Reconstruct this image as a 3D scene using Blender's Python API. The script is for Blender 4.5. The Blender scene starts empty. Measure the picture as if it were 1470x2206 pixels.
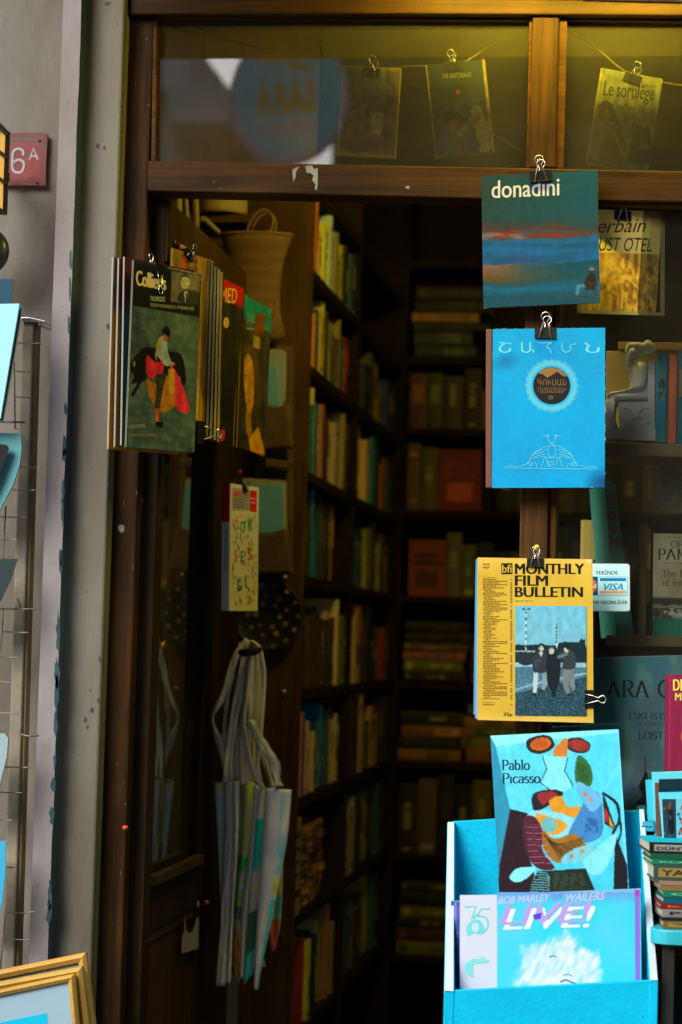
import bpy, math, random
import numpy as np
from mathutils import Vector, Matrix, noise
R = math.radians
S = bpy.context.scene
# ------------------------------------------------------------------ camera
CAM = Vector((0, -4.2, 1.5)); FPX = 5000.0; CX, CY = 735.0, 1103.0      # photograph frame is 1470 x 2206
yaw, pitch, roll = R(7.66), R(3.18), R(1.65)
Fw = Vector((-math.sin(yaw)*math.cos(pitch), math.cos(yaw)*math.cos(pitch), math.sin(pitch)))
R0 = Vector((math.cos(yaw), math.sin(yaw), 0)); U0 = R0.cross(Fw)
Rt = R0*math.cos(roll)+U0*math.sin(roll); Up = -R0*math.sin(roll)+U0*math.cos(roll)
cam = bpy.data.objects.new('camera', bpy.data.cameras.new('camera'))
S.collection.objects.link(cam); S.camera = cam
cam.matrix_world = Matrix(((Rt.x, Up.x, -Fw.x, CAM.x), (Rt.y, Up.y, -Fw.y, CAM.y), (Rt.z, Up.z, -Fw.z, CAM.z), (0, 0, 0, 1)))
cam.data.sensor_fit = 'VERTICAL'; cam.data.sensor_height = 36; cam.data.lens = FPX/2206*36
cam.data.clip_start = 0.05; cam.data.clip_end = 400
cam.data.dof.use_dof = True; cam.data.dof.focus_distance = 4.16; cam.data.dof.aperture_fstop = 3.6
# ------------------------------------------------------------------ sky, sun, exposure
W = bpy.data.worlds.new('World'); S.world = W; W.use_nodes = True
wn = W.node_tree.nodes; wn.clear()
sky = wn.new('ShaderNodeTexSky'); sky.sky_type = 'NISHITA'; sky.sun_disc = False
SUN_EL, SUN_AZ = R(35), R(214)      # azimuth clockwise from +y: behind the camera, a little to the left
sky.sun_elevation = SUN_EL; sky.sun_rotation = SUN_AZ; sky.dust_density = 3; sky.air_density = 1.0
bg = wn.new('ShaderNodeBackground'); bg.inputs[1].default_value = 0.15
wo = wn.new('ShaderNodeOutputWorld')
W.node_tree.links.new(sky.outputs[0], bg.inputs[0]); W.node_tree.links.new(bg.outputs[0], wo.inputs[0])
sl = bpy.data.lights.new('sun', 'SUN'); sl.energy = 2.3; sl.angle = R(34); sl.color = (1, .95, .86)
so = bpy.data.objects.new('sun', sl); S.collection.objects.link(so)
sd = Vector((math.sin(SUN_AZ)*math.cos(SUN_EL), math.cos(SUN_AZ)*math.cos(SUN_EL), math.sin(SUN_EL)))
so.rotation_euler = sd.to_track_quat('Z', 'Y').to_euler()
S.view_settings.view_transform = 'Standard'; S.view_settings.look = 'None'
S.view_settings.exposure = 0.5; S.view_settings.gamma = 1
S.cycles.use_denoising = True; S.cycles.max_bounces = 8; S.cycles.transparent_max_bounces = 16
S.cycles.glossy_bounces = 3; S.cycles.caustics_reflective = False; S.cycles.caustics_refractive = False
S.cycles.sample_clamp_indirect = 4
# ------------------------------------------------------------------ pixel -> world
def ray(px, py):
    return (Fw*FPX + Rt*(px-CX) - Up*(py-CY)).normalized()
def at(px, py, y=0.0):
    d = ray(px, py); return CAM + d*((y-CAM.y)/d.y)
def atx(px, py, x):
    d = ray(px, py); return CAM + d*((x-CAM.x)/d.x)
def zat(px, py, y): return at(px, py, y).z
def xat(px, py, y): return at(px, py, y).x
# ------------------------------------------------------------------ colour
def lin(v):
    v = max(0, v)/255.0
    return v/12.92 if v <= .04045 else ((v+.055)/1.055)**2.4
def c(r, g, b, L=1.0):               # colour seen under light L -> the printed colour
    return tuple(min(.92, lin(k)/L) for k in (r, g, b))
# ------------------------------------------------------------------ materials
MATS = {}
def mat(name, col=(1, 1, 1), rough=.6, metal=0, coat=0, var=0, vscale=8, stretch=(1, 1, 1), bump=0, bscale=60, col2=None, spec=.5, sheen=0, trans=0, detail=6):
    if name in MATS: return MATS[name]
    m = bpy.data.materials.new(name); m.use_nodes = True; n = m.node_tree.nodes; l = m.node_tree.links
    p = n['Principled BSDF']; p.inputs['Roughness'].default_value = rough; p.inputs['Metallic'].default_value = metal
    p.inputs['Coat Weight'].default_value = coat; p.inputs['Coat Roughness'].default_value = .15
    p.inputs['Specular IOR Level'].default_value = spec; p.inputs['Sheen Weight'].default_value = sheen
    at_ = n.new('ShaderNodeAttribute'); at_.attribute_name = 'Col'
    mul = n.new('ShaderNodeMix'); mul.data_type = 'RGBA'; mul.blend_type = 'MULTIPLY'; mul.inputs[0].default_value = 1
    l.new(at_.outputs['Color'], mul.inputs[6])
    tc = n.new('ShaderNodeTexCoord'); mp = n.new('ShaderNodeMapping'); mp.inputs['Scale'].default_value = stretch
    l.new(tc.outputs['Object'], mp.inputs[0])
    if var or col2:
        nz = n.new('ShaderNodeTexNoise'); nz.inputs['Scale'].default_value = vscale; nz.inputs['Detail'].default_value = detail; nz.inputs['Roughness'].default_value = .65
        l.new(mp.outputs[0], nz.inputs[0])
        rp = n.new('ShaderNodeValToRGB'); rp.color_ramp.elements[0].position = .36; rp.color_ramp.elements[1].position = .66
        c2 = col2 or tuple(k*(1-var) for k in col)
        rp.color_ramp.elements[0].color = (*c2, 1); rp.color_ramp.elements[1].color = (*col, 1)
        l.new(nz.outputs[0], rp.inputs[0]); l.new(rp.outputs[0], mul.inputs[7])
    else:
        mul.inputs[7].default_value = (*col, 1)
    l.new(mul.outputs[2], p.inputs['Base Color'])
    if bump:
        nb = n.new('ShaderNodeTexNoise'); nb.inputs['Scale'].default_value = bscale; nb.inputs['Detail'].default_value = 4
        l.new(mp.outputs[0], nb.inputs[0])
        bp = n.new('ShaderNodeBump'); bp.inputs['Strength'].default_value = bump; bp.inputs['Distance'].default_value = .004
        l.new(nb.outputs[0], bp.inputs['Height']); l.new(bp.outputs[0], p.inputs['Normal'])
    MATS[name] = m; return m
def glass_mat(name, dust, refl=1.0, dustcol=(.5, .48, .4), rough=0.0, scratch=False):
    m = bpy.data.materials.new(name); m.use_nodes = True; n = m.node_tree.nodes; l = m.node_tree.links; n.clear()
    o = n.new('ShaderNodeOutputMaterial'); tr = n.new('ShaderNodeBsdfTransparent'); tr.inputs[0].default_value = (.95, .97, .95, 1)
    gl = n.new('ShaderNodeBsdfGlossy'); gl.inputs['Roughness'].default_value = rough
    fr = n.new('ShaderNodeFresnel'); fr.inputs[0].default_value = 1.5
    mm = n.new('ShaderNodeMath'); mm.operation = 'MULTIPLY'; mm.inputs[1].default_value = refl; mm.use_clamp = True
    l.new(fr.outputs[0], mm.inputs[0]); mx = n.new('ShaderNodeMixShader'); l.new(mm.outputs[0], mx.inputs[0]); l.new(tr.outputs[0], mx.inputs[1]); l.new(gl.outputs[0], mx.inputs[2])
    df = n.new('ShaderNodeBsdfDiffuse'); df.inputs[0].default_value = (*dustcol, 1); tl = n.new('ShaderNodeBsdfTranslucent'); tl.inputs[0].default_value = (*dustcol, 1)
    dd = n.new('ShaderNodeMixShader'); dd.inputs[0].default_value = .6; l.new(df.outputs[0], dd.inputs[1]); l.new(tl.outputs[0], dd.inputs[2])
    tc = n.new('ShaderNodeTexCoord'); nz = n.new('ShaderNodeTexNoise'); nz.inputs['Scale'].default_value = 6; nz.inputs['Detail'].default_value = 8
    l.new(tc.outputs['Object'], nz.inputs[0]); mr = n.new('ShaderNodeMapRange'); mr.inputs[1].default_value = .3; mr.inputs[2].default_value = .75; mr.inputs[3].default_value = dust*.6; mr.inputs[4].default_value = dust*1.4
    l.new(nz.outputs[0], mr.inputs[0]); m2 = n.new('ShaderNodeMixShader'); l.new(mr.outputs[0], m2.inputs[0]); l.new(mx.outputs[0], m2.inputs[1]); l.new(dd.outputs[0], m2.inputs[2])
    l.new(m2.outputs[0], o.inputs[0]); MATS[name] = m; return m
def emit_mat(name, col, s):
    m = bpy.data.materials.new(name); m.use_nodes = True; p = m.node_tree.nodes['Principled BSDF']
    p.inputs['Base Color'].default_value = (*col, 1); p.inputs['Emission Color'].default_value = (*col, 1); p.inputs['Emission Strength'].default_value = s
    MATS[name] = m; return m
def wood(name, a, b, axis='Z', rough=.5, scale=7, coat=.0):
    m = bpy.data.materials.new(name); m.use_nodes = True; n = m.node_tree.nodes; l = m.node_tree.links
    p = n['Principled BSDF']; p.inputs['Roughness'].default_value = rough+.1; p.inputs['Coat Weight'].default_value = coat; p.inputs['Specular IOR Level'].default_value = .12
    tc = n.new('ShaderNodeTexCoord'); mp = n.new('ShaderNodeMapping')
    st = {'X': (.6, 14, 14), 'Y': (14, .6, 14), 'Z': (14, 14, .6)}[axis]; mp.inputs['Scale'].default_value = st
    l.new(tc.outputs['Object'], mp.inputs[0])
    n1 = n.new('ShaderNodeTexNoise'); n1.inputs['Scale'].default_value = scale*.55; n1.inputs['Detail'].default_value = 9; n1.inputs['Roughness'].default_value = .7; n1.inputs['Distortion'].default_value = .8
    l.new(mp.outputs[0], n1.inputs[0])
    r1 = n.new('ShaderNodeValToRGB'); r1.color_ramp.elements[0].position = .33; r1.color_ramp.elements[1].position = .7
    r1.color_ramp.elements[0].color = (*a, 1); r1.color_ramp.elements[1].color = (*b, 1); l.new(n1.outputs[0], r1.inputs[0])
    n2 = n.new('ShaderNodeTexNoise'); n2.inputs['Scale'].default_value = 5; n2.inputs['Detail'].default_value = 5; l.new(tc.outputs['Object'], n2.inputs[0])
    r2 = n.new('ShaderNodeMapRange'); r2.inputs[1].default_value = .35; r2.inputs[2].default_value = .65; r2.inputs[3].default_value = .55; r2.inputs[4].default_value = 1.15; l.new(n2.outputs[0], r2.inputs[0])
    at_ = n.new('ShaderNodeAttribute'); at_.attribute_name = 'Col'
    v1 = n.new('ShaderNodeVectorMath'); v1.operation = 'MULTIPLY'; l.new(r1.outputs[0], v1.inputs[0]); l.new(at_.outputs['Color'], v1.inputs[1])
    v2 = n.new('ShaderNodeVectorMath'); v2.operation = 'SCALE'; l.new(v1.outputs[0], v2.inputs[0]); l.new(r2.outputs[0], v2.inputs['Scale'])
    l.new(v2.outputs[0], p.inputs['Base Color'])
    bp = n.new('ShaderNodeBump'); bp.inputs['Strength'].default_value = .35; bp.inputs['Distance'].default_value = .003; l.new(n1.outputs[0], bp.inputs['Height']); l.new(bp.outputs[0], p.inputs['Normal'])
    MATS[name] = m; return m
def plaster(name, a, b, stain=(.1, .09, .05), rough=.9, sscale=1.3):
    m = bpy.data.materials.new(name); m.use_nodes = True; n = m.node_tree.nodes; l = m.node_tree.links
    p = n['Principled BSDF']; p.inputs['Roughness'].default_value = rough; tc = n.new('ShaderNodeTexCoord')
    def nz(sc, st=(1, 1, 1), det=7):
        mp = n.new('ShaderNodeMapping'); mp.inputs['Scale'].default_value = st; l.new(tc.outputs['Object'], mp.inputs[0])
        q = n.new('ShaderNodeTexNoise'); q.inputs['Scale'].default_value = sc; q.inputs['Detail'].default_value = det; q.inputs['Roughness'].default_value = .62; l.new(mp.outputs[0], q.inputs[0]); return q
    def ramp(src, p0, p1, c0, c1):
        r = n.new('ShaderNodeValToRGB'); r.color_ramp.elements[0].position = p0; r.color_ramp.elements[1].position = p1
        r.color_ramp.elements[0].color = (*c0, 1); r.color_ramp.elements[1].color = (*c1, 1); l.new(src.outputs[0], r.inputs[0]); return r
    def mixc(fac, x, y):
        q = n.new('ShaderNodeMix'); q.data_type = 'RGBA'; l.new(fac.outputs[0], q.inputs[0]); l.new(x, q.inputs[6])
        if isinstance(y, tuple): q.inputs[7].default_value = (*y, 1)
        else: l.new(y, q.inputs[7])
        return q.outputs[2]
    base = ramp(nz(5, (1, 1, .35)), .35, .68, b, a).outputs[0]
    st = ramp(nz(sscale, (2.2, 2.2, .6)), .44, .70, (0, 0, 0), (.85, .85, .85))
    col = mixc(st, base, stain)
    sp = ramp(nz(60, det=4), .67, .73, (0, 0, 0), (.7, .7, .7)); col = mixc(sp, col, tuple(k*.35 for k in b))
    at_ = n.new('ShaderNodeAttribute'); at_.attribute_name = 'Col'
    v1 = n.new('ShaderNodeVectorMath'); v1.operation = 'MULTIPLY'; l.new(col, v1.inputs[0]); l.new(at_.outputs['Color'], v1.inputs[1])
    l.new(v1.outputs[0], p.inputs['Base Color'])
    nb = nz(34, (1, 1, .6), 9); bp = n.new('ShaderNodeBump'); bp.inputs['Strength'].default_value = .5; bp.inputs['Distance'].default_value = .006
    l.new(nb.outputs[0], bp.inputs['Height']); l.new(bp.outputs[0], p.inputs['Normal']); MATS[name] = m; return m
# ------------------------------------------------------------------ mesh builder
WHITE = (1, 1, 1)
class MB:
    def __init__(s): s.v = []; s.f = []; s.c = []
    def face(s, pts, col=WHITE):
        i = len(s.v); s.v += [tuple(p) for p in pts]; s.f.append(tuple(range(i, i+len(pts)))); s.c.append(col)
    def mesh(s, vs, fs, col=WHITE):
        i = len(s.v); s.v += [tuple(p) for p in vs]
        for k, f in enumerate(fs): s.f.append(tuple(i+j for j in f)); s.c.append(col[k] if isinstance(col, list) else col)
    def box(s, x0, x1, y0, y1, z0, z1, col=WHITE):
        V = [(x, y, z) for x in (x0, x1) for y in (y0, y1) for z in (z0, z1)]
        s.mesh(V, [(0, 1, 3, 2), (4, 6, 7, 5), (0, 4, 5, 1), (2, 3, 7, 6), (0, 2, 6, 4), (1, 5, 7, 3)], col)
    def hull8(s, A, B, col=WHITE):          # two rings of equal length joined
        n = len(A); V = list(A)+list(B)
        s.mesh(V, [tuple(range(n))[::-1], tuple(range(n, 2*n))]+[(k, (k+1) % n, n+(k+1) % n, n+k) for k in range(n)], col)
    def pxslab(s, quad, y, depth, col=WHITE):   # outline given in photo pixels on plane y, extruded inwards
        A = [at(px, py, y) for px, py in quad]; s.hull8(A, [p+Vector((0, depth, 0)) for p in A], col)
    def tube(s, pts, r, n=8, closed=False, col=WHITE, flat=1.0):
        pts = [Vector(p) for p in pts]; N = len(pts); rings = []
        rs = r if isinstance(r, (list, tuple)) else [r]*N
        prev = None
        for i, p in enumerate(pts):
            t = ((pts[(i+1) % N]-pts[i-1]) if closed else (pts[min(i+1, N-1)]-pts[max(i-1, 0)])).normalized()
            if prev is None: a = t.orthogonal().normalized()
            else: a = (prev - t*prev.dot(t)); a = a.normalized() if a.length > 1e-9 else t.orthogonal().normalized()
            prev = a; b = t.cross(a)
            rings.append([p+(a*math.cos(2*math.pi*k/n)+b*math.sin(2*math.pi*k/n)*flat)*rs[i] for k in range(n)])
        V = [q for rg in rings for q in rg]; F = []
        for i in range(N if closed else N-1):
            for k in range(n):
                a, b = i*n, ((i+1) % N)*n; F.append((a+k, a+(k+1) % n, b+(k+1) % n, b+k))
        if not closed: F += [tuple(range(n))[::-1], tuple((N-1)*n+k for k in range(n))]
        s.mesh(V, F, col)
    def lathe(s, prof, n=24, o=(0, 0, 0), col=WHITE):
        V = [(o[0]+r*math.cos(2*math.pi*k/n), o[1]+r*math.sin(2*math.pi*k/n), o[2]+z) for r, z in prof for k in range(n)]
        F = [(i*n+k, i*n+(k+1) % n, (i+1)*n+(k+1) % n, (i+1)*n+k) for i in range(len(prof)-1) for k in range(n)]
        s.mesh(V, F, col)
    def grid(s, fn, nu, nv, col=WHITE):      # fn(i/nu, j/nv) -> point ; col(u,v) or colour
        i0 = len(s.v); s.v += [tuple(fn(i/nu, j/nv)) for j in range(nv+1) for i in range(nu+1)]
        cv = [col(i/nu, j/nv) for j in range(nv+1) for i in range(nu+1)] if callable(col) else None
        for j in range(nv):
            for i in range(nu):
                q = [j*(nu+1)+i, j*(nu+1)+i+1, (j+1)*(nu+1)+i+1, (j+1)*(nu+1)+i]
                s.f.append(tuple(i0+k for k in q)); s.c.append([cv[k] for k in q] if cv else col)
    def build(s, name, m, parent=None, smooth=False, bevel=0, mw=None, solid=0, subd=0):
        me = bpy.data.meshes.new(name); me.from_pydata(s.v, [], s.f); me.materials.append(m)
        ca = me.color_attributes.new('Col', 'FLOAT_COLOR', 'CORNER'); buf = []
        for p in me.polygons:
            cc = s.c[p.index]
            if isinstance(cc, list):
                for k in cc: buf += [*k, 1]
            else: buf += [*cc, 1]*p.loop_total
        ca.data.foreach_set('color', buf)
        if smooth: me.polygons.foreach_set('use_smooth', [True]*len(me.polygons))
        o = bpy.data.objects.new(name, me); S.collection.objects.link(o)
        if parent: o.parent = parent
        if mw is not None: o.matrix_world = mw
        if solid: k = o.modifiers.new('solid', 'SOLIDIFY'); k.thickness = solid; k.offset = 0
        if bevel: k = o.modifiers.new('bevel', 'BEVEL'); k.width = bevel; k.segments = 2; k.limit_method = 'ANGLE'; k.angle_limit = R(40)
        if subd: k = o.modifiers.new('subd', 'SUBSURF'); k.levels = k.render_levels = subd
        return o
def tag(o, label, cat, group=None, kind=None):
    if label: o['label'] = label
    if cat: o['category'] = cat
    if group: o['group'] = group
    if kind: o['kind'] = kind
    return o
def struct(o): o['kind'] = 'structure'; return o
def empty(name, label, cat, mw=None, group=None):
    o = bpy.data.objects.new(name, None); o.empty_display_size = .02; S.collection.objects.link(o)
    if mw is not None: o.matrix_world = mw
    return tag(o, label, cat, group)
# ------------------------------------------------------------------ text
_tc = {}
def text_mesh(s_, bold=0.0, shear=0.0):
    k = (s_, bold, shear)
    if k not in _tc:
        cu = bpy.data.curves.new('t', 'FONT'); cu.body = s_; cu.size = 1; cu.offset = bold; cu.shear = shear; cu.resolution_u = 3
        o = bpy.data.objects.new('t', cu); me = bpy.data.meshes.new_from_object(o)
        V = [(v.co.x, v.co.y) for v in me.vertices]; F = [tuple(p.vertices) for p in me.polygons]
        bpy.data.objects.remove(o); bpy.data.curves.remove(cu); bpy.data.meshes.remove(me)
        xs = [a for a, b in V] or [0, 1]; ys = [b for a, b in V] or [0, 1]
        _tc[k] = (V, F, min(xs), max(xs), min(ys), max(ys))
    return _tc[k]
def arc(cx, cy, rx, ry, a0, a1, n=12):
    return [(cx+rx*math.cos(R(a0+(a1-a0)*k/n)), cy+ry*math.sin(R(a0+(a1-a0)*k/n))) for k in range(n+1)]
X_ = .64
def _stem(x, h=1.0, y=0): return [(x, y), (x, h)]
GL = {  # serif lettering: (advance, strokes, serif spots)
 'A': (.78, [[(.08, 0), (.37, 1)], [(.37, 1), (.68, 0)], [(.18, .34), (.57, .34)]], [(.08, 0), (.68, 0)]),
 'R': (.72, [_stem(.16), [(.16, 1), (.38, 1)]+arc(.38, .75, .2, .25, 90, -90)+[(.16, .5)], [(.36, .5), (.66, 0)]], [(.16, 0), (.16, 1), (.66, 0)]),
 'G': (.82, [arc(.42, .5, .36, .5, 50, 320, 18), [(.7, .16), (.7, .42)]], [(.7, .42)]),
 'E': (.66, [_stem(.16), [(.16, 1), (.56, 1), (.56, .88)], [(.16, .53), (.46, .53)], [(.16, 0), (.58, 0), (.6, .14)]], [(.16, 0), (.16, 1)]),
 'S': (.56, [arc(.28, .75, .2, .25, 30, 250, 10)+arc(.28, .25, .22, .25, 80, -150, 12)], []),
 'K': (.72, [_stem(.16), [(.6, 1), (.18, .48)], [(.28, .58), (.66, 0)]], [(.16, 0), (.16, 1), (.6, 1), (.66, 0)]),
 'I': (.34, [_stem(.17)], [(.17, 0), (.17, 1)]),
 'İ': (.34, [_stem(.17), [(.15, 1.2), (.19, 1.2)]], [(.17, 0), (.17, 1)]),
 'T': (.68, [_stem(.34), [(.06, .86), (.06, 1), (.62, 1), (.62, .86)]], [(.34, 0)]),
 'N': (.8, [_stem(.16), [(.16, 1), (.64, 0)], _stem(.64)], [(.16, 0), (.16, 1), (.64, 1)]),
 'M': (.95, [_stem(.15), [(.15, 1), (.46, .08), (.78, 1)], _stem(.8)], [(.15, 0), (.8, 0), (.15, 1), (.8, 1)]),
 'U': (.8, [[(.16, 1), (.16, .35)]+arc(.4, .32, .24, .32, 180, 360)+[(.64, 1)]], [(.16, 1), (.64, 1)]),
 'L': (.6, [_stem(.16), [(.16, 0), (.52, 0), (.56, .16)]], [(.16, 0), (.16, 1)]),
 'P': (.64, [_stem(.16), [(.16, 1), (.36, 1)]+arc(.36, .73, .22, .27, 90, -90)+[(.16, .46)]], [(.16, 0), (.16, 1)]),
 'H': (.8, [_stem(.16), _stem(.64), [(.16, .52), (.64, .52)]], [(.16, 0), (.16, 1), (.64, 0), (.64, 1)]),
 'O': (.86, [arc(.43, .5, .36, .5, 0, 360, 22)], []),
 'a': (.5, [arc(.24, .46, .16, .18, 160, 0, 8)+[(.4, .05), (.46, .02)], arc(.23, .17, .17, .17, 60, 330, 12)], []),
 'b': (.54, [_stem(.1), arc(.27, .32, .19, .32, 150, -150, 14)], [(.07, 1)]),
 'l': (.26, [_stem(.13)], [(.13, 0), (.1, 1)]),
 'o': (.54, [arc(.27, .32, .21, .32, 0, 360, 18)], []),
 'i': (.26, [_stem(.13, .62), [(.11, .86), (.15, .86)]], [(.13, 0), (.1, .62)]),
 'c': (.46, [arc(.26, .32, .2, .32, 45, 320, 14)], []),
 's': (.4, [arc(.2, .49, .13, .15, 30, 240, 9)+arc(.2, .17, .15, .17, 70, -150, 10)], []),
 'h': (.56, [_stem(.12), arc(.28, .42, .16, .22, 170, 0, 8)+[(.44, 0)]], [(.12, 0), (.44, 0), (.1, 1)]),
 'e': (.48, [[(.08, .36), (.41, .36)]+arc(.25, .34, .18, .3, 0, 310, 14)], []),
 'f': (.34, [arc(.26, .84, .12, .16, 20, 180, 6)+[(.14, 0)], [(.04, .62), (.3, .62)]], [(.14, 0)]),
 'n': (.56, [_stem(.12, .62), arc(.28, .42, .16, .22, 170, 0, 8)+[(.44, 0)]], [(.12, 0), (.44, 0), (.1, .62)]),
 't': (.34, [[(.16, .86), (.16, .1)]+arc(.24, .1, .08, .1, 180, 300, 5), [(.05, .62), (.3, .62)]], []),
 'r': (.38, [_stem(.12, .62), arc(.26, .46, .14, .18, 170, 50, 6)], [(.12, 0)]),
 'g': (.5, [arc(.24, .42, .17, .2, 0, 360, 14), arc(.24, -.08, .19, .17, 0, 360, 12), [(.2, .22), (.14, .12), (.3, .08)]], []),
 'W': (1.0, [[(.05, 1), (.28, 0), (.5, .9), (.72, 0), (.95, 1)]], [(.05, 1), (.95, 1)]),
 'B': (.66, [_stem(.16), [(.16, 1), (.34, 1)]+arc(.34, .76, .19, .24, 90, -90)+[(.16, .52)], [(.3, .52)]+arc(.36, .26, .22, .26, 90, -90)+[(.16, 0)]], [(.16, 0), (.16, 1)]),
 ' ': (.3, [], []), 'V': (.75, [[(.06, 1), (.36, 0), (.68, 1)]], [(.06, 1), (.68, 1)]), 'm': (.8, [_stem(.12, .62), arc(.26, .42, .14, .22, 170, 0, 6)+[(.4, 0)], arc(.54, .42, .14, .22, 170, 0, 6)+[(.68, 0)]], [(.12, 0), (.4, 0), (.68, 0)]),
}
# ------------------------------------------------------------------ printed artwork, traced in photo pixels on a real sheet
class Art(MB):
    STEP = .00013
    def __init__(s, PTL, PTR, PBL, px3, L=1.0):
        MB.__init__(s); s.L = L; s.k = 0; s.n = 0; s.hold = False; s.ras = None; s.cr = (0, 0, 1)
        PTL, PTR, PBL = map(Vector, (PTL, PTR, PBL)); ux = PTR-PTL; s.W = ux.length; ux.normalize()
        vz = PTL-PBL; vz -= ux*vz.dot(ux)*0; s.H = vz.length; vz.normalize()
        ny = vz.cross(ux).normalized(); vz2 = ux.cross(ny).normalized()
        s.shear = (PTL-PBL).dot(ux); s.H = (PTL-PBL).dot(vz2)
        s.mw = Matrix(((ux.x, ny.x, vz2.x, PBL.x), (ux.y, ny.y, vz2.y, PBL.y), (ux.z, ny.z, vz2.z, PBL.z), (0, 0, 0, 1)))
        (ax, ay), (bx, by), (dx, dy) = px3      # TL TR BL in pixels
        s.o = (dx, dy); e1 = (bx-ax, by-ay); e2 = (ax-dx, ay-dy); det = e1[0]*e2[1]-e1[1]*e2[0]
        s.inv = (e2[1]/det, -e2[0]/det, -e1[1]/det, e1[0]/det)
    def crop(s, x0, y0, sc): s.cr = (x0, y0, sc); return s
    def up(s, n=1): s.k += n; return s
    def loc(s, X, Y):
        x0, y0, sc = s.cr; x = x0+X/sc-s.o[0]; y = y0+Y/sc-s.o[1]
        a = s.inv[0]*x+s.inv[1]*y; b = s.inv[2]*x+s.inv[3]*y
        return (a*s.W+b*s.shear, -s.k*s.STEP-s.n*8e-6, b*s.H)
    def pixl(s, X, Y): x0, y0, sc = s.cr; return (x0+X/sc, y0+Y/sc)
    def begin(s): s.ras = []
    def end(s, x0, y0, x1, y1, nx, ny, fn, warp=1.0, blur=1, tone=.10, grain=.05, wsc=.12, full=False):
        # soft printed picture: the shapes queued since begin() are rasterised to a fine grid of printed colour
        shp, s.ras = s.ras, None; a0 = s.pixl(x0, y0); a1 = s.pixl(x1, y1)
        if full:
            ex = ((s.inv[3], -s.inv[1]), (-s.inv[2], s.inv[0])); dt = s.inv[0]*s.inv[3]-s.inv[1]*s.inv[2]
            E1 = np.array([s.inv[3], -s.inv[2]])/dt; E2 = np.array([-s.inv[1], s.inv[0]])/dt
        C = np.zeros((ny+1, nx+1, 3)); PX = np.zeros((ny+1, nx+1)); PY = np.zeros((ny+1, nx+1)); T = np.zeros((ny+1, nx+1)); rg = np.random.RandomState(7)
        for j in range(ny+1):
            for i in range(nx+1):
                u, v = i/nx, j/ny; C[j, i] = fn(u, v)
                if full: q = np.array(s.o)+E1*u+E2*(1-v); x, y = q
                else: x, y = a0[0]+(a1[0]-a0[0])*u, a0[1]+(a1[1]-a0[1])*v
                PX[j, i] = x+warp*noise.noise((x*wsc, y*wsc, 2)); PY[j, i] = y+warp*noise.noise((x*wsc, y*wsc, 9)); T[j, i] = noise.noise((x*.09, y*.05, 5))+.6*noise.noise((x*.4, y*.3, 8))
        for P, rgb in shp:
            ins = np.zeros(PX.shape, bool); m = len(P)
            for k in range(m):
                (xa, ya), (xb, yb) = P[k], P[(k+1) % m]
                if ya == yb: continue
                ins ^= ((ya > PY) != (yb > PY)) & (PX < (xb-xa)*(PY-ya)/(yb-ya)+xa)
            if ins.any(): C[ins] = np.array(rgb, float)
        C = C*(1+tone*T)[..., None]+rg.uniform(-1, 1, T.shape)[..., None]*255*grain*.35
        for _ in range(blur):
            Q = np.pad(C, ((1, 1), (1, 1), (0, 0)), 'edge'); C = (Q[:-2, 1:-1]+Q[2:, 1:-1]+Q[1:-1, :-2]+Q[1:-1, 2:]+4*Q[1:-1, 1:-1])/8
        g = lambda u, v: s.col(tuple(C[int(round(v*ny)), int(round(u*nx))].clip(0, 255)))
        s.nx(); s.up()
        if full: s.grid(lambda u, v: (u*s.W+(1-v)*s.shear, -s.k*s.STEP-s.n*8e-6, (1-v)*s.H), nx, ny, g)
        else: s.grid(lambda u, v: s.loc(x0+(x1-x0)*u, y0+(y1-y0)*v), nx, ny, g)
        s.up()
    def nx(s):
        if not s.hold: s.n += 1
    def base(s, nu, nv, fn): s.grid(lambda u, v: (u*s.W+(1-v)*s.shear, -s.STEP, (1-v)*s.H), nu, nv, lambda u, v: s.col(fn(u, v))); s.k = max(s.k, 1)
    def col(s, rgb): return tuple(min(.9, lin(k)/s.L) for k in rgb)
    def poly(s, pts, rgb):
        if s.ras is not None: s.ras.append((np.array([s.pixl(*p) for p in pts]), rgb)); return
        s.nx(); s.face([s.loc(*p) for p in pts], s.col(rgb))
    def rect(s, x0, y0, x1, y1, rgb): s.poly([(x0, y0), (x1, y0), (x1, y1), (x0, y1)], rgb)
    def blob(s, cx, cy, rx, ry, rgb, a=0, n=20, w=0.0, seed=0):
        pts = []
        for k in range(n):
            t = 2*math.pi*k/n; q = 1+w*(noise.noise((math.cos(t)*1.3+seed, math.sin(t)*1.3, seed*.37))*2)
            x, y = rx*q*math.cos(t), ry*q*math.sin(t); pts.append((cx+x*math.cos(a)-y*math.sin(a), cy+x*math.sin(a)+y*math.cos(a)))
        s.poly(pts, rgb)
    def smooth(s, pts, sub=5, closed=False):
        P = [Vector(p).to_2d() for p in pts]; N = len(P); out = []
        for i in range(N if closed else N-1):
            p0 = P[i-1] if (closed or i > 0) else P[i]; p1 = P[i]; p2 = P[(i+1) % N]; p3 = P[(i+2) % N] if (closed or i+2 < N) else p2
            for k in range(sub):
                t = k/sub; out.append(tuple(.5*((2*p1)+(-p0+p2)*t+(2*p0-5*p1+4*p2-p3)*t*t+(-p0+3*p1-3*p2+p3)*t**3)))
        if not closed: out.append(tuple(P[-1]))
        return out
    def spoly(s, pts, rgb, sub=4): s.poly(s.smooth(pts, sub, True), rgb)
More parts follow.
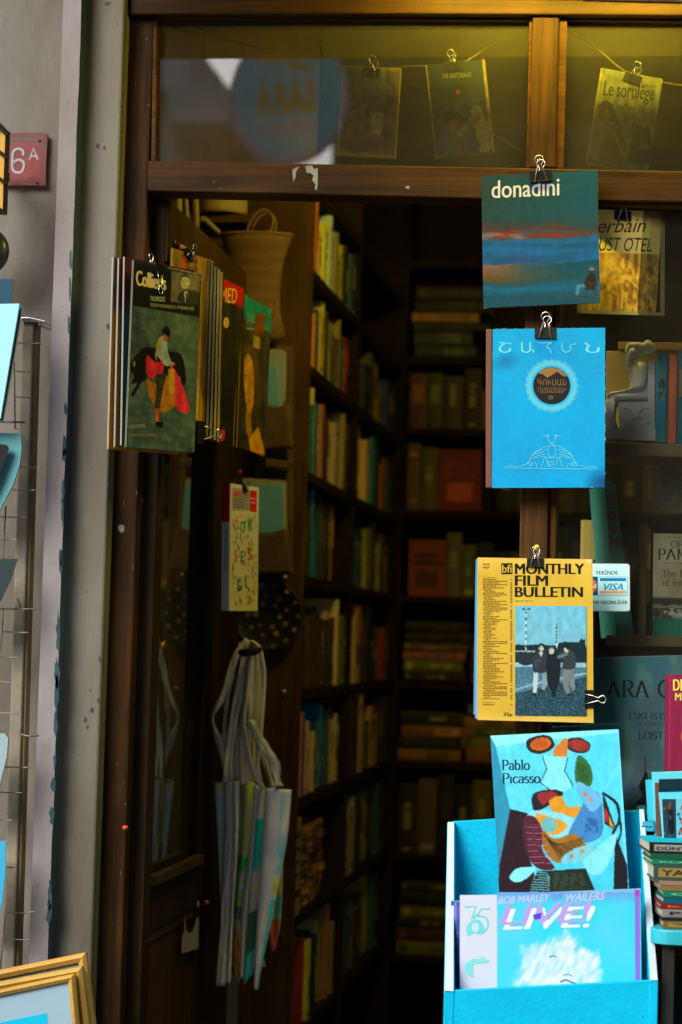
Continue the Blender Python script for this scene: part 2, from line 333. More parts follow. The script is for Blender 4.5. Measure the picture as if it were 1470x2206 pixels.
    def line(s, pts, w, rgb, sm=0, closed=False, nib=None):
        s.nx()
        if sm: pts = s.smooth(pts, sm, closed)
        P = [Vector(p).to_2d() for p in pts]; N = len(P); Lf, Rg = [], []
        if closed: P.append(P[0]); N += 1
        for i in range(N):
            if closed and i in (0, N-1): t = P[1]-P[N-2]
            else: t = P[min(i+1, N-1)]-P[max(i-1, 0)]
            if t.length < 1e-9: t = Vector((1, 0))
            t.normalize(); nn = Vector((-t.y, t.x))
            hw = w[i]*.5 if isinstance(w, (list, tuple)) else (w*.5 if nib is None else .5*(abs(nn.x)*nib[0]+abs(nn.y)*nib[1]))
            Lf.append(P[i]+nn*hw); Rg.append(P[i]-nn*hw)
        if s.ras is not None:
            for i in range(N-1): s.ras.append((np.array([s.pixl(*p) for p in (Lf[i], Lf[i+1], Rg[i+1], Rg[i])]), rgb))
            return
        V = [s.loc(*p) for p in Lf+Rg]
        s.mesh(V, [(i, i+1, N+i+1, N+i) for i in range(N-1)], s.col(rgb))
    def text(s, body, x0, x1, ytop, ybot, rgb, bold=0.0, shear=0.0, slope=0.0, mono=False):
        b2 = bold*1.15 if bold > .008 else 0; x0 += b2*abs(ybot-ytop); x1 -= b2*abs(ybot-ytop)
        V, F, a0, a1, b0, b1 = text_mesh(body, 0.0, shear)
        if not F: return
        def m(p):
            u = (p[0]-a0)/(a1-a0); v = (p[1]-b0)/(b1-b0); return s.loc(x0+u*(x1-x0), ybot+v*(ytop-ybot)+slope*u*(x1-x0))
        s.nx(); s.mesh([m(p) for p in V], F, s.col(rgb))
        if b2:
            d = b2*abs(ybot-ytop)
            for e in (-d, -d*.5, d*.5, d): s.nx(); o0 = Vector(s.loc(0, 0)); s.mesh([tuple(Vector(m(p))+Vector(s.loc(e, 0))-o0) for p in V], F, s.col(rgb))
    def serif(s, body, x0, x1, ytop, ybase, rgb, wt=.13, thin=.045, slope=0.0, slant=0.0):
        adv = sum(GL[ch][0] for ch in body); H = ybase-ytop; k = (x1-x0)/adv; x = 0
        for ch in body:
            a, st, sf = GL[ch]
            for q in st+[[(p[0]-.1, p[1]), (p[0]+.1, p[1])] for p in sf]:
                pts = [(x0+(x+p[0]+slant*p[1])*k, ybase-p[1]*H+slope*(x+p[0])*k) for p in q]
                s.line(pts, 1, rgb, nib=(wt*min(H, k*1.1), thin*H))
            x += a
    def paint(s, x0, y0, x1, y1, nx, ny, fn, warp=None):
        def P(u, v): return s.loc(x0+(x1-x0)*u, y0+(y1-y0)*v)
        s.grid(P, nx, ny, lambda u, v: s.col(fn(u, v)))
def fbm(x, y, z=0.0, o=4): return noise.fractal(Vector((x, y, z)), .9, 2.1, o)
def mixc(a, b, t): t = max(0, min(1, t)); return tuple(p+(q-p)*t for p, q in zip(a, b))
def sheet(px3, ys, L=1.0):     # TL, TR, BL pixels + their depths
    return Art(at(*px3[0], ys[0]), at(*px3[1], ys[1]), at(*px3[2], ys[2]), px3, L)
# ================================================================== STRUCTURE
XB = lambda px, y=0.0, py=1000: xat(px, py, y)
plaster('plaster_wall', (.205, .195, .185), (.125, .112, .085), (.07, .058, .028))
plaster('plaster_strip', (.29, .285, .31), (.27, .24, .24), (.13, .11, .09))
plaster('plaster_cream', (.20, .195, .18), (.19, .175, .13), (.07, .06, .03))
plaster('lit_yellow_return', (.20, .175, .06), (.14, .12, .04), (.08, .07, .03))  # yellow light on the pilaster's side return is put into this colour
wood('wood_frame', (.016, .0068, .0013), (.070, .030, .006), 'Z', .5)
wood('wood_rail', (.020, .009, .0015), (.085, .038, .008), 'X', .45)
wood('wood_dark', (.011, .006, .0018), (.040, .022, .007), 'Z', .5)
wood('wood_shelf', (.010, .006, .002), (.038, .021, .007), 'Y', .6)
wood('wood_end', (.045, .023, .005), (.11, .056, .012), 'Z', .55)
wood('wood_post', (.042, .018, .003), (.17, .078, .016), 'Z', .5)
mat('teal_paint', (0.025, 0.084, 0.112), .8, var=.5, vscale=20, bump=.4)
mat('dark_metal', (.02, .02, .018), .5, var=.4)
mat('asphalt', (.26, .25, .23), .95, var=.4, vscale=30, bump=.5)
plaster('paving', (.28, .26, .24), (.2, .19, .17), (.12, .11, .1), .9)
mat('interior_dark', (.17, .145, .055), .95, var=.4, vscale=3)
mat('ceiling_dark', (.42, .38, .14), .9, var=.3, vscale=3)
mat('floor_wood', (.06, .035, .02), .7, var=.5, vscale=6)
glass_mat('glass_top', .06, 3.9, (.55, .50, .28))
glass_mat('glass_window', .03, 1.7)  # part of this dust haze stands in for pale street reflections
glass_mat('glass_door', .09, 2.8)
TOPZ = 2.95
# ground
m = MB(); m.box(-40, 40, -40, -2.1, -.32, -.14); struct(m.build('road', MATS['asphalt']))
m = MB(); m.box(-40, 40, -2.1, .05, -.3, 0.0); m.box(-40, 40, -2.22, -2.1, -.3, .01); struct(m.build('pavement', MATS['paving'], bevel=.01))
m = MB(); m.box(-1.5, 1.7, .05, 3.4, -.05, .004); struct(m.build('floor', MATS['floor_wood']))
m = MB(); m.box(-1.5, 1.7, .075, 3.4, TOPZ, TOPZ+.1); struct(m.build('ceiling', MATS['ceiling_dark']))
def wallthing(name, label, m, mname, cat='wall', **k): return tag(m.build(name, MATS[mname], **k), label, cat)
m = MB(); m.box(-1.6, -1.5, .08, 3.4, 0, TOPZ); m.box(1.7, 1.8, .08, 3.4, 0, TOPZ); m.box(-1.6, 1.8, 3.4, 3.5, 0, TOPZ)
wallthing('shop_interior_wall', 'dark olive plaster walls closing off the inside of the bookshop', m, 'interior_dark')
# neighbouring facade left
xw = XB(101); 
m = MB(); m.box(-9, xw+.01, .035, .3, 0, 7); wallthing('plaster_wall', 'stained beige plaster wall carrying the red number plate', m, 'plaster_wall')
m = MB(); x0, x1 = XB(101, -.07), XB(141, -.07)
N = 60
def ragged(seed, amp, x): return [(x+amp*noise.noise((seed, z*7, 0))+amp*.5*noise.noise((seed, z*31, 3)), z) for z in [k*7/260 for k in range(261)]]
pr = ragged(2.2, .0022, x1)
for a, b in zip(pr[:-1], pr[1:]):
    m.mesh([(x0, -.07, a[1]), (a[0], -.07, a[1]), (b[0], -.07, b[1]), (x0, -.07, b[1])], [(0, 1, 2, 3)])
    m.mesh([(a[0], -.07, a[1]), (a[0]+.003, .02, a[1]), (b[0]+.003, .02, b[1]), (b[0], -.07, b[1])], [(0, 1, 2, 3)], (.10, .22, .28))
m.mesh([(x0, -.07, 0), (x0, -.07, 7), (x0, .04, 7), (x0, .04, 0)], [(0, 1, 2, 3)])
strip = wallthing('pilaster_strip', 'narrow pale pilaster strip with blue paint peeling off its right edge', m, 'plaster_strip', 'pilaster')
def peel(name, pts, y, mname, parent=None, label=None):  # flake of old paint showing, ragged outline in photo pixels
    q = MB(); q.face([at(px, py, y) for px, py in pts]); return q.build(name, MATS[mname], parent)
rnd = random.Random(4)
def flake(cx, cy, w, h, n=16, seed=0):
    return [(cx+w*(.5+.5*noise.noise((math.cos(t)*2+seed, math.sin(t)*2, 1)))*math.cos(t), cy+h*(.6+.4*noise.noise((math.cos(t)*3, math.sin(t)*3+seed, 7)))*math.sin(t)) for t in [2*math.pi*k/n for k in range(n)]]
q = MB()
for i, (cx, cy, w, h) in enumerate([(143, 1200, 5, 26), (141, 960, 5, 30), (139, 880, 4, 20), (137, 1058, 4, 34), (127, 1210, 5, 34), (124, 1370, 6, 60), (122, 1452, 6, 45), (119, 1490, 6, 60), (117, 1560, 5, 40), (112, 1690, 7, 22), (110, 1757, 7, 26), (109, 1930, 6, 45), (108, 1965, 7, 34), (147, 620, 3, 40), (146, 700, 3, 30), (150, 560, 3, 26), (135, 980, 5, 22), (128, 1100, 4, 40), (116, 1640, 4, 20)]):
    dx = (141+(1000-cy)*.031)-cx
    q = MB(); q.face([at(px+dx-w*.7, py, -.0706) for px, py in flake(cx, cy, w*1.5, h*1.2, seed=i*3.1)]); q.build('peeled_paint', MATS['teal_paint'], strip)
mat('rust_paint', (.12, .02, .015), .8, var=.5, vscale=30)
# dark gap + cream pilaster
m = MB(); m.box(XB(139), XB(150), .03, .3, 0, 7); wallthing('wall_joint', 'deep dark joint between the pale strip and the cream pilaster', m, 'dark_metal', 'wall joint')
m = MB(); xa, xb = XB(149, -.03), XB(234, -.03); m.box(xa, xb, -.03, .3, 0, 7)
cream = wallthing('pilaster', 'scuffed cream pilaster with small blue chips beside the brown door jamb', m, 'plaster_cream', 'pilaster', bevel=.004)
q = MB()
for i, (cx, cy, w, h) in enumerate([(184, 1550, 7, 9), (198, 1530, 7, 9), (189, 1567, 5, 6), (195, 1487, 4, 4), (212, 1508, 5, 9), (215, 1420, 5, 10), (233, 703, 7, 12), (232, 1046, 3, 5), (234, 965, 3, 4)]):
    q = MB(); q.face([at(px, py, -.0308) for px, py in flake(cx, cy, w, h, seed=i*2.7)]); q.build('paint_chip', MATS['teal_paint'], cream)
q = MB()
for i, (cx, cy, w, h) in enumerate([(211, 314, 8, 9), (225, 318, 6, 6), (243, 364, 2, 2), (232, 8, 12, 6), (140, 42, 8, 6), (158, 340, 3, 3), (260, 230, 4, 2), (152, 662, 2, 3)]):
    q = MB(); q.face([at(px, py, -.0308) for px, py in flake(cx, cy, w, h, seed=i*1.7)]); q.build('scuff_mark', MATS['dark_metal'], cream)
m = MB(); m.box(xb, XB(244, .0), -.018, .3, 0, 7); wallthing('pilaster_return', 'thin side return of the cream pilaster, coloured as if lit yellow', m, 'lit_yellow_return', 'moulding', bevel=.003)
# wall above the shop
m = MB(); m.box(XB(244), 9, .02, .3, zat(1000, -30, 0), 7); m.box(1.9, 9, .0, .3, 0, 7)
wallthing('upper_wall', 'plaster wall above and to the right of the shopfront', m, 'plaster_wall')
# ---- shopfront
sf = empty('shopfront', 'brown wooden shopfront frame around the doorway and windows', 'shopfront')
def sp(name, m, mname, bevel=.003): return m.build(name, MATS[mname], sf, bevel=bevel)
PF = lambda px, py, y=0.0: at(px, py, y)
xj0, xj1 = XB(244, .01), XB(299, .01)
m = MB(); m.box(xj0, xj1, .01, .12, 0, zat(300, 34, 0)); sp('jamb', m, 'wood_frame')
m = MB(); m.pxslab([(282, -12), (1500, 3), (1900, 12), (1900, 40), (1500, 33), (870, 29), (332, 31), (280, 31)], -.012, .09); sp('top_beam', m, 'wood_rail')
mat('pale_fascia', (.5, .55, .6), .6, var=.2)
m = MB(); m.pxslab([(1250, -30), (1900, -10), (1900, 9), (1250, -6)], -.03, .04); sp('fascia', m, 'pale_fascia')
m = MB(); m.pxslab([(318, 346), (1160, 362), (1900, 377), (1900, 442), (1160, 431), (318, 411)], 0, .075); sp('transom_rail', m, 'wood_rail')
m = MB(); m.pxslab([(1147.5, 29), (1205, 29), (1198, 362), (1140, 362)], .0, .07); sp('upper_post', m, 'wood_frame')
m = MB(); m.pxslab([(1138, 430), (1197, 431), (1180, 1180), (1165, 1690), (1143, 2500), (1085, 2500), (1105, 1690), (1119, 1180)], .0, .10); sp('post', m, 'wood_post')
m = MB(); m.pxslab([(1200, 431), (1216, 431), (1199, 1180), (1182, 1690), (1160, 2500), (1144, 2500), (1166, 1690), (1181.5, 1180)], .012, .085, (1.5, 1.4, .9)); sp('window_stile', m, 'wood_post')  # yellow lamplight along this edge is put into the tint
# glazing beads around both top lights
bd = (1.6, 1.35, .7)  # bead tint with the lamp's yellow light painted in
m = MB(); m.pxslab([(331, 31), (1147, 33), (1147, 44), (331, 38)], .012, .04); m.pxslab([(331, 38.5), (337, 38.5), (334, 346), (326, 346)], .012, .04, bd)
m.pxslab([(1141, 44), (1147, 44), (1140, 361), (1134, 361)], .012, .04, bd); sp('glazing_bead', m, 'wood_rail', 0)
m = MB(); m.pxslab([(1206, 30), (1222, 30), (1214, 362), (1199, 362)], .01, .05, bd); m.pxslab([(1223, 33), (1900, 38), (1900, 52), (1223, 43)], .012, .04); sp('glazing_bead', m, 'wood_rail', 0)
m = MB(); m.pxslab([(1217, 432), (1900, 443), (1900, 452), (1217, 440)], .014, .04, (2.2, 2, 1)); sp('glazing_bead', m, 'wood_rail', 0)  # bright line of lamplight under the rail, put into the bead tint
# lower panel under the window
m = MB(); zl = zat(1300, 2075, 0); m.box(XB(1200), 1.9, .0, .08, 0, zl-.02); m.box(XB(1200), 1.9, -.012, .09, zl-.02, zl+.02); m.box(1.75, 1.9, .0, .08, zl+.02, zat(1400, 40, 0))
sp('window_base', m, 'wood_dark')
def pane(px, y, mname):
    q = MB(); q.pxslab(px, y, .004); return q.build('glass_pane', MATS[mname], sf)
pane([(333, 40), (1145, 44), (1139, 360), (327, 350)], .03, 'glass_top')
pane([(1220, 44), (1880, 52), (1880, 376), (1213, 364)], .03, 'glass_top')
pane([(1212, 438), (1880, 450), (1820, 2110), (1160, 2090)], .05, 'glass_window')
# torn paper left on the rail
mat('torn_paper', (.30, .31, .29), .9, var=.3, vscale=40)
def scrap(pts, y, parent, name='paper_scrap', mn='torn_paper'):
    q = MB(); q.hull8([at(*p, y) for p in pts], [at(*p, y+.0006) for p in pts]); return q.build(name, MATS[mn], parent)
scrap([(658, 358), (672, 356), (677, 364), (685, 362), (685, 398), (682, 411), (678, 405), (680, 398), (673, 388), (676, 378), (668, 372), (661, 373)], -.0008, sf)
scrap([(630, 366), (640, 360), (645, 359), (638, 370), (637, 382), (632, 392), (631, 380)], -.0008, sf)
scrap([(875, 401), (882, 400), (882, 407), (874, 406)], -.0008, sf)
scrap([(260, 1130), (268, 1132), (268, 1144), (262, 1148), (256, 1142), (254, 1134)], .0092, sf)
rw = random.Random(15); mat('bare_wood', (.16, .10, .045), .8, var=.4)
for k in range(34):
    zone = k % 4; 
    if zone == 0: px_, py_, yy = rw.uniform(256, 290), rw.uniform(60, 2100), .0092; px_ -= (py_-1000)*.03
    elif zone == 1: px_, py_, yy = rw.uniform(340, 1120), rw.uniform(362, 408), -.0008
    elif zone == 2: px_, py_, yy = rw.uniform(1128, 1176), rw.uniform(1060, 1195), -.0008
    else: px_, py_, yy = 297-(rw.random() < .5)*rw.uniform(0, 4), rw.uniform(100, 2150), .0092; px_ -= (py_-1000)*.031
    q_ = MB(); w_ = rw.uniform(.8, 2.2); h_ = rw.uniform(1.5, 12) if zone in (0, 3) else rw.uniform(.8, 2.2); q_.face([at(x_, y_, yy) for x_, y_ in flake(px_, py_, w_, h_, 9, k*1.3)]); q_.build('wood_chip', MATS['bare_wood' if k % 3 else 'torn_paper'], sf)
# ---- door leaf, opened inwards against the left
XD = xat(341, 1000, .05); XDL = xat(302, 1000, .05)
ztop = zat(332, 427, .05)
door = empty('door', 'dark wooden glazed door standing open inwards on the left', 'door')
def dp(name, m, mname, bevel=.002): return m.build(name, MATS[mname], door, bevel=bevel)
zg1 = atx(430, 1000, XD).z; zgb = atx(345, 1885, XD).z
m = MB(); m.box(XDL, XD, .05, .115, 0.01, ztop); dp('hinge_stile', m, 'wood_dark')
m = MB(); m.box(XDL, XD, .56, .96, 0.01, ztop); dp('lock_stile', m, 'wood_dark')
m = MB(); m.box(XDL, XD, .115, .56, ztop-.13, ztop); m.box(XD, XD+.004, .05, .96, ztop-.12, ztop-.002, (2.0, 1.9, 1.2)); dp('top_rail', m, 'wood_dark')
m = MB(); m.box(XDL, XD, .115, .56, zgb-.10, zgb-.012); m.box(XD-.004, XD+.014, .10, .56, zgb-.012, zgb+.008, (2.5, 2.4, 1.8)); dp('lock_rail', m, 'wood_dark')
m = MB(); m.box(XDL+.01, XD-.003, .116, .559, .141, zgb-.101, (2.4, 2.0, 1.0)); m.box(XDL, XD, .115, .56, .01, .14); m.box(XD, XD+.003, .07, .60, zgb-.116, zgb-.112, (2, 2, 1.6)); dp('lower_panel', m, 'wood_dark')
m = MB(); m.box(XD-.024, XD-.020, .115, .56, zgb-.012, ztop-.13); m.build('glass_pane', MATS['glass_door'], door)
def scrapx(pts, parent, x):
    q = MB(); q.hull8([atx(*p, x) for p in pts], [atx(*p, x-.0006) for p in pts]); return q.build('paper_scrap', MATS['torn_paper'], parent)
scrapx([(399, 1968), (401, 2003), (407, 2010), (416, 2007), (424, 1976), (429, 1978), (428, 2043), (391, 2054), (393, 2016), (397, 2006)], door, XD+.0085)
scrapx([(424, 1940), (430, 1942), (430, 1950), (426, 1955)], door, XD+.0085)
# ---- awning over the shop (outside the frame; shades the top of the front)
m = MB(); m.mesh([(-1.15, .02, 3.1), (3, .02, 3.1), (3, -.55, 2.9), (-1.15, -.55, 2.9)], [(0, 1, 2, 3)]); m.mesh([(-1.15, -.55, 2.9), (3, -.55, 2.9), (3, -.555, 2.735), (-1.15, -.555, 2.735)], [(0, 1, 2, 3)])
mat('awning_cloth', (.16, .13, .05), .9, var=.3)
tag(m.build('awning', MATS['awning_cloth'], solid=.006), 'olive cloth awning over the shopfront, above the picture', 'awning')
# ---- the other side of the street, which the glass reflects
plaster('far_plaster', (.88, .86, .76), (.78, .75, .64), (.5, .46, .34))
mat('far_glass', (.05, .06, .07), .15); mat('far_trim', (.75, .72, .62), .8)
def far_house(x0, x1, y0, y1, h, mname, label, trim='far_trim'):
    e = empty('townhouse', label, 'building', Matrix.Translation((x0, y0, 0)))
    q = MB(); q.box(0, x1-x0, y1-y0, 0, 0, h); q.build('wall', MATS[mname], e)
    q = MB(); q.box(-.1, x1-x0+.1, y1-y0, .18, h-.3, h); q.build('cornice', MATS[trim], e)
    k = 0; x = .7
    while x+1.0 < x1-x0:
        for z in range(1, int(h/3)):
            f = MB(); f.box(x-.08, x+1.0, 0, .06, z*3-.1, z*3+1.7); fo = f.build('window', MATS[trim], e)
            f = MB(); f.box(x, x+.43, .061, .07, z*3, z*3+1.6); f.box(x+.49, x+.92, .061, .07, z*3, z*3+1.6); f.build('pane', MATS['far_glass'], fo)
        x += 1.9
    return e
mat('dark_render', (.07, .05, .04), .9, var=.3)
far_house(-9, -2.72, -8.5, -17, 4.85, 'far_plaster', 'pale plaster townhouse across the street with a heavy cornice')
fh = bpy.data.objects['townhouse']; mat('far_shutter', (.30, .40, .46), .6)
q = MB(); q.box(6.28, 6.62, -8.5, .25, 4.35, 4.55); q.box(6.28, 6.5, -8.5, .2, 4.0, 4.12); q.build('side_cornice', MATS['far_trim'], fh)
for k in range(4):
    y_ = -.6-k*1.9; f = MB(); f.box(6.28, 6.34, y_-1.0, y_, 1.4, 3.8); fo = f.build('window', MATS['far_trim'], fh); f = MB(); f.box(6.341, 6.36, y_-.88, y_-.54, 1.5, 3.7); f.box(6.341, 6.36, y_-.46, y_-.12, 1.5, 3.7); f.build('shutter', MATS['far_shutter'], fo)
far_house(-1.72-.25, 10, -9.5, -14, 13, 'dark_render', 'tall dark brown townhouse across the street', 'dark_render')
far_house(-6, 4, -26, -30, 7, 'far_plaster', 'distant pale townhouse closing the side street')
# projecting shop sign
mir = lambda px, py, d: Vector((at(px, py, d).x, -at(px, py, d).y, at(px, py, d).z))
D = 6.0; c0 = mir(617, 200, D)
sg = empty('shop_sign', 'blue oval shop sign hanging across the street, mirrored in the top glass', 'sign', Matrix.Translation(c0))
mat('sign_blue', (.10, .78, .95), .35); mat('sign_letter', (.62, .50, .14), .5); mat('sign_rim', (.5, .55, .8), .5)
w_, h_ = abs(mir(745, 200, D).x-c0.x), .31
q = MB(); ov = lambda s_, y: [(w_*s_*math.cos(2*math.pi*k/48), y, h_*s_*1.0*math.sin(2*math.pi*k/48)) for k in range(48)]
q.hull8(ov(1, 0), ov(1, -.05)); q.build('rim', MATS['sign_rim'], sg)
q = MB(); q.hull8(ov(.9, .002), ov(.9, -.01)); q.build('board', MATS['sign_blue'], sg)
def sign_text(body, x0, x1, z0, z1, parent, mname, y=.006, bold=.03, rot=0):
    V, F, a0, a1, b0, b1 = text_mesh(body, bold, .15); q = MB()
    q.mesh([(-(x0+(p[0]-a0)/(a1-a0)*(x1-x0)), y, z0+(p[1]-b0)/(b1-b0)*(z1-z0)+rot*((p[0]-a0)/(a1-a0))) for p in V], F); return q.build('lettering', MATS[mname], parent)
# faces +y (towards the shop): letters run towards -x
sign_text('SARA', -.13, .15, -.07, .08, sg, 'sign_letter', rot=-.03); sign_text('KOZMETIK', -.14, .15, -.15, -.11, sg, 'sign_rim', rot=-.03); sign_text('S~', -.10, .14, .12, .22, sg, 'sign_letter')
q = MB(); q.box(-w_*.5, -w_*.5+.03, -.04, -.01, h_*.8, h_+.9); q.box(w_*.5, w_*.5+.03, -.04, -.01, h_*.8, h_+.9); q.build('hanger', MATS['dark_metal'], sg)
q = MB(); q.box(-2.5, .6, -.06, .0, h_+.88, h_+.94); q.build('bracket', MATS['dark_metal'], sg)
# ---- lamps
emit_mat('tube_glow', (1, .72, .12), 70); emit_mat('bulb_glow', (1, .78, .08), 170); emit_mat('bulb_inner', (1, .74, .14), 210); emit_mat('lantern_glow', (.9, .55, .12), .42)
lp = empty('strip_lamp', 'warm strip lamp hidden behind the top beam inside the window', 'lamp')
a = at(760, 22, .2); b = at(1330, 24, .2)
q = MB(); q.tube([a, b], .011); q.build('tube', MATS['tube_glow'], lp)
q = MB(); q.box(a.x-.05, b.x+.05, .17, .23, a.z+.02, a.z+.05); q.build('housing', MATS['pale_fascia'], lp)
lp = empty('sign_lamp', 'warm downlight above the shopfront, right of the centre post', 'lamp')
a = at(900, -86, -.16); b = at(1560, -80, -.16)
q = MB(); q.tube([a, b], .009); q.build('tube', MATS['bulb_glow'], lp)
q = MB(); q.box(a.x-.03, b.x+.03, -.19, .02, a.z+.02, a.z+.04); q.build('housing', MATS['dark_metal'], lp)
# ================================================================== PRINTED THINGS HANGING ON THE POST
LO = 1.0
mat('print', rough=.42, spec=.25); mat('print_matte', rough=.75, spec=.2); mat('book_cloth', rough=.8, bump=.3, bscale=900)
mat('pages', (.62, .56, .42), .85, var=.35, vscale=60, stretch=(1, 40, 1)); mat('pages_dim', (.42, .37, .24), .85, var=.35, vscale=60)
mat('clip_black', (.006, .006, .007), .5, spec=.2); mat('chrome', (.75, .74, .70), .22, metal=1)
mat('plastic_clear', (.8, .8, .75), .2)
def skew(q, a):
    q.v = [(x+z/a.H*a.shear, y, z) for x, y, z in q.v]; return q
def book_on(a, name, label, cat, thick, edge=(200, 200, 200), pages='pages', spine=None, group=None, inset=.003, art='print', cover='cover', bevel=0.0006, back=True):
    root = empty(name, label, cat, a.mw, group); W_, H_ = a.W, a.H; col = a.col(edge)
    n0 = len(a.v); a.box(0, W_, .0002, .0014, 0, H_, col); a.v[n0:] = [(x+z/a.H*a.shear, y, z) for x, y, z in a.v[n0:]]
    a.build(cover, MATS[art], root)
    q = MB(); q.box(inset if not spine else .001, W_-inset, .0016, thick-.0018, inset, H_-inset); skew(q, a).build('pages', MATS[pages], root)
    if back:
        q = MB(); q.box(0, W_, thick-.0016, thick, 0, H_, spine and a.col(spine) or col); skew(q, a).build('back_cover', MATS['print_matte'], root)
    if spine:
        q = MB(); q.tube([(.0, thick/2, 0), (.0, thick/2, H_)], thick/2, 10, flat=.45, col=a.col(spine)); skew(q, a).build('spine', MATS['book_cloth'], root)
    return root
def clip(a, label, cx, cy, wpx=46, rot=0, k=1.0, thick=.004, lean=0, group='black binder clips', flip=False, two=True):
    """black spring clip gripping the edge of sheet a at photo pixel (cx, cy)"""
    a.cr = (0, 0, 1); s_ = wpx/46*k*a.W/math.hypot(*(a.inv[0]*0, 0)) if False else wpx/46.0
    P0 = Vector(a.loc(cx, cy)); P0.y = 0; mpp = (CAM-(a.mw@P0)).length/FPX; s_ *= mpp
    t = math.radians(rot); ca, sa = math.cos(t), math.sin(t)
    def L(u, v, y): return (P0.x+(u*ca+v*sa)*s_, y, P0.z+(-u*sa+v*ca)*s_)
    root = empty('binder_clip', label, 'binder clip', a.mw@Matrix.Translation(P0), group)
    inv = Matrix.Translation(-P0)
    q = MB(); dy = .0085; g = thick/2
    prof = [(-20, g-.0032-thick/2), (3, g-dy), (3, g+dy), (-20, g+.0032+thick/2)]
    q.hull8([inv@Vector(L(-23, v, y)) for v, y in prof], [inv@Vector(L(23, v, y)) for v, y in prof])
    q.tube([inv@Vector(L(-23, -20, g-.0042-thick/2)), inv@Vector(L(23, -20, g-.0042-thick/2))], 1.6*s_, 6)
    q.build('clamp', MATS['clip_black'], root, bevel=.0004)
    W2 = [(-13, -21), (-9, -4), (-4.5, 10), (-4, 15), (-8.5, 21), (-9.5, 27), (-6, 32), (0, 34), (6, 32), (9.5, 27), (8.5, 21), (4, 15), (4.5, 10), (9, -4), (13, -21)]
    for sgn, off, sc in ((-1, 0, 1.0), (1, 2.0+lean, .94))[:2 if two else 1]:
        pts = []
        for u, v in W2:
            vv = (-(v+40) if flip and sgn < 0 else v*sc); y = g+sgn*(.005+thick/2+max(0, (v+20))*.0001)
            pts.append(inv@Vector(L(u*sc+off, vv, y)))
        q = MB(); q.tube(pts, 1.25*s_, 6); q.build('wire_handle', MATS['chrome'], root, smooth=True)
    return root
# ---- donadini book
a = sheet([(1037, 380), (1287, 367), (1042, 663)], (-.045, -.045, -.045), 1.7)
a.crop(1010, 340, 3.196)
def don(u, v):
    w = v+.035*fbm(u*1.2, v*5, 1)-.02*u*(v > .3); n = fbm(u*2.2, v*16, 4); n2 = fbm(u*5, v*30, 9)
    up_ = mixc((36, 66, 60), (8, 86, 108), .15+u*1.0+n*.35)
    if w < .33: k = up_
    elif w < .42: k = mixc(up_, (112, 58, 36), (w-.33)/.09*(.75-.25*u)+n*.5)
    elif w < .52:
        k = mixc((128, 52, 22), (18, 108, 170), .42+n*1.5+(w-.43)*6-(.2 if u < .2 else -.1)); k = mixc(k, (190, 205, 225), max(0, (.16-abs(w-.47)*6-u*.35+n2*.22)*3))
    elif w < .665: k = mixc((8, 118, 190), (20, 84, 130), .4+n*.9); k = mixc(k, (60, 90, 180), .4*max(0, 1-abs(u-.35)*4)*(w > .58))
    elif w < .80:
        t = max(0, 1-u*1.35)+n*.35; k = mixc((6, 86, 108), mixc((176, 110, 78), (100, 86, 36), (w-.665)/.13+n*.3), t)
    elif w < .84: k = mixc((60, 80, 78), (8, 100, 130), (w-.8)/.04+n)
    elif w < .90: k = mixc((10, 116, 168), (6, 94, 118), (w-.84)/.06+n*.4)
    else: k = mixc((4, 84, 110), (90, 100, 92), max(0, (u-.35)*.9-(w-.9)*6)+n*.3)
    return k
a.begin(); DT = lambda: a.text('donadini', 158, 626, 158, 280, (245, 245, 255), .012, slope=-.045)
man = (48, 44, 42)
a.poly([(790, 880), (800, 840), (822, 800), (850, 795), (874, 812), (880, 870), (876, 900), (800, 905)], (44, 34, 26))
a.poly([(732, 940), (745, 870), (795, 866), (800, 884), (765, 892), (752, 942)], (90, 150, 185)); a.up()
a.blob(846, 764, 22, 9, (150, 150, 150)); a.blob(848, 757, 13, 9, (130, 135, 140)); a.poly([(828, 770), (862, 772), (858, 800), (834, 800)], man)
a.line([(805, 850), (880, 855)], 4, (80, 62, 40)); a.line([(810, 905), (878, 905)], 7, (70, 48, 36)); a.line([(800, 955), (812, 880)], 5, (60, 44, 34)); a.line([(876, 955), (872, 880)], 5, (60, 44, 34)); a.line([(720, 936), (750, 948), (880, 962)], 6, (70, 48, 40), 3)
for k in range(6): a.line([(806+k*12, 850), (802+k*13, 900)], 2, (90, 66, 44))
a.end(85, 128, 903, 1010, 150, 170, don, warp=.5, tone=.06, full=True); DT()
don_b = book_on(a, 'art_book', 'teal and blue painted art book lettered donadini, topmost on the post', 'book', .009, (190, 190, 185))
clip(a, 'black binder clip on top of the donadini book', 1165, 371, 46, -3, thick=.009)
